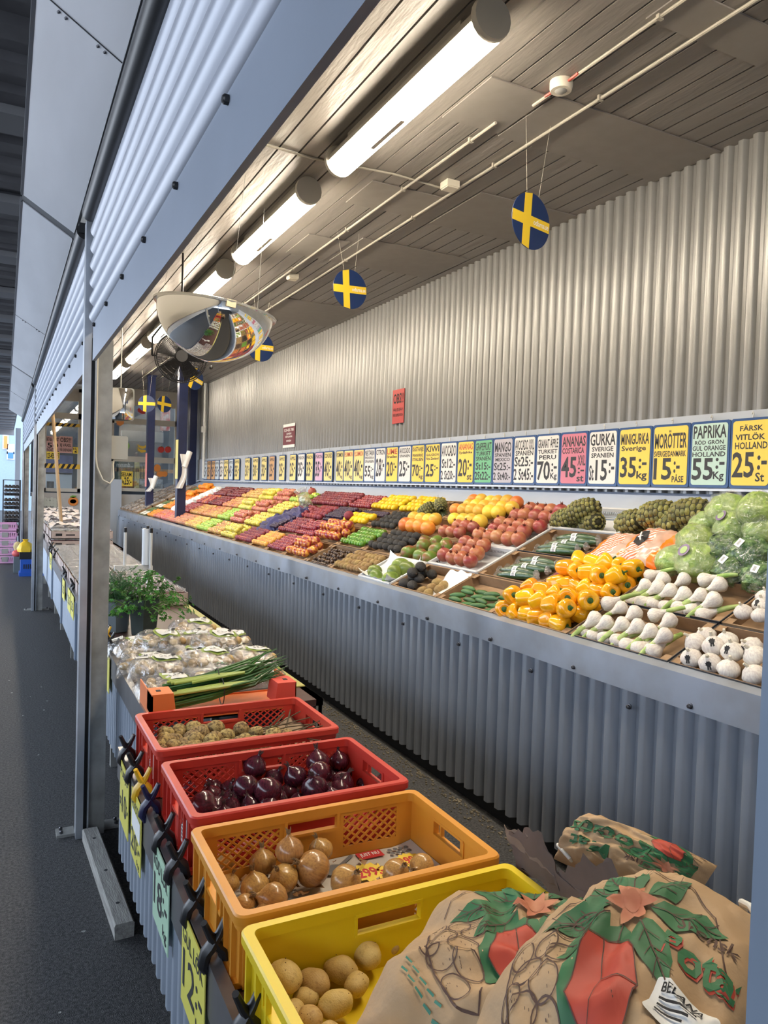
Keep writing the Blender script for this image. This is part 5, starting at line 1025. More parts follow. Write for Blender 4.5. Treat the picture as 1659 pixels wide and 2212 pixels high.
for k in range(7):
    y = 4.2 + k * 1.5
    MB().box(-0.008, 0.006, y - 2.8, y - 2.8 + .06, EYE - 1.29, ZA - .02).build('skirt_strip', M_steelblue, ct if y < 9 else ct, None, 0) if y < 9.2 else None
# ------------------------------------------------------------------ plastic crates
def crate(x, y, rz, m_, label, lattice=True, H=0.147, L=0.60, Wd=0.40):
    """x, y: left near corner; long side along x"""
    t = thing('plastic_crate', label, 'crate', M=Matrix.Translation((x, y, ZB)) @ Matrix.Rotation(rz, 4, 'Z'), group='plastic vegetable crates on the near counter')
    i0 = 0.018; th = 0.006
    MB().box(i0, L - i0, i0, Wd - i0, 0, 0.006).build('floor', m_, t, None, 0)
    m = MB()                                            # rim: rounded rolled edge with a skirt under it
    P = rrect(0, 0, L, Wd, 0.022); Q = rrect(0.020, 0.020, L - 0.020, Wd - 0.020, 0.016); n = len(P)
    def ring(A, za, B, zb, flip=False):
        m.add([(p[0], p[1], za) for p in A] + [(p[0], p[1], zb) for p in B], [((k, (k + 1) % n, n + (k + 1) % n, n + k) if not flip else (k, n + k, n + (k + 1) % n, (k + 1) % n)) for k in range(n)])
    P2 = rrect(0.003, 0.003, L - .003, Wd - .003, .02)
    ring(P, H - .020, P, H - .004); ring(P, H - .004, P2, H); ring(P2, H, Q, H); ring(Q, H, Q, H - .022); ring(Q, H - .02, P, H - .020)
    P3 = rrect(.006, .006, L - .006, Wd - .006, .02); ring(P3, H - .034, P3, H - .02); m.build('rim', m_, t, None, 35)
    def wall(fn, LL, long_):
        """fn(a, z, d) with a along the wall, d outward"""
        w = MB()
        def bx(a0, a1, z0, z1, d0=0, d1=th):
            vs = [fn(a, z, d) for z in (z0, z1) for d in (d0, d1) for a in (a0, a1)]
            w.add(vs, [(0, 2, 3, 1), (4, 5, 7, 6), (0, 1, 5, 4), (2, 6, 7, 3), (0, 4, 6, 2), (1, 3, 7, 5)])
        zt = H - 0.018
        if long_ and lattice:
            c = LL / 2; h0, h1 = c - .065, c + .065; a0, a1 = .045, c - .085; b0, b1 = c + .085, LL - .045
            z0, z1 = .036, H - .032
            bx(0, LL, 0, z0); bx(0, a0, z0, zt); bx(b1, LL, z0, zt); bx(a1, h0, z0, zt); bx(h1, b0, z0, zt); bx(a0, a1, z1, zt); bx(b0, b1, z1, zt)
            bx(h0, h1, z0, H - .056); bx(h0, h1, H - .024, zt); bx(h0 - .006, h1 + .006, H - .062, H - .055, -.004, th + .006); bx(h0 - .008, h0 - .0002, H - .0623, H - .0205, -.0035, th + .0055); bx(h1 + .0002, h1 + .008, H - .0623, H - .0205, -.0035, th + .0055)
            for (q0, q1) in ((a0, a1), (b0, b1)):
                W_ = q1 - q0; Hh = z1 - z0; st = .0265; sl = 0.82
                for sg in (1, -1):
                    k = -Hh / sl
                    while k < W_:
                        # diagonal strand clipped to the window
                        t0, t1 = max(0, -k / Hh * sl if k < 0 else 0), min(1, (W_ - k) / Hh * sl)
                        if t1 > t0:
                            xa, xb = k + t0 * Hh / sl, k + t1 * Hh / sl; za, zb = z0 + t0 * Hh, z0 + t1 * Hh
                            if sg < 0: xa, xb = W_ - xa, W_ - xb
                            dd = th / 2 + (.0005 if sg > 0 else 0); A = Vector(fn(q0 + xa, za, dd)); B = Vector(fn(q0 + xb, zb, dd)); w.bar(A, B, .0042, .005 if sg > 0 else .0053, Vector(fn(0, 0, 1)) - Vector(fn(0, 0, 0)))
                        k += st
        else:
            c = LL / 2; hw = .065 if not long_ else .07; h0, h1 = c - hw, c + hw; lo, hi = (H - .062, H - .028)
            bx(0, LL, 0, lo); bx(0, h0, lo, zt); bx(h1, LL, lo, zt); bx(h0, h1, hi, zt)
            bx(h0 - .004, h1 + .004, lo - .006, lo + .0003, -.003, th + .008); bx(h0 - .004, h1 + .004, hi - .0003, hi + .006, -.003, th + .008); bx(h0 - .006, h0 + .0003, lo - .002, hi + .002, -.0025, th + .0075); bx(h1 - .0003, h1 + .006, lo - .002, hi + .002, -.0025, th + .0075)
        if not long_:
            for a in (.02, .075, .13, LL - .14, LL - .085, LL - .03): bx(a, a + .008, .0, H - .02, th, th + .010)
            bx(.0, LL, .0, .012, th, th + .01)
        return w
    wall(lambda a, z, d: (i0 + a, i0 - d, z), L - 2 * i0, True).build('long_wall', m_, t, None, 0)
    wall(lambda a, z, d: (i0 + a, Wd - i0 + d, z), L - 2 * i0, True).build('long_wall', m_, t, None, 0)
    wall(lambda a, z, d: (i0 - d, i0 + a, z), Wd - 2 * i0, False).build('end_wall', m_, t, None, 0)
    wall(lambda a, z, d: (L - i0 + d, i0 + a, z), Wd - 2 * i0, False).build('end_wall', m_, t, None, 0)
    return t
def pl(n, c, c2, **k): return mat(n, c, 0.42, col2=c2, ns=6, lo=.3, hi=.75, **k)
M_verm = pl('vermilion_plastic', (0.62, 0.055, 0.03), (0.52, 0.04, 0.025)); M_red = pl('red_plastic', (0.60, 0.045, 0.028), (0.50, 0.035, 0.022)); M_ora = pl('orange_yellow_plastic', (0.72, 0.31, 0.03), (0.64, 0.25, 0.025)); M_yel = pl('yellow_plastic', (0.80, 0.60, 0.015), (0.76, 0.54, 0.012))
c1 = crate(0.412, 2.255, 0.01, M_verm, 'vermilion lattice crate of small muddy potatoes, farthest of the row')
c2 = crate(0.408, 1.765, 0.005, M_red, 'red lattice crate of red onions')
c3 = crate(0.392, 1.320, 0.0, M_ora, 'orange yellow lattice crate of brown onions')
c4 = crate(0.388, 0.895, 0.0, M_yel, 'bright yellow crate of large potatoes, nearest', False)
for c_ in (c1, c2):
    m = MB().box(.0085, .0105, .09, .15, .03, .105); lb = m.build('label', M_paper, c_, None, 0); m = MB()
    for k in range(6): m.box(.0075, .0084, .10, .14, .04 + .01 * k, .044 + .01 * k)
    m.build('label_print', mat('grey_print', (0.25, 0.25, 0.25), .6), lb, None, 0)
def pile(lst, ox, oy, sc, keys, cat_label, group, rdef, tilt=0.5):
    for i, e in enumerate(lst):
        u, v, r = ox + e[0] * sc, oy + e[1] * sc, e[2] * sc; rad = .035
        for _ in range(3):
            p = at(u, v, 'z', ZB + .012 + rad * .92 + (e[3] if len(e) > 3 else 0)); dp = RW[0][2] * p.x + RW[1][2] * p.y + RW[2][2] * (p.z - EYE); rad = min(rdef[1], max(rdef[0], r / 1617 * dp))
        k = keys[i % len(keys)] if isinstance(keys, list) else keys
        M = Matrix.Translation(p) @ (Matrix.Rotation(ru(0, 6.28), 4, 'Z') @ Matrix.Rotation(ru(-tilt, tilt) + (e[4] if len(e) > 4 else 0), 4, 'X'))
        put(k, M, rad, cat_label if isinstance(cat_label, str) else cat_label[i], group)
PLACED.clear(); random.seed(41)
S1 = 600 / 1659.0
ON = [(510, 1065, 62), (545, 1185, 60), (740, 1060, 82, .01), (900, 990, 88, .05, .2), (1085, 985, 75, .03, .3), (1038, 1095, 108, .01, .9), (866, 1155, 88, .01, .7), (695, 1205, 90), (800, 1280, 98, 0, 1.4), (632, 1320, 72, 0, 1.5), (1236, 1172, 98, 0, .6), (1535, 1125, 86, 0, .5), (1690, 1085, 78, 0, 1.5), (760, 1345, 60, 0, 1.2)]
OL = ['small brown onion in the far left corner of the orange crate', 'brown onion with frayed roots against the left wall of the orange crate', 'brown onion under the tall tufted one, left of it', 'brown onion with upright dry tuft, topmost in the pile', 'brown onion behind the largest one, dry tuft to the left', 'largest round brown onion, right side of the pile', 'pale peeling onion in the middle of the pile', 'brown onion left of the pale peeling one', 'wide brown onion near the front of the pile', 'brown onion at the near left corner of the crate', 'brown onion lying alone on newspaper beside the pile', 'brown onion near the middle of the newspaper, second from the right', 'rightmost brown onion on the newspaper', 'brown onion mostly hidden behind the near rim']
pile(ON, 300, 1480, S1, 'onion', OL, 'brown onions in the orange crate', (.022, .048), .3)
RO = [(690, 485, 74, .055, .2), (808, 560, 62, .02), (935, 550, 72, .03), (1068, 460, 74, .05), (1195, 455, 64, .035), (1075, 525, 72, .05, 1.9), (1050, 615, 82, .02, .6), (1215, 585, 72, .015, .3), (1300, 525, 56), (1345, 592, 50), (1450, 580, 52, .0, .4), (640, 620, 84, .03, 1.2), (770, 635, 86, .03, 1.0), (895, 640, 56), (842, 672, 42), (440, 620, 64, .01), (545, 625, 62, .01), (430, 660, 66, .02), (385, 720, 88, .02, 1.4), (545, 705, 60), (665, 725, 70), (300, 632, 52), (505, 750, 52), (372, 778, 46), (1160, 548, 48), (950, 690, 50), (1120, 660, 45), (700, 690, 50)]
pile(RO, 300, 1480, S1, 'red_onion', 'glossy dark red onion in the red crate', 'red onions in the red crate', (.024, .044), .6)
PT = [(875, 1740, 125, .02), (1045, 1775, 108, .0), (1208, 1697, 104), (1362, 1608, 104), (1515, 1552, 56), (1180, 1905, 112), (930, 1950, 85), (1025, 1995, 95), (1640, 1465, 52), (1615, 1505, 46), (830, 1890, 80), (1300, 1790, 90), (1120, 2090, 95), (1000, 1870, 80), (760, 1850, 80)]
PL_ = ['tall large potato at the far left of the yellow crate', 'potato right of the tall one in the yellow crate', 'speckled potato in the middle against the yellow wall', 'round potato with an eye under the crate handle', 'small potato beside the paper bag, right of the round one', 'potato lying before the speckled one, near the paper bag', 'potato at the lower left of the yellow crate', 'potato at the bottom edge of the view, yellow crate', 'upper of two tiny potatoes at the far right', 'lower of two tiny potatoes at the far right', 'half hidden potato under the tall one', 'potato tucked under the crease of the paper bag', 'potato below the frame edge in the yellow crate', 'potato buried beneath the others', 'potato in the corner of the yellow crate']
pile(PT, 300, 1480, S1, ['potato0', 'potato1', 'potato2', 'potato3'], PL_, 'large potatoes in the yellow crate', (.022, .054), .5)
for k in range(24):
    put('red_onion', Matrix.Translation((ru(.455, .90), ru(1.82, 2.10), ZB + .05)) @ rot_any(), ru(.028, .034), 'glossy dark red onion in the red crate', 'red onions in the red crate')
for k in range(70):
    u, v = ru(120, 880), ru(255, 400)
    if v < 300 and u > 700 and rnd() < .3: continue
    p = at(300 + (u + (v - 250) * .15) * S1, 1480 + v * S1, 'z', EYE - ru(.835, .860)); 
    if p.x < .45 or p.y < 2.30 or p.y > 2.61: continue
    put('spud%d' % (k % 4), Matrix.Translation(p) @ rot_any(), ru(.023, .032), 'small muddy new potato in the vermilion crate', 'new potatoes in the vermilion crate')
for k in range(60):
    put('spud%d' % (k % 4), Matrix.Translation((ru(.46, .78), ru(2.30, 2.60), EYE - ru(.88, .90))) @ rot_any(), ru(.02, .028), 'small muddy new potato in the vermilion crate', 'new potatoes in the vermilion crate')
real()
# newspaper, skins, paper lining
t = thing('newspaper', 'printed newspaper sheet lining the orange crate', 'newspaper', (0.412, 1.34, ZB + .008))
MB().grid(lambda i, j: (.56 * i, .36 * j, .002 + .003 * math.sin(7 * i) * math.sin(5 * j) + .02 * max(0, i - .92) * 8), 20, 14).build('sheet', mat('newsprint', (0.56, 0.52, 0.45), .8, col2=(0.46, 0.42, 0.36), ns=9, lo=.3, hi=.5), t)
m = MB(); 
def burst(m, c, r, ry): plate(m, [(c[0] + (r if k % 2 else r * .82) * math.cos(2 * PI * k / 28), c[1] + (ry if k % 2 else ry * .82) * math.sin(2 * PI * k / 28)) for k in range(28)], .0085, .0092)
burst(m, (.392, .257), .046, .046); burst(m, (.509, .270), .038, .038); yb = m.build('yellow_burst', M_yellow, t, None, 0)
m = MB(); put_text(m, '299:-', .358, .235, .428, .277, .0096, 0, .03); put_text(m, '299:-', .480, .252, .538, .288, .0096, 0, .03); m.build('price_print', mat('red_print', (0.55, 0.03, 0.03), .6), yb, None, 0)
m = MB(); plate(m, [(.395, .318), (.462, .318), (.462, .352), (.395, .352)], .0085, .0092); rf_ = m.build('red_flag', mat('red_print', (0, 0, 0)), t, None, 0)
m = MB(); put_text(m, 'JUST NU', .402, .325, .455, .345, .0096, 0, .02); m.build('flag_print', M_paper, rf_, None, 0)
m = MB(); plate(m, circ(.318, .300, .036, 20, .024), .0085, .0092); m.bar((.335, .312, .009), (.385, .35, .009), .010, .001)
for k in range(8): plate(m, circ(.485 + .016 * (k % 4), .318 + .018 * (k // 4), .006, 10), .0085, .0092)
m.build('pan_picture', mat('grey_picture', (0.16, 0.16, 0.16), .6), t, None, 0)
m = MB()
for k in range(10): m.box(.06 + .02 * (k % 2), .20, .04 + .03 * k, .046 + .03 * k, .0085, .009); m.box(.40, .53, .03 + .018 * k, .033 + .018 * k, .0085, .009)
m.build('text_lines', mat('grey_print', (0, 0, 0)), t, None, 0)
random.seed(77); m = MB()
for k in range(120):
    c = Vector((.42 + abs(random.gauss(.2, .12)), 1.35 + ru(0, .33), ZB + .016 + ru(0, .01))); s = ru(.003, .018); a = ru(0, 6)
    m.add([c + Vector((s * math.cos(a + q) * ru(.5, 1.2), s * math.sin(a + q) * ru(.5, 1.2), ru(0, .012))) for q in (0, 1.5, 3, 4.5)], [(0, 1, 2), (0, 2, 3)])
tag(m.build('onion_skin', mat('loose_onion_skin', (0.40, 0.20, 0.07), .5, var=.5, ns=30)), 'papery loose brown onion skins scattered over the newspaper', 'onion skin', None, 'stuff')
random.seed(5); t = thing('twigs', 'bunch of thin dry twigs lying on the small potatoes', 'twigs', (0.80, 2.38, EYE - .87)); m = MB()
for k in range(14): a = ru(-.1, .14); m.tube([(ru(-.1, 0), a, ru(0, .02)), (ru(.02, .08), a * .6, ru(.02, .05)), (ru(.1, .18), a * 1.4 + ru(-.05, .05), ru(.02, .07))], .002, 4)
m.build('twig', mat('dry_twig', (0.10, 0.075, 0.04), .9), t)
t = thing('sacking_paper', 'crumpled brown paper lining the right of the vermilion crate', 'paper', (0.70, 2.29, ZB + .01))
MB().grid(lambda i, j: (.28 * i, .34 * j, .03 + .035 * i * i + .02 * noise.noise(Vector((6 * i, 6 * j, 0)))), 18, 18).build('sheet', mat('kraft_light', (0.36, 0.26, 0.16), .85, var=.25, ns=5), t, None, 180)
# ------------------------------------------------------------------ cardboard box of spring onions
t = thing('spring_onion_box', 'orange cardboard box behind the vermilion crate, holding spring onions', 'box', (0.475, 2.70, ZA))
M_ob = mat('orange_card', (0.80, 0.20, 0.045), .55); M_rb = mat('red_card', (0.72, 0.08, 0.05), .55)
m = MB().box(0, .54, 0, .26, .0, .006); m.box(0, .54, 0, .004, 0, .035); m.box(0, .54, .256, .26, 0, .012); m.box(0, .004, 0, .26, 0, .10); m.box(.536, .54, 0, .26, 0, .10); m.build('box', M_ob, t, None, 0)
for x, m_, s in ((0, M_ob, 1), (.54, M_rb, -1)):
    m = MB(); m.prism([(0, .03), (.0, .105), (.075 * s, .105), (.085 * s, .03)], .0, .10, lambda p, q: (x + p[0], q, p[1])); m.build('corner_post', m_, t, None, 0); MB().box(x + .03 * s - .008, x + .03 * s + .008, .04, .06, .1045, .1065).build('corner_hole', M_dark, t, None, 0)
random.seed(13)
M_leek = fm('spring_onion_leaf', (0.02, 0.085, 0.025), (0.05, 0.15, 0.03), rough=.4, rand=.4, ns=3)
for q, (y, lab_) in enumerate(((2.80, 'bunch of dark green spring onions nearest the crate'), (2.87, 'bunch of spring onions behind, tips toward the bench'))):
    t = thing('spring_onion_bunch', lab_, 'spring onions', (0.55, y, ZA + .022 + .02 * q), 'spring onion bunches'); m = MB()
    for k in range(20):
        a = ru(-.035, .035); h = ru(0, .05); m.tube([(ru(-.02, .02), a, h), (.15, a * 1.1, h + .02), (.32, a + ru(-.03, .05), h + .04 + ru(0, .02)), (.45 + ru(-.05, .05), a + ru(-.03, .10), h + .06 + ru(0, .05))], [.005, .0055, .005, .001], 6)
    m.build('leaf', M_leek, t); m = MB()
    for k in range(5): m.tube([(ru(0, .1), -.04 + .01 * k, .06), (.2, -.045 + .008 * k, .075), (.3, -.03, .08)], [.006, .007, .006], 7)
    m.build('pale_stem', mat('pale_leek', (0.36, 0.45, 0.10), .35), t); MB().tube([(.2 + .002 * math.cos(a), .048 * math.cos(a) + .0, .045 + .05 * math.sin(a)) for a in [2 * PI * k / 16 for k in range(17)]], .002, 5).build('band', M_black, t)
# ------------------------------------------------------------------ clear bags of potatoes
random.seed(52)
M_film = film('potato_bag_film', gloss=.27, rough=.10, bump=.9, bs=9.0, haze=.10)
M_bp = fm('bagged_potato', (0.60, 0.42, 0.17), (0.48, 0.31, 0.11), rough=.5, ns=4, rand=.15)
M_glab = mat('green_oval_print', (0.24, 0.34, 0.05), .5)
def pbag(x, y, z, rz, tilt, label, style):
    M = Matrix.Translation((x, y, z)) @ Matrix.Rotation(rz, 4, 'Z') @ Matrix.Rotation(tilt, 4, 'X'); t = thing('potato_bag', label, 'bag', M=M, group='clear bags of small potatoes on the second counter')
    sd = ru(0, 50); Lx, Ly, H = .235, .17, .062
    def top(i, j):
        u, v = 2 * i - 1, 2 * j - 1
        h = H * (max(0, 1 - abs(u) ** 4) * max(0, 1 - abs(v) ** 3)) ** .55
        return Vector((u * Lx / 2 * (1 + .06 * noise.noise(Vector((v * 2, sd, 0)))), v * Ly / 2 * (1 + .08 * noise.noise(Vector((u * 2.5, sd, 4)))), .012 + h + .012 * noise.noise(Vector((u * 3.2, v * 3, sd))) + .006 * abs(noise.noise(Vector((u * 8, v * 8, sd + 3))))))
    g = MB(); g.grid(top, 22, 18); g.grid(lambda i, j: Vector((top(i, j).x, top(i, j).y, .006)), 4, 4); g.build('film', M_film, t, None, 180)
    for k in range(9):
        MB().plus(spud_mb(k, 9, 7), Matrix.Translation((-.075 + .05 * (k % 4) + ru(-.01, .01) + (.025 if k > 3 else 0), -.042 + .042 * (k // 4) + ru(-.008, .008), .030 + ru(0, .012))) @ rot_any() @ Matrix.Scale(ru(.021, .026), 4)).build('potato', M_bp, t)
    def oval(cx, cy, rx, ry, dz, name, m_):
        g = MB(); n = 20; P = [top(cx + rx * math.cos(2 * PI * k / n), cy + ry * math.sin(2 * PI * k / n)) + Vector((0, 0, dz)) for k in range(n)]; g.add(P + [top(cx, cy) + Vector((0, 0, dz + .001))], [(k, (k + 1) % n, n) for k in range(n)]); return g.build(name, m_, t)
    if style != 2:
        oval(.66, .55, .27, .30, .004, 'green_oval', M_glab); wo_ = oval(.66, .55, .22, .23, .006, 'white_oval', M_paper)
        g = MB(); [g.add([top(a, b) + Vector((0, 0, .009)) for a, b in ((x, y), (x + .05, y), (x + .05, y + .035), (x, y + .035))], [(0, 1, 2, 3)]) for x in (.54, .61, .68) for y in (.44, .52)]; g.build('print', mat('grey_print', (0, 0, 0)), wo_, None, 0)
        g = MB(); c = top(.78, .68) + Vector((0, 0, .009)); g.add([c + Vector((.012 * math.cos(a) * (1 if k % 2 else .6), .012 * math.sin(a), 0)) for k, a in enumerate([2 * PI * q / 10 for q in range(10)])], [tuple(range(10))]); g.build('emblem', M_ink, wo_, None, 0)
    else:
        g = MB()
        for k in range(26): c = top(ru(.5, .9), ru(.3, .8)) + Vector((0, 0, .004)); a = ru(0, 6); g.add([c, c + Vector((.016 * math.cos(a), .016 * math.sin(a), 0)), c + Vector((.004, .006, 0))], [(0, 1, 2)])
        g.build('green_print', mat('green_leaf_print', (0.12, 0.30, 0.18), .5), t)
    if style == 1:
        g = MB(); P = [(.12, .55), (.34, .50), (.36, .80), (.14, .86)]; g.add([top(*p) + Vector((0, 0, .006)) for p in P], [(0, 1, 2, 3)]); pl_2 = g.build('price_label', M_paper, t, None, 0)
        g = MB(); put_text(g, 'Mandel', .15, .60, .33, .70, 0, 0, .02, lambda a, b: top(a, b) + Vector((0, 0, .0085))); g.build('label_print', M_ink, pl_2, None, 0)
names = ['first', 'second', 'third', 'fourth', 'fifth']; cols = ['walkway', 'middle', 'aisle']
for j in range(5):
    for i in range(3):
        x = .575 + .205 * i + ru(-.012, .012) + .02 * (j % 2); y = 3.06 + .195 * j + ru(-.015, .015) + (.05 if i == 2 else 0); lift = .0 + .03 * (j % 2) + .02 * (i == 1)
        sty = 2 if (i == 1 and j == 0) else (1 if rnd() < .4 else 0)
        pbag(x, y, ZA + .004 + lift, ru(-.22, .22), .12, 'clear bag of small potatoes, %s from the crates in the %s side line' % (names[j], cols[i]), sty)
for k, (x, y, z) in enumerate(((.66, 3.62, .075), (.90, 3.50, .08), (.88, 3.90, .07))): pbag(x, y, ZA + z, ru(-.3, .3), .2, 'clear potato bag lying on top of the others, %s of three toward the herbs' % names[k], k % 2)
# ------------------------------------------------------------------ herbs in buckets
random.seed(61)
def bucket(x, y, r, h, label, m_):
    t = thing('hex_bucket', label, 'bucket', (x, y, ZA)); m = MB().lathe([(r * .78, 0), (r, h), (r * 1.03, h), (r * .96, h), (r * .74, .01)], 6, Matrix.Rotation(.3, 4, 'Z')); m.build('bucket', m_, t, None, 20); return t
M_bk = mat('dark_green_bucket', (0.055, 0.075, 0.07), .4, var=.2); M_bk2 = mat('grey_bucket', (0.17, 0.20, 0.22), .45)
bx_, by_ = 0.715, 4.36
bucket(bx_, by_, .095, .20, 'dark green hexagonal bucket of parsley on the brown cloth', M_bk); bucket(bx_ - .13, by_ + .12, .085, .19, 'grey hexagonal bucket behind, holding dill', M_bk2)
M_pl = fm('parsley_leaf', (0.055, 0.20, 0.03), (0.10, 0.28, 0.05), rough=.45, ns=8, rand=.45, hue=.02)
t = thing('parsley_bunch', 'bushy bright green parsley spilling from the dark bucket', 'herb', (bx_, by_, ZA + .18)); m = MB(); stm = MB()
for k in range(85):
    a = ru(0, 6.28); sp = ru(0, 1) ** .7; l = ru(.12, .24); d = Vector((math.cos(a) * sp * .85 + .12, math.sin(a) * sp * .85 - .1, 1.0 - .75 * sp)).normalized()
    o = Vector((math.cos(a) * .05 * sp, math.sin(a) * .05 * sp, -.05)); e = o + d * l + Vector((.03 * sp, 0, -.06 * sp * sp)); stm.tube([o, o + d * l * .6, e], [.0022, .002, .0012], 4, cap=False)
    for q in range(7):
        c = e + Vector((random.gauss(0, .018), random.gauss(0, .018), random.gauss(0, .012))); n = (d + Vector((ru(-.9, .9), ru(-.9, .9), ru(-.2, .9)))).normalized(); tx = n.cross(Vector((ru(-1, 1), ru(-1, 1), ru(-1, 1)))).normalized(); ty = n.cross(tx); s = ru(.009, .017); P = []
        for b in range(10): rr = s * (1 if b % 2 == 0 else .5) * (1.15 if b == 0 else 1); P.append(c + tx * rr * math.cos(b * PI / 5) + ty * rr * math.sin(b * PI / 5) + n * .003 * (b % 2))
        m.add(P + [c - n * .002], [(b, (b + 1) % 10, 10) for b in range(10)])
o = m.build('leaf_mass', M_pl, t, None, 0); o['kind'] = 'stuff'; o = stm.build('stems', fm('parsley_stem', (0.12, 0.26, 0.06), (0.16, 0.3, 0.08)), t); o['kind'] = 'stuff'
t = thing('dill_bunch', 'feathery dark green dill behind the parsley', 'herb', (bx_ - .13, by_ + .12, ZA + .17)); m = MB()
for k in range(60):
    a = ru(0, 6.28); sp = ru(0, 1) ** .8; d = Vector((math.cos(a) * sp * .7, math.sin(a) * sp * .7, 1 - .5 * sp)).normalized(); l = ru(.14, .24); o = Vector((0, 0, -.05)); e = o + d * l; m.tube([o, e], [.0018, .001], 3, cap=False)
    for q in range(16):
        f = ru(.45, 1.05); c = o + d * l * f; w = Vector((ru(-1, 1), ru(-1, 1), ru(-.3, .9))).normalized(); m.bar(c, c + w * ru(.02, .045), .0012, .0012); c2_ = c + w * .02; w2 = (w + Vector((ru(-1, 1), ru(-1, 1), ru(-.5, 1)))).normalized(); m.bar(c2_, c2_ + w2 * .02, .001, .001)
o = m.build('fronds', fm('dill_frond', (0.03, 0.11, 0.03), (0.05, 0.15, 0.04), rand=.3), t, None, 0); o['kind'] = 'stuff'
t = thing('sprout_net', 'green net of brussels sprouts beside the steel post', 'net bag', (0.56, 4.62, ZA)); random.seed(3)
for k in range(34): MB().ball((ru(-.08, .09), ru(-.09, .09), .025 + .03 * (k // 14) + ru(0, .01)), ru(.018, .022), 9, 7).build('sprout', fm('sprout', (0.22, 0.36, 0.10), (0.10, 0.24, 0.06), ns=20, rand=.2), t)
m = MB()
for k in range(14):
    a = 2 * PI * k / 14
    for sg in (1, -1): m.tube([((.11 - .05 * q * q) * math.cos(a + sg * q * 1.2), (.115 - .05 * q * q) * math.sin(a + sg * q * 1.2), .005 + .15 * q) for q in [w / 8 for w in range(9)]], .0016, 4, cap=False)
m.build('net', mat('green_net', (0.01, 0.28, 0.16), .4), t)
# ------------------------------------------------------------------ bag roll stand
P = lambda u, v, Y=5.05: at(u, v, 'y', Y)
b0 = P(322, 1300); t = thing('bag_stand', 'white T shaped stand with three rods and a roll of bags, on the second counter', 'stand', (b0.x, 5.05, ZA)); O = Vector((b0.x, 5.05, ZA)); J = P(322, 1226) - O
m = MB().box(-.016, .016, -.016, .016, 0, J.z + .012); m.box(-.06, .06, -.06, .06, 0, .006); m.build('upright', M_white, t, None, 0)
E1 = P(247, 1227) - O; m = MB().bar(E1, J + Vector((.018, 0, 0)), .034, .034); m.build('cross_bar', M_white, t, None, 0); m = MB().box(J.x - .0, J.x + .035, -.26, -.0, J.z - .017, J.z + .017); m.box(J.x, J.x + .035, -.10, .02, J.z - .017, J.z + .017)
for (u, v) in ((271, 1140), (319, 1136), (324, 1140)):
    q = P(u, v) - O; dy = -.05 if u == 324 else 0; r = MB().tube([(q.x, dy, J.z), (q.x, dy, q.z - .03)], .0095, 10); rr_ = r.build('rod', M_white, t); MB().tube([(q.x, dy, q.z - .03), (q.x, dy, q.z)], .0105, 10).build('rod_cap', M_black, rr_)
q = P(318, 1180) - O; MB().tube([(q.x, 0.0, J.z + .02), (q.x, 0.0, J.z + .255)], .033, 18).build('bag_roll', M_plastic, t)
# ------------------------------------------------------------------ spring clamps and hand written cards on the rails
M_clampy = mat('yellow_clamp_plastic', (0.70, 0.42, 0.02), .4); M_clampb = mat('navy_clamp_plastic', (0.012, 0.014, 0.06), .4)
def clamp(u, v, X, z, m_, label):
    p = at(u, v, 'x', X); t = thing('spring_clamp', label, 'clamp', (X + .012, p.y, z), 'spring clamps on the counter rails')
    for s in (1, -1):
        m = MB().tube([(0.012 * s, .0, -.03), (.022 * s, 0, -.012), (.016 * s, 0, .012), (.006 * s, 0, .022), (-.010 * s, 0, .045), (-.022 * s, 0, .072)], [.008, .011, .012, .012, .008, .0065], 8); m.v = [(x, y * 1.5, z_) for x, y, z_ in m.v]; m.build('jaw', m_, t)
    MB().tube([(0, -.014, .026), (0, .014, .026)], .008, 8).build('spring_pin', M_screw, t)
RBx, RBz = .372, ZB + .018
for (u, v, m_, lab_) in ((267, 1585, M_black, 'black clamp at the far end of the near rail'), (284, 1622, M_black, 'black clamp second along the near rail beside the 10 card'), (300, 1655, M_clampy, 'yellow clamp above the 20 card'), (316, 1700, M_clampb, 'navy clamp between the 20 card and the mint card'), (345, 1785, M_black, 'black clamp at the far top of the mint card'), (372, 1850, M_black, 'black clamp at the near top of the mint card'), (410, 1950, M_black, 'black clamp at the far top of the yellow onion card'), (450, 2048, M_black, 'black clamp at the near top of the yellow onion card'), (520, 2190, M_black, 'black clamp nearest, at the bottom edge of the view')): clamp(u, v, .368, RBz, m_, lab_)
def card(u0, v0, u1, v1, h, c, lines, label, X=.362, z=None):
    a = at(u0, v0, 'x', X); b = at(u1, v1, 'x', X); z = (RBz - .004) if z is None else z; w = a.y - b.y
    t = thing('price_card', label, 'sign', M=Matrix(((0, 0, -1, X), (-1, 0, 0, (a.y + b.y) / 2), (0, 1, 0, z - h), (0, 0, 0, 1))), group='hand written price cards clamped to the rails')
    m = MB(); plate(m, [(-w / 2, 0), (w / 2, 0), (w / 2, h), (-w / 2, h)], 0, .0025); cd = m.build('card', CARD[c], t, None, 0); m = MB()
    for s, x0, y0, x1, y1 in lines: put_text(m, s, w * (x0 - .5), h * y0, w * (x1 - .5), h * y1, .0034, 0, .01)
    m.build('lettering', INK['k'], cd, None, 0)
    return t, w
CY = {'y2': mat('card_lemon', (0.72, 0.66, 0.12), .55)}; CARD['y2'] = CY['y2']; CARD['g2'] = mat('card_mint_green', (0.45, 0.66, 0.48), .55)
card(397, 1968, 446, 2075, .195, 'y2', [('GUL LÖK', .06, .72, .94, .93), ('12', .08, .22, .62, .64), (':-', .66, .34, .92, .58), ('kg', .68, .06, .92, .24)], 'lemon yellow card GUL LÖK 12:- kg on the near rail')
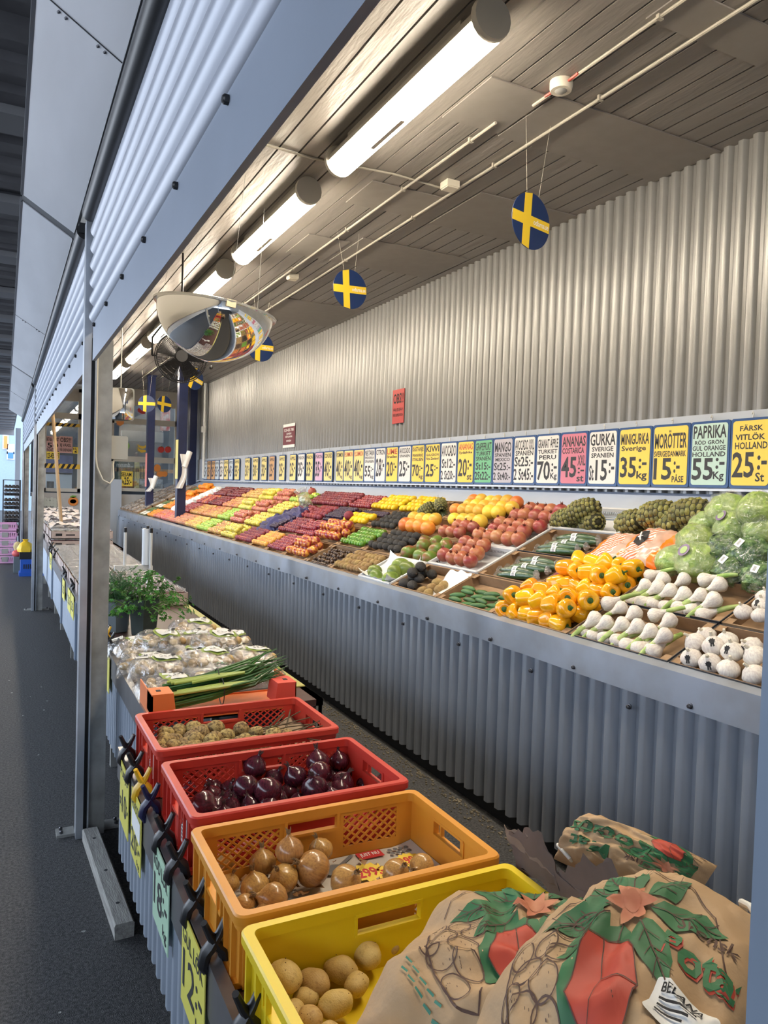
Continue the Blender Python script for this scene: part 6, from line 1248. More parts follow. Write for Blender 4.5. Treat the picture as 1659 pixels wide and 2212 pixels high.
card(335, 1802, 368, 1878, .195, 'g2', [('RÖD LÖK', .06, .72, .94, .93), ('18', .08, .22, .62, .64), (':-', .66, .34, .92, .58), ('kg', .68, .06, .92, .24)], 'mint green card RÖD LÖK 18:- kg on the near rail')
tt, w = card(287, 1660, 308, 1712, .20, 'y2', [('FÄRSKPOTATIS', .04, .76, .96, .92), ('20', .08, .12, .62, .44), (':-', .66, .2, .92, .4), ('kg', .68, .03, .92, .14)], 'lemon card 20:- kg with a white strip, by the yellow clamp')
m = MB(); plate(m, [(-w * .35, .095), (w * .45, .09), (w * .45, .15), (-w * .35, .15)], .0036, .0045); m.build('white_strip', M_paper, tt, None, 0)
card(263, 1598, 281, 1632, .20, 'y2', [('PURJO', .06, .76, .94, .92), ('10', .3, .22, .8, .60), (':-', .82, .34, .98, .5), ('st', .04, .28, .24, .44)], 'lemon card 10:- st at the far end of the near rail')
card(223, 1400, 237, 1440, .17, 'y2', [('15', .2, .3, .75, .7)], 'lemon card 15 at the second counter rail beside the post', X=.462, z=ZA + .004)
for u, v, m_, lab_ in ((222, 1372, M_black, 'black clamp on the second rail right beside the steel post'), (224, 1385, M_clampy, 'yellow clamp on the second rail beside the steel post'), (232, 1405, M_black, 'black clamp third along the second rail'), (241, 1422, M_black, 'black clamp fourth along the second rail, nearest')): clamp(u, v, .480, ZA + .01, m_, lab_)
for k, (u, v) in enumerate(((158, 1262), (155, 1245), (142, 1225), (138, 1218), (118, 1190), (112, 1180), (108, 1173), (94, 1150))): clamp(u, v, .480, ZA + (.01 if k < 4 else .05), M_black, 'black clamp far along the rail left of the post, %s from the post' % ORD[k])
for k, (u, v, w_) in enumerate(((157, 1285, 6), (150, 1270, 6), (138, 1240, 5), (110, 1195, 4))): card(u - w_ / 2, v, u + w_ / 2, v + 5, .17, 'y2', [('25', .15, .3, .85, .7)], 'small lemon card far along the rail, %s from the post' % ORD[k], X=.462, z=ZA + (.0 if k < 3 else .04))
# ================================================================== PAPER POTATO SACKS
M_kraft = mat('kraft_paper', (0.47, 0.31, 0.165), .7, var=.14, ns=5, bump=.9, bs=13); M_kraftd = mat('dark_kraft_inside', (0.10, 0.065, 0.05), .7, var=.4, ns=6)
M_leaf = mat('printed_green', (0.035, 0.17, 0.06), .6, var=.35, ns=7); M_redp = mat('printed_red', (0.50, 0.06, 0.03), .6, var=.15, ns=9); M_bro = mat('printed_brown', (0.09, 0.045, 0.03), .7); M_flow = mat('printed_flower', (0.56, 0.24, 0.12), .6, col2=(0.42, 0.12, 0.06), ns=18); M_teal = mat('printed_teal', (0.05, 0.22, 0.15), .6)
def sack(TL, TR, BL, H, label, seed, tie=True, art=(0, 0, 1), word=True):
    TL, TR, BL = Vector(TL), Vector(TR), Vector(BL); U = TR - TL; V = TL - BL; N = U.cross(V).normalized(); O = BL
    t = thing('potato_sack', label, 'sack', BL, group='printed paper potato sacks')
    def prof(u, v): return (max(0, 1 - abs(2 * u - 1) ** 3.0) * max(0, 1 - abs(2 * v - 1) ** 3.4)) ** .55
    def top(u, v, e=0.0):
        q = Vector((u * 3 + seed, v * 3, seed * 1.7)); w = .016 * noise.noise(q) + .010 * (1 - abs(noise.noise(q * 2.0)) * 3) + .003 * noise.noise(q * 6)
        return U * u + V * v + N * (H * prof(u, v) + w * min(1, prof(u, v) * 2) + e)
    def bot(u, v): return U * u + V * v - N * (H * .55 * prof(u, v))
    m = MB(); m.grid(top, 48, 44); m.grid(lambda i, j: bot(1 - i, j), 20, 20); m.build('sack', M_kraft, t, None, 180)
    if tie:
        a = top(.80, .96, .0); b = top(.97, .80, .0); m = MB().tube([a, a + N * .012, a.lerp(b, .4) + N * .02, b + N * .004], .005, 8); m.build('tie_string', mat('white_string', (0.72, 0.71, 0.66), .8), t)
    ax, ay, as_ = art
    cl = lambda q: min(.965, max(.035, q))
    T = lambda x, y, e: top(cl(.5 + (x - .5) * as_ + ax), cl(.5 + (y - .5) * as_ + ay), e)
    def area(P, e, name, m_, parent=t):
        # fan of a star-shaped outline, densely sampled so that it follows the paper
        n = len(P); c = (sum(p[0] for p in P) / n, sum(p[1] for p in P) / n); g = MB(); R = 8; vs = []; D = []
        for k in range(n):
            a, b = P[k], P[(k + 1) % n]; q = max(1, int(math.hypot(a[0] - b[0], a[1] - b[1]) / .03))
            D += [(a[0] + (b[0] - a[0]) * w / q, a[1] + (b[1] - a[1]) * w / q) for w in range(q)]
        n = len(D)
        for r in range(1, R + 1): vs += [T(c[0] + (p[0] - c[0]) * r / R, c[1] + (p[1] - c[1]) * r / R, e) for p in D]
        vs.append(T(c[0], c[1], e)); fs = [((r - 1) * n + k, r * n + k, r * n + (k + 1) % n, (r - 1) * n + (k + 1) % n) for r in range(1, R) for k in range(n)]; fs += [(R * n, k, (k + 1) % n) for k in range(n)]
        g.add(vs, fs); return g
    def stroke(g, P, w, e, close=False):
        P = list(P) + ([P[0]] if close else []); D = []
        for a, b in zip(P, P[1:]):
            q = max(1, int(math.hypot(a[0] - b[0], a[1] - b[1]) / .025)); D += [(a[0] + (b[0] - a[0]) * k / q, a[1] + (b[1] - a[1]) * k / q) for k in range(q)]
        D.append(P[-1]); vs = []
        for k, p in enumerate(D):
            a = D[max(0, k - 1)]; b = D[min(len(D) - 1, k + 1)]; l = math.hypot(b[0] - a[0], b[1] - a[1]) or 1; nx, ny = -(b[1] - a[1]) / l * w, (b[0] - a[0]) / l * w
            vs += [T(p[0] + nx, p[1] + ny, e), T(p[0] - nx, p[1] - ny, e)]
        g.add(vs, [(2 * k, 2 * k + 2, 2 * k + 3, 2 * k + 1) for k in range(len(D) - 1)])
    def leafp(x, y, ang, l, w):
        ca, sa = math.cos(ang), math.sin(ang); P = [(0, 0), (.15, .6), (.4, 1), (.7, .7), (1, 0), (.7, -.7), (.4, -1), (.15, -.6)]
        return [(x + ca * a * l - sa * b * w, y + sa * a * l + ca * b * w) for a, b in P]
    g = MB(); veins = MB()
    LV = [(.44, .70, 2.9, .34, .075), (.42, .66, 3.6, .36, .08), (.44, .62, 4.25, .30, .085), (.50, .62, 4.9, .28, .08), (.56, .66, 5.5, .36, .085), (.58, .74, .15, .34, .085), (.54, .80, 1.0, .24, .075), (.46, .80, 1.9, .22, .07), (.42, .76, 2.4, .26, .07)]
    for k, L_ in enumerate(LV):
        g.plus(area(leafp(*L_), .0016 + .0002 * k, '', None)); x, y, a, l, w = L_; stroke(veins, [(x, y), (x + l * .9 * math.cos(a), y + l * .9 * math.sin(a))], .003, .0040)
        for f in (.3, .5, .7):
            for s in (1, -1): bx, by = x + l * f * math.cos(a), y + l * f * math.sin(a); stroke(veins, [(bx, by), (bx + .07 * math.cos(a + s * .7), by + .07 * math.sin(a + s * .7))], .0018, .0041)
    g.plus(area([(.36, .44), (.37, .26), (.46, .12), (.62, .05), (.74, .10), (.80, .22), (.72, .20), (.60, .16), (.46, .24), (.42, .46)], .0014, '', None))
    for k in range(6): a = .2 + .16 * k; g.plus(area([(.70 + .02 * k, .10 + .02 * k), (.80 + .012 * k, .05 + .045 * k), (.73 + .02 * k, .14 + .02 * k)], .0018, '', None))
    g.build('green_leaves', M_leaf, t, None, 180)
    RP = [(.42, .47), (.52, .52), (.64, .47), (.72, .34), (.70, .20), (.58, .13), (.44, .22)]
    area(RP, .0052, '', None).build('red_shape', M_redp, t, None, 180); stroke(veins, RP, .0025, .0066, True); stroke(veins, [(.47, .50), (.55, .33), (.72, .34)], .0025, .0066); stroke(veins, [(.55, .33), (.57, .14)], .0015, .0066)
    f = MB()
    for k in range(6): f.plus(area(leafp(.50, .72, .5 + k * PI / 3, .12, .028), .0062 + .0001 * k, '', None))
    f.plus(area(circ(.50, .72, .04, 14), .0072, '', None)); f.build('flower', M_flow, t, None, 180)
    random.seed(int(seed * 10)); spots = []
    for (x, y, rx, ry, a) in ((.30, .40, .075, .055, .4), (.20, .42, .06, .05, 1.2), (.29, .27, .085, .06, -.3), (.17, .30, .07, .055, .6), (.10, .36, .05, .06, 0), (.36, .16, .09, .055, -.5), (.22, .17, .08, .06, .2), (.26, .53, .06, .045, .6), (.14, .20, .05, .05, 0), (.34, .05, .085, .05, -.4), (.30, .60, .06, .03, .5)):
        E_ = [(x + rx * math.cos(q) * math.cos(a) - ry * math.sin(q) * math.sin(a), y + rx * math.cos(q) * math.sin(a) + ry * math.sin(q) * math.cos(a)) for q in [2 * PI * k / 22 for k in range(22)]]
        stroke(veins, E_, .0032, .0022, True)
        for q in range(5): c = (x + ru(-.6, .6) * rx, y + ru(-.6, .6) * ry); stroke(veins, [c, (c[0] + .006, c[1] - .008)], .0015, .0022)
    stroke(veins, [(.06, .50), (.05, .36), (.10, .22), (.22, .08), (.38, -.04), (.48, -.03), (.47, .06)], .0042, .0024)
    stroke(veins, [(.04, .55), (.08, .76), (.22, .93), (.45, .99), (.68, .97), (.84, .85), (.96, .62)], .003, .0024)
    for x, y in ((.64, .26),): stroke(veins, [(x - .012, y), (x + .012, y)], .004, .0045); stroke(veins, [(x, y - .012), (x, y + .012)], .004, .0045)
    veins.build('brown_drawing', M_bro, t, None, 0)
    if not word:
        g = MB(); F = lambda a, b: top(a, b, .004); put_text(g, 'Potatis', .28, .32, .93, .56, 0, 0, .03, F); put_text(g, 'Mat', .50, .60, .84, .80, 0, 0, .03, F); g.build('green_lettering', M_leaf, t, None, 0)
        g = MB(); F2 = lambda a, b: top(a + .006, b - .008, .003); put_text(g, 'Potatis', .28, .32, .93, .56, 0, 0, .03, F2); put_text(g, 'Svensk', .14, .60, .40, .70, 0, 0, .01, F); g.build('brown_lettering', M_bro, t, None, 0)
        return t, T, U, V, N, area, stroke
    g = MB(); put_text(g, 'Potatis', .70, .53, 1.16, .66, 0, 0, .03, lambda a, b: T(a, b, .003)); g.build('green_lettering', M_leaf, t, None, 0)
    g = MB(); put_text(g, 'Potatis', .706, .524, 1.166, .654, 0, 0, .03, lambda a, b: T(a, b, .0022)); g.build('red_lettering_edge', M_redp, t, None, 0)
    g = MB(); put_text(g, 'Svensk', .72, .70, .98, .77, 0, 0, .01, lambda a, b: T(a, b, .003)); g.build('brown_lettering', M_bro, t, None, 0)
    stk_ = area(rrect(.76, .28, 1.0, .44, .02), .0035, '', None).build('sticker', M_paper, t, None, 180)
    g = MB(); put_text(g, 'BELANA', .79, .385, .95, .42, 0, 0, .02, lambda a, b: T(a, b, .006)); 
    for k in range(3): stroke(g, [(.79, .365 - .022 * k), (.94 - .02 * k, .365 - .022 * k)], .004, .006)
    g.build('sticker_print', M_ink, stk_, None, 0)
    return t, T, U, V, N, area, stroke
Z = lambda u, v, z: at(u, v, 'z', EYE + z)
random.seed(66)
s1 = sack(Z(985, 1945, -.80), Z(1440, 2040, -.74), Z(760, 2225, -.83), .085, 'paper potato sack leaning in the yellow crate, left of the front sack', 1.3, False, (.05, .03, .84))
t, T = s1[0], s1[1]; g = MB()
[s1[6](g, [(.06 + .05 * k, .10 - .03 * k - .05 * q), (.10 + .05 * k, .085 - .03 * k - .05 * q)], .005, .004) for k in range(5) for q in range(2)]; put_text(g, '5', 0, 0, 1, 1, 0, 0, .01, lambda a, b: T(.96 + a * .08, .50 + b * .05, .004)); g.build('teal_print', M_teal, t, None, 0)
s2 = sack(Z(1295, 1955, -.66), Z(1730, 2030, -.58), Z(975, 2330, -.68), .10, 'large paper potato sack in front at right, red and green print', 4.1, True, (.04, -.12, .84))
s3 = sack(Z(1475, 1985, -.92), Z(1195, 1855, -.92), Z(1550, 1870, -.82), .095, 'paper potato sack at the back, print upside down, beside the bench', 7.7, True, (-.34, -.16, .72), False)
t = thing('torn_sack', 'dark crumpled top of a torn paper sack between the printed sacks', 'sack', Z(1240, 1930, -.80))
Oo = Z(1240, 1930, -.80); A = Z(1118, 1838, -.78) - Oo; B = Z(1370, 2040, -.74) - Oo; d = B - A
def tornf(i, j):
    a = 2 * PI * j; q = Vector((i * 5, math.cos(a) * 1.6, math.sin(a) * 1.6)); r = (.028 + .030 * i) * (1 + .9 * noise.noise(q) + .5 * noise.noise(q * 2.6))
    return A + d * i + Vector((.2, .9, .2)).normalized() * (r * 1.3 * math.cos(a)) + Vector((0, -.2, 1)).normalized() * (r * math.sin(a)) + Vector((0, 0, .018 * math.sin(i * 9)))
MB().grid(tornf, 26, 22).build('outer_paper', M_kraftd, t, None, 25)
def flapf(i, j):
    return A * .35 + d * (.45 + .35 * i) + Vector((.3, .7, .6)).normalized() * (.09 * j * (1 - .5 * abs(2 * i - 1))) + Vector((.02 * noise.noise(Vector((6 * i, 5 * j, 2))), .03 * noise.noise(Vector((7 * i, 6 * j, 9))), .02 * noise.noise(Vector((9 * i, 9 * j, 5)))))
MB().grid(flapf, 10, 8).build('torn_flap', mat('kraft_flap', (0.16, 0.105, 0.07), .8, var=.3, ns=6), t, None, 20)
MB().grid(lambda i, j: A + d * (-.06 + .5 * i) + Vector((0, .02, .008)) + Vector((.02, .04, .015)) * j + Vector((0, 0, .015 * noise.noise(Vector((5 * i, 4 * j, 1))))), 12, 6).build('torn_tip', mat('kraft_flap', (0, 0, 0)), t, None, 20)
t = thing('sack_pallet', 'low wooden pallet stack under the potato sacks at the right', 'pallet', (0.40, 0.30, 0)); 
MB().box(.66, 1.16, 0.0, 1.15, .42, .50).build('deck', mat('raw_wood', (0.32, 0.23, 0.14), .8, var=.3, ns=6), t, None, 0); m = MB()
for x in (.68, 1.06):
    for y in (.05, .95): m.box(x, x + .08, y, y + .08, 0, .42)
m.build('legs', mat('raw_wood', (0, 0, 0)), t, None, 0)
# ================================================================== BERRY BOXES ON THE FAR COUNTERS
random.seed(71)
M_pun = film('punnet_lid', gloss=.22, rough=.10, bump=.5, bs=30, haze=.06); M_pinkc = mat('pale_pink_card', (0.52, 0.42, 0.38), .75, var=.2, ns=12); M_ber = fm('berry_red', (0.20, 0.04, 0.05), (0.08, 0.025, 0.04), rough=.5, ns=40); M_pack = mat('pale_pack', (0.50, 0.46, 0.36), .4, col2=(0.16, 0.11, 0.08), ns=34, lo=.42, hi=.55)
def berry_mesh(kind):
    w, d, h = .325, .285, .085; b = MB()
    for a in ((0, .004, 0, d), (w - .004, w, 0, d), (0, w, 0, .004), (0, w, d - .004, d)): b.box(*a, 0, h)
    b.box(0, w, 0, d, 0, .005); c = MB(); l = MB()
    for i in range(2):
        for j in range(4):
            x0, y0 = .010 + i * .155, .010 + j * .068; c.box(x0 + .006, x0 + .137, y0 + .008, y0 + .046, .005, h + .004); l.box(x0, x0 + .145, y0 + .002, y0 + .052, h + .008, h + .026)
    pr = MB(); pr.box(.05, .12, -.0015, -.0005, .03, .06); pr.box(.16, .26, -.0015, -.0005, .035, .05)
    return [('carton', b.mesh('carton', M_pinkc, 0)), ('punnets', c.mesh('punnets', M_pack if kind == 0 else M_ber, 0)), ('lids', l.mesh('lids', M_pun, 0)), ('print', pr.mesh('print', M_ink, 0))]
BM = [berry_mesh(0), berry_mesh(1)]
def bbox_(x, y, z, rz, kind, label, grp):
    t = thing('berry_box', label, 'box', M=Matrix.Translation((x, y, z)) @ Matrix.Rotation(rz, 4, 'Z'), group=grp)
    for n, me in BM[kind]: ob(n, me, t)
for j in range(12):
    for i in range(2):
        bbox_(.49 + .335 * i, 5.62 + .305 * j, ZA, ru(-.015, .015), 1 if (j == 0 and i) else 0, 'carton of clear lidded berry punnets, %s from the herbs, %s side' % (ORD[min(j, 11)] if j < 12 else 'last', ('walkway', 'aisle')[i]), 'berry cartons on the second counter')
bbox_(.84, 5.28, ZA, .05, 1, 'pale carton corner beside the bag stand, before the dark berries', 'berry cartons on the second counter')
for j in range(18):
    for i in range(2):
        for k in range(2):
            bbox_(.49 + .36 * i, 9.5 + .335 * j, ZA + .045 + .112 * k, ru(-.04, .04), 0 if rnd() < .5 else 1, 'stacked pink berry carton, %s from the seam, %s layer, %s side' % (ORD[j] if j < 12 else 'one of the last', ('lower', 'upper')[k], ('walkway', 'aisle')[i]), 'stacked berry cartons on the far counter')
for j in range(10):
    x = .5 + .33 * (j % 2); y = 9.8 + .6 * j; t = thing('crumpled_paper', 'crumpled white paper on the stacked berry cartons, %s from the seam' % ORD[j], 'paper', (x + .15, y, ZA + .27)); sd = ru(0, 90)
    MB().grid(lambda a, b: ((a - .5) * .34, (b - .5) * .3, .03 + .05 * noise.noise(Vector((5 * a + sd, 5 * b, sd))) + .03 * abs(noise.noise(Vector((11 * a, 12 * b, sd))))), 14, 14).build('sheet', mat('white_pink_paper', (0.72, 0.66, 0.64), .7, var=.15, ns=6), t, None, 30)
a = at(135, 1168, 'y', 10.6); b = at(113, 882, 'y', 10.9); t = thing('wooden_stick', 'long pale wooden stick leaning up from the berry cartons to the lintel', 'stick', a); MB().tube([Vector((0, 0, 0)), b - a], .022, 8).build('stick', mat('pale_wood', (0.50, 0.34, 0.19), .7, var=.2, ns=4), t)
# ================================================================== KIOSK END WALL
KY = 16.95
M_kw = mat('kiosk_white_panel', (0.52, 0.50, 0.47), .5, var=.06); M_kf = mat('kiosk_frame', (0.50, 0.47, 0.41), .5); M_kin = mat('kiosk_interior', (0.055, 0.06, 0.065), .7, col2=(0.02, 0.022, 0.025), ns=3); M_glass = film('window_glass', tint=(.9, .93, .93), gloss=.14, rough=.02, bump=0.0, haze=.02)
K = lambda u, v, d=0.0: at(u, v, 'y', KY - d)
def krect(mb, u0, v0, u1, v1, d0, d1, mi=0):
    a = K((u0 + u1) / 2, v1); b = K((u0 + u1) / 2, v0); l = K(u0, (v0 + v1) / 2); r = K(u1, (v0 + v1) / 2); mb.box(l.x, r.x, KY - d1, KY - d0, a.z, b.z, mi); return l.x, r.x, a.z, b.z
m = MB().box(.5, WX + .1, KY, KY + .06, 0, 1.30); struct('wall_far', m, M_kw, 0)
m = MB().box(.5, WX + .1, KY + .9, KY + .96, 1.2, CEIL + .3); m.box(.5, WX + .1, KY + .05, KY + .95, 1.28, 1.30); struct('kiosk_back_wall', m, M_kin, 0)
struct('kiosk_gable', MB().box(.5, WX + .1, KY - .02, KY + .04, EYE + 1.62, CEIL + .05), M_kf, 0)
def window(n, u0, v0, u1, v1, mull):
    t = thing('window_%d' % n, 'kiosk window', 'window', (0, 0, 0)); del t['label']; del t['category']; t['kind'] = 'structure'
    l = K(u0, (v0 + v1) / 2).x; r = K(u1, (v0 + v1) / 2).x; z0 = K((u0 + u1) / 2, v1).z; z1 = K((u0 + u1) / 2, v0).z; w = .07; m = MB()
    m.box(l, l + w, KY - .05, KY + .05, z0, z1); m.box(r - w, r, KY - .05, KY + .05, z0, z1); m.box(l, r, KY - .05, KY + .05, z1 - w, z1); m.box(l, r, KY - .05, KY + .05, z0, z0 + w)
    for v in mull: z = K((u0 + u1) / 2, v).z; m.box(l, r, KY - .05, KY + .05, z - .06, z + .06)
    m.build('window_frame', M_kf, t, None, 0); MB().box(l, r, KY + .01, KY + .016, z0, z1).build('pane', M_glass, t, None, 0)
window(1, 92, 838, 176, 1062, [898]); window(2, 238, 830, 384, 1062, [912, 993])
m = MB().box(1.78, 2.24, KY - .1, KY - .001, 0, 1.62); m.box(1.70, 1.74, KY - .06, KY - .001, 0, 1.62); struct('trim_20', m, mat('pale_blue_pilaster', (0.46, 0.51, 0.58), .5), 0)
def kdecal(name, label, cat, d, parts):
    """flat printed cut-out stuck on the kiosk front"""
    t = thing(name, label, cat, (0, KY - d, 0))
    for nm_, m_, polys in parts:
        g = MB()
        for i, P in enumerate(polys):
            Q = [K(*p, d) for p in P]; g.prism(Q, 0, .004, lambda q, s: (q.x, -s - .0005 * i, q.z))
        g.build(nm_, m_, t, None, 0)
def ktext(g, s, u0, v1, u1, v0, d): a = K(u0, v1, d); b = K(u1, v0, d); put_text(g, s, a.x, a.z, b.x, b.z, 0, 0, .02, lambda x, z: (x, KY - d - .006, z))
def ksign(u0, v0, u1, v1, m_, lines, label, d=.07, frame_=None):
    t = thing('notice', label, 'sign', (0, 0, 0)); g = MB(); krect(g, u0, v0, u1, v1, d - .005, d); sh = g.build('sheet', m_, t, None, 0); g = MB()
    for s, a, b, c, e in lines: ktext(g, s, a, b, c, e, d)
    g.build('lettering', M_ink, sh, None, 0)
M_pk = mat('pink_notice', (0.62, 0.36, 0.34), .6)
ksign(100, 943, 128, 976, M_pk, [('BETALA ENDAST', 101, 952, 127, 946), ('50', 102, 967, 126, 957), ('ENDAST SEDEL', 101, 975, 127, 969)], 'pink notice with 50 in the left kiosk window')
ksign(128, 943, 156, 979, M_pk, [('OBS!!!', 130, 955, 154, 946), ('EJ VÄXEL', 130, 966, 154, 958), ('FÖR KUNDVAGNAR', 129, 975, 155, 968)], 'pink notice OBS EJ VÄXEL beside the 50 notice')
ksign(100, 976, 128, 992, M_yellow, [('123-435 785', 101, 990, 127, 979)], 'yellow notice with phone number below the 50 notice')
ksign(157, 966, 168, 980, M_yellow, [('PÅ', 158, 972, 166, 967), ('4', 160, 979, 166, 973)], 'small yellow notice right of the OBS notice')
ksign(261, 1018, 285, 1050, M_yellow, [('SESAM', 262, 1029, 284, 1021), ('1kg', 262, 1046, 268, 1036), ('25:-', 268, 1047, 284, 1031)], 'yellow sign SESAM 25 in the right kiosk window', .09)
M_tapey = mat('hazard_yellow', (0.70, 0.42, 0.03), .5)
for (u0, v0, u1, v1, lab_) in ((92, 914, 172, 921, 'upper black and yellow hazard tape on the left kiosk window'), (92, 1002, 172, 1012, 'lower black and yellow hazard tape on the left kiosk window')):
    t = thing('hazard_tape', lab_, 'tape', (0, 0, 0)); g = MB(); l, r, z0, z1 = krect(g, u0, v0, u1, v1, .055, .06); tp = g.build('tape', M_tapey, t, None, 0); g = MB(); x = l
    while x < r - .1: g.prism([(x, z0), (x + .055, z0), (x + .105, z1), (x + .05, z1)], 0, .002, lambda p, s: (p[0], KY - .0605 - s, p[1])); x += .11
    g.build('black_stripe', M_ink, tp, None, 0)
ci = lambda u, v, r, ry=None, n=16: circ(u, v, r, n, ry)
M_dg = mat('decal_green', (0.16, 0.36, 0.04), .5); M_dy = mat('decal_yellow', (0.78, 0.50, 0.04), .5); M_dr = mat('decal_red', (0.60, 0.04, 0.03), .5); M_do = mat('decal_orange', (0.75, 0.25, 0.04), .5); M_dw = mat('decal_white', (0.60, 0.62, 0.55), .5)
kdecal('fruit_decal', 'green apple cut-out on the right kiosk window by the white box', 'decal', .07, [('apple', M_dg, [ci(271, 963, 9)]), ('stalk', M_black, [[(271, 957), (273, 957), (274, 952), (272, 952)]])])
kdecal('fruit_decal', 'banana bunch cut-out on the right kiosk window beside the far column', 'decal', .07, [('bananas', M_dy, [[(297, 959), (303, 963), (312, 964), (316, 960), (317, 966), (308, 970), (299, 966)], [(297, 966), (303, 971), (314, 972), (316, 976), (306, 978), (298, 973)]])])
kdecal('fruit_decal', 'pair of red tomato cut-outs between the blue columns', 'decal', .07, [('tomatoes', M_dr, [ci(348, 971, 7), ci(363, 971, 7)]), ('calyx', M_dg, [[(346, 964), (350, 964), (348, 967)], [(361, 964), (365, 964), (363, 967)]])])
kdecal('fruit_decal', 'orange melon slice cut-out under the small flat mirror', 'decal', .07, [('melon', M_do, [[(251, 910), (268, 910), (267, 916), (260, 920), (253, 917)]])])
kdecal('fruit_decal', 'orange and peach cut-outs low between the blue columns', 'decal', .07, [('peaches', M_do, [ci(340, 1011, 7, 8), ci(347, 1024, 9, 6), ci(356, 1024, 6)])])
kdecal('fruit_decal', 'papaya half cut-out on the white panel below the left window', 'decal', .02, [('skin', M_do, [ci(158, 1083, 11, 10)]), ('leaf', M_dg, [[(150, 1074), (156, 1070), (166, 1071), (160, 1076)]]), ('seeds', M_black, [ci(158, 1083, 7, 4.5)])])
kdecal('fruit_decal', 'cluster of pale garlic cut-outs on the white panel below the left window', 'decal', .02, [('garlic', M_dw, [ci(98 + 7 * (k % 4), 1078 + 6 * (k // 4) + (k % 2) * 2, 4) for k in range(12)]), ('shade', mat('decal_dark', (0.10, 0.10, 0.09), .5), [ci(101 + 7 * (k % 3), 1081 + 6 * (k // 3), 1.6) for k in range(9)])])
kdecal('fruit_decal', 'yellow banana cut-out just above the berry cartons', 'decal', .02, [('bananas', M_dy, [[(136, 1128), (144, 1134), (156, 1134), (160, 1128), (163, 1129), (160, 1138), (148, 1142), (137, 1137)]])])
kdecal('fruit_decal', 'small red tomato cut-out just above the berry cartons', 'decal', .02, [('tomato', M_dr, [[(101, 1138), (113, 1136), (115, 1143), (102, 1145)]])])
kdecal('fruit_decal', 'small yellow mango cut-out beside the steel post on the white panel', 'decal', .02, [('mango', M_dy, [[(160, 1102), (168, 1102), (168, 1112), (159, 1110)]])])
kdecal('fruit_decal', 'red chili cut-out above the upper right window', 'decal', .07, [('chili', M_dr, [[(297, 884), (302, 880), (313, 888), (314, 894), (306, 894), (298, 889)]])])
# shelves and goods seen through the kiosk panes
def kgoods(name, label, u0, v0, u1, v1, m_, d=-.5):
    t = thing(name, label, 'goods', (0, 0, 0)); g = MB(); a = K(u0, v1, d); b = K(u1, v0, d); g.box(a.x, b.x, KY + .4, KY + .62, a.z, b.z); g.build('body', m_, t, None, 0)
kgoods('wicker_basket', 'brown woven basket behind the left kiosk window', 100, 1040, 116, 1054, mat('wicker', (0.24, 0.14, 0.08), .8, var=.4, ns=40)); kgoods('white_sheet', 'white board behind the left kiosk window', 98, 1022, 154, 1056, mat('pale_board2', (0.55, 0.60, 0.66), .6), -.6)
kgoods('purple_curtain', 'violet blue curtain behind the left kiosk window', 96, 985, 156, 1024, mat('violet_cloth', (0.16, 0.17, 0.34), .8, var=.3, ns=8), -.62); kgoods('yellow_carton', 'tall pale yellow carton behind the right kiosk window', 288, 995, 300, 1060, mat('dull_yellow', (0.42, 0.38, 0.15), .7)); kgoods('green_poster', 'dark green poster behind the SESAM sign', 250, 995, 288, 1060, mat('dull_green', (0.07, 0.11, 0.08), .7, var=.4, ns=6))
kgoods('white_cartons', 'white cartons on a shelf behind the far columns', 300, 1036, 350, 1056, mat('carton_row', (0.32, 0.34, 0.36), .7, col2=(0.08, 0.09, 0.10), ns=12)); kgoods('grey_machine', 'grey appliance high behind the right kiosk window', 262, 935, 352, 952, mat('grey_machine', (0.20, 0.21, 0.22), .6)); kgoods('kiosk_shelf', 'wooden shelf board behind the right kiosk window', 250, 1015, 376, 1018, mat('shelf_wood', (0.30, 0.16, 0.07), .6)); kgoods('red_sign_box', 'red and white lit cabinet behind the flag pair', 348, 880, 366, 930, mat('red_white', (0.5, 0.42, 0.38), .5, col2=(0.4, 0.05, 0.04), ns=9))
g = MB(); a = K(252, 1008, -.3); b = K(288, 1000, -.3); t = thing('shop_lettering', 'white word on the dark green poster behind the SESAM sign', 'lettering', (0, 0, 0)); put_text(g, 'mmmb...', a.x, a.z, b.x, b.z, 0, 0, .01, lambda x, z: (x, KY + .3, z)); g.build('lettering', M_paper, t, None, 0)
# ================================================================== FAR END OF THE WALKWAY
def sbox(mb, u0, u1, vb, vt, y, dz=.3): a = at(u0, vb, 'y', y); b = at(u1, vt, 'y', y); mb.box(a.x, b.x, y, y + dz, max(0, a.z), b.z); return a, b
t = thing('egg_tray_rack', 'dark wire rack of grey egg trays at the walkway end', 'rack', (0, 0, 0)); m = MB(); sbox(m, 5, 44, 1205, 1037, 16.6, .02); a = at(5, 1205, 'y', 16.2); b = at(44, 1037, 'y', 16.2)
m = MB()
for x in (a.x, b.x):
    for y in (16.2, 16.7): m.box(x - .012, x + .012, y - .012, y + .012, 0, b.z)
for k in range(6): z = .25 + (b.z - .25) * k / 5; m.box(a.x, b.x, 16.2, 16.7, z - .012, z)
m.build('frame', mat('dark_rack', (0.05, 0.06, 0.075), .5), t, None, 0); m = MB()
for k in range(6):
    z = .25 + (b.z - .25) * k / 5
    if k in (2, 3, 4, 5):
        for q in range(3):
            zz = z - .30 + .075 * q
            for i in range(4):
                for j in range(2): m.lathe([(.045, 0), (.02, .05), (.015, .05)], 6, Matrix.Translation((a.x + .05 + (b.x - a.x - .1) * i / 3, 16.3 + .2 * j, zz)))
            m.box(a.x + .02, b.x - .02, 16.22, 16.68, zz - .008, zz)
m.build('egg_trays', mat('egg_tray_pulp', (0.075, 0.068, 0.066), .9), t)
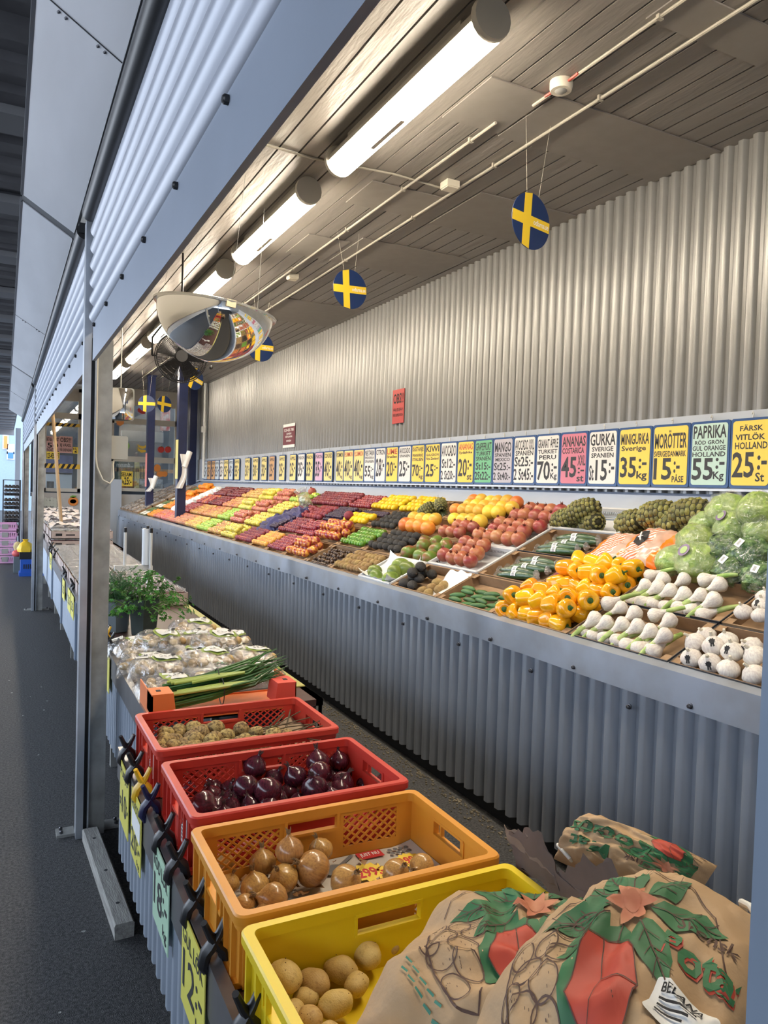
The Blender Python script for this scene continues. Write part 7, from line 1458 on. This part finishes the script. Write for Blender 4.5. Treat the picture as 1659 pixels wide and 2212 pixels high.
M_pinkp = mat('pink_crate_plastic', (0.56, 0.30, 0.50), .5)
for k in range(5):
    y = 15.4; a = at(-14, 1205, 'y', y); b = at(37, 1130, 'y', y); h = (b.z - 0) / 5; t = thing('pink_crate', 'pink plastic lattice crate on the ground stack, %s from the bottom' % ORD[k], 'crate', (a.x, y, h * k), 'pink crates stacked at the walkway end'); w = b.x - a.x; m = MB()
    for (x0, x1, y0, y1) in ((0, w, 0, .01), (0, w, .39, .40), (0, .01, 0, .4), (w - .01, w, 0, .4)): m.box(x0, x1, y0, y1, 0, h * .3); m.box(x0, x1, y0, y1, h * .8, h * .97)
    for q in range(14): x = w * q / 13; m.box(x - .008, x + .008, .001, .009, h * .3, h * .8)
    for q in range(10): y_ = .4 * q / 9; m.box(w - .009, w - .001, y_ - .008, y_ + .008, h * .3, h * .8)
    m.box(0, w, 0, .4, 0, .008); m.build('crate', M_pinkp, t, None, 0); MB().box(w * .35, w * .62, -.004, 0, h * .25, h * .85).build('grey_label', mat('grey_print', (0, 0, 0)), t, None, 0)
t = thing('blue_tub', 'bright blue slotted tub on the asphalt behind the second post', 'tub', (0, 0, 0)); a = at(44, 1243, 'y', 13.4); b = at(96, 1208, 'y', 13.4); m = MB().box(a.x, b.x, 13.4, 13.7, 0.0, b.z); m.box(a.x - .02, b.x + .02, 13.38, 13.72, 0, .06); m.build('tub', mat('blue_plastic', (0.02, 0.10, 0.48), .4), t, None, 0); m = MB()
for q in range(9): x = a.x + .05 + (b.x - a.x - .1) * q / 8; m.box(x - .008, x + .008, 13.396, 13.4, .12, b.z - .08)
m.build('slot', M_dark, t, None, 0)
a = at(55, 1208, 'y', 13.45); t = thing('yellow_sack', 'bright yellow bag on a black box over the blue tub', 'bag', (a.x, 13.52, b.z)); MB().box(-.09, .12, -.1, .1, 0, .12).build('black_box', M_black, t, None, 0); MB().lathe([(.12, .12), (.13, .17), (.09, .25), (.03, .29), (.05, .32)], 12, None, 0, lambda q, z: 1 + .08 * math.sin(5 * q)).build('bag', mat('yellow_bag', (0.80, 0.50, 0.02), .5), t)
t = thing('grey_crate', 'grey crate with red and tan bags beside the blue tub', 'crate', (0, 0, 0)); a = at(29, 1236, 'y', 13.9); b = at(46, 1203, 'y', 13.9); MB().box(a.x, b.x, 13.9, 14.2, 0, b.z).build('crate', mat('grey_crate', (0.12, 0.15, 0.16), .5), t, None, 0)
c = at(36, 1200, 'y', 13.95); t = thing('red_bag', 'small red and white bag on the grey crate', 'bag', c); MB().ball((0, .05, .03), (.075, .08, .06), 10, 7).build('bag', mat('red_bag', (0.6, 0.10, 0.10), .5), t); c = at(38, 1188, 'y', 14.05); t = thing('tan_bag', 'tan paper bag on top of the red bag', 'bag', c); MB().lathe([(.05, 0), (.07, .06), (.05, .12), (.02, .14)], 8).build('bag', mat('tan_bag', (0.48, 0.38, 0.18), .7), t)
struct('walkway_end_post', (lambda m: (sbox(m, 30, 45, 1180, 925, 17.4, .15), m)[1])(MB()), mat('pale_end_post', (0.44, 0.50, 0.60), .5), 0)
m = MB().box(-9, 3.0, 40, 40.5, 0, 7.0); o = m.build('far_building', mat('pale_blue_facade', (0.26, 0.34, 0.42), .6, var=.06)); tag(o, 'pale blue building in daylight beyond the walkway', 'building')
for (u0, u1, v0, v1, c, lab_) in ((8, 16, 942, 968, (.75, .22, .05), 'orange panel on the pale facade'), (17, 29, 978, 990, (.05, .17, .55), 'blue panel on the pale facade'), (17, 29, 962, 978, (.40, .46, .52), 'grey panel above the blue one')):
    a = at(u0, v1, 'y', 39.9); b = at(u1, v0, 'y', 39.9); t = thing('wall_panel', lab_, 'panel', (a.x, 39.9, a.z)); MB().box(0, b.x - a.x, 0, .08, 0, b.z - a.z).build('panel', mat('panel_' + lab_[:4], c, .5), t, None, 0); MB().box(-.05, b.x - a.x + .05, .06, .1, -.05, b.z - a.z + .05).build('rim', M_white, t, None, 0)
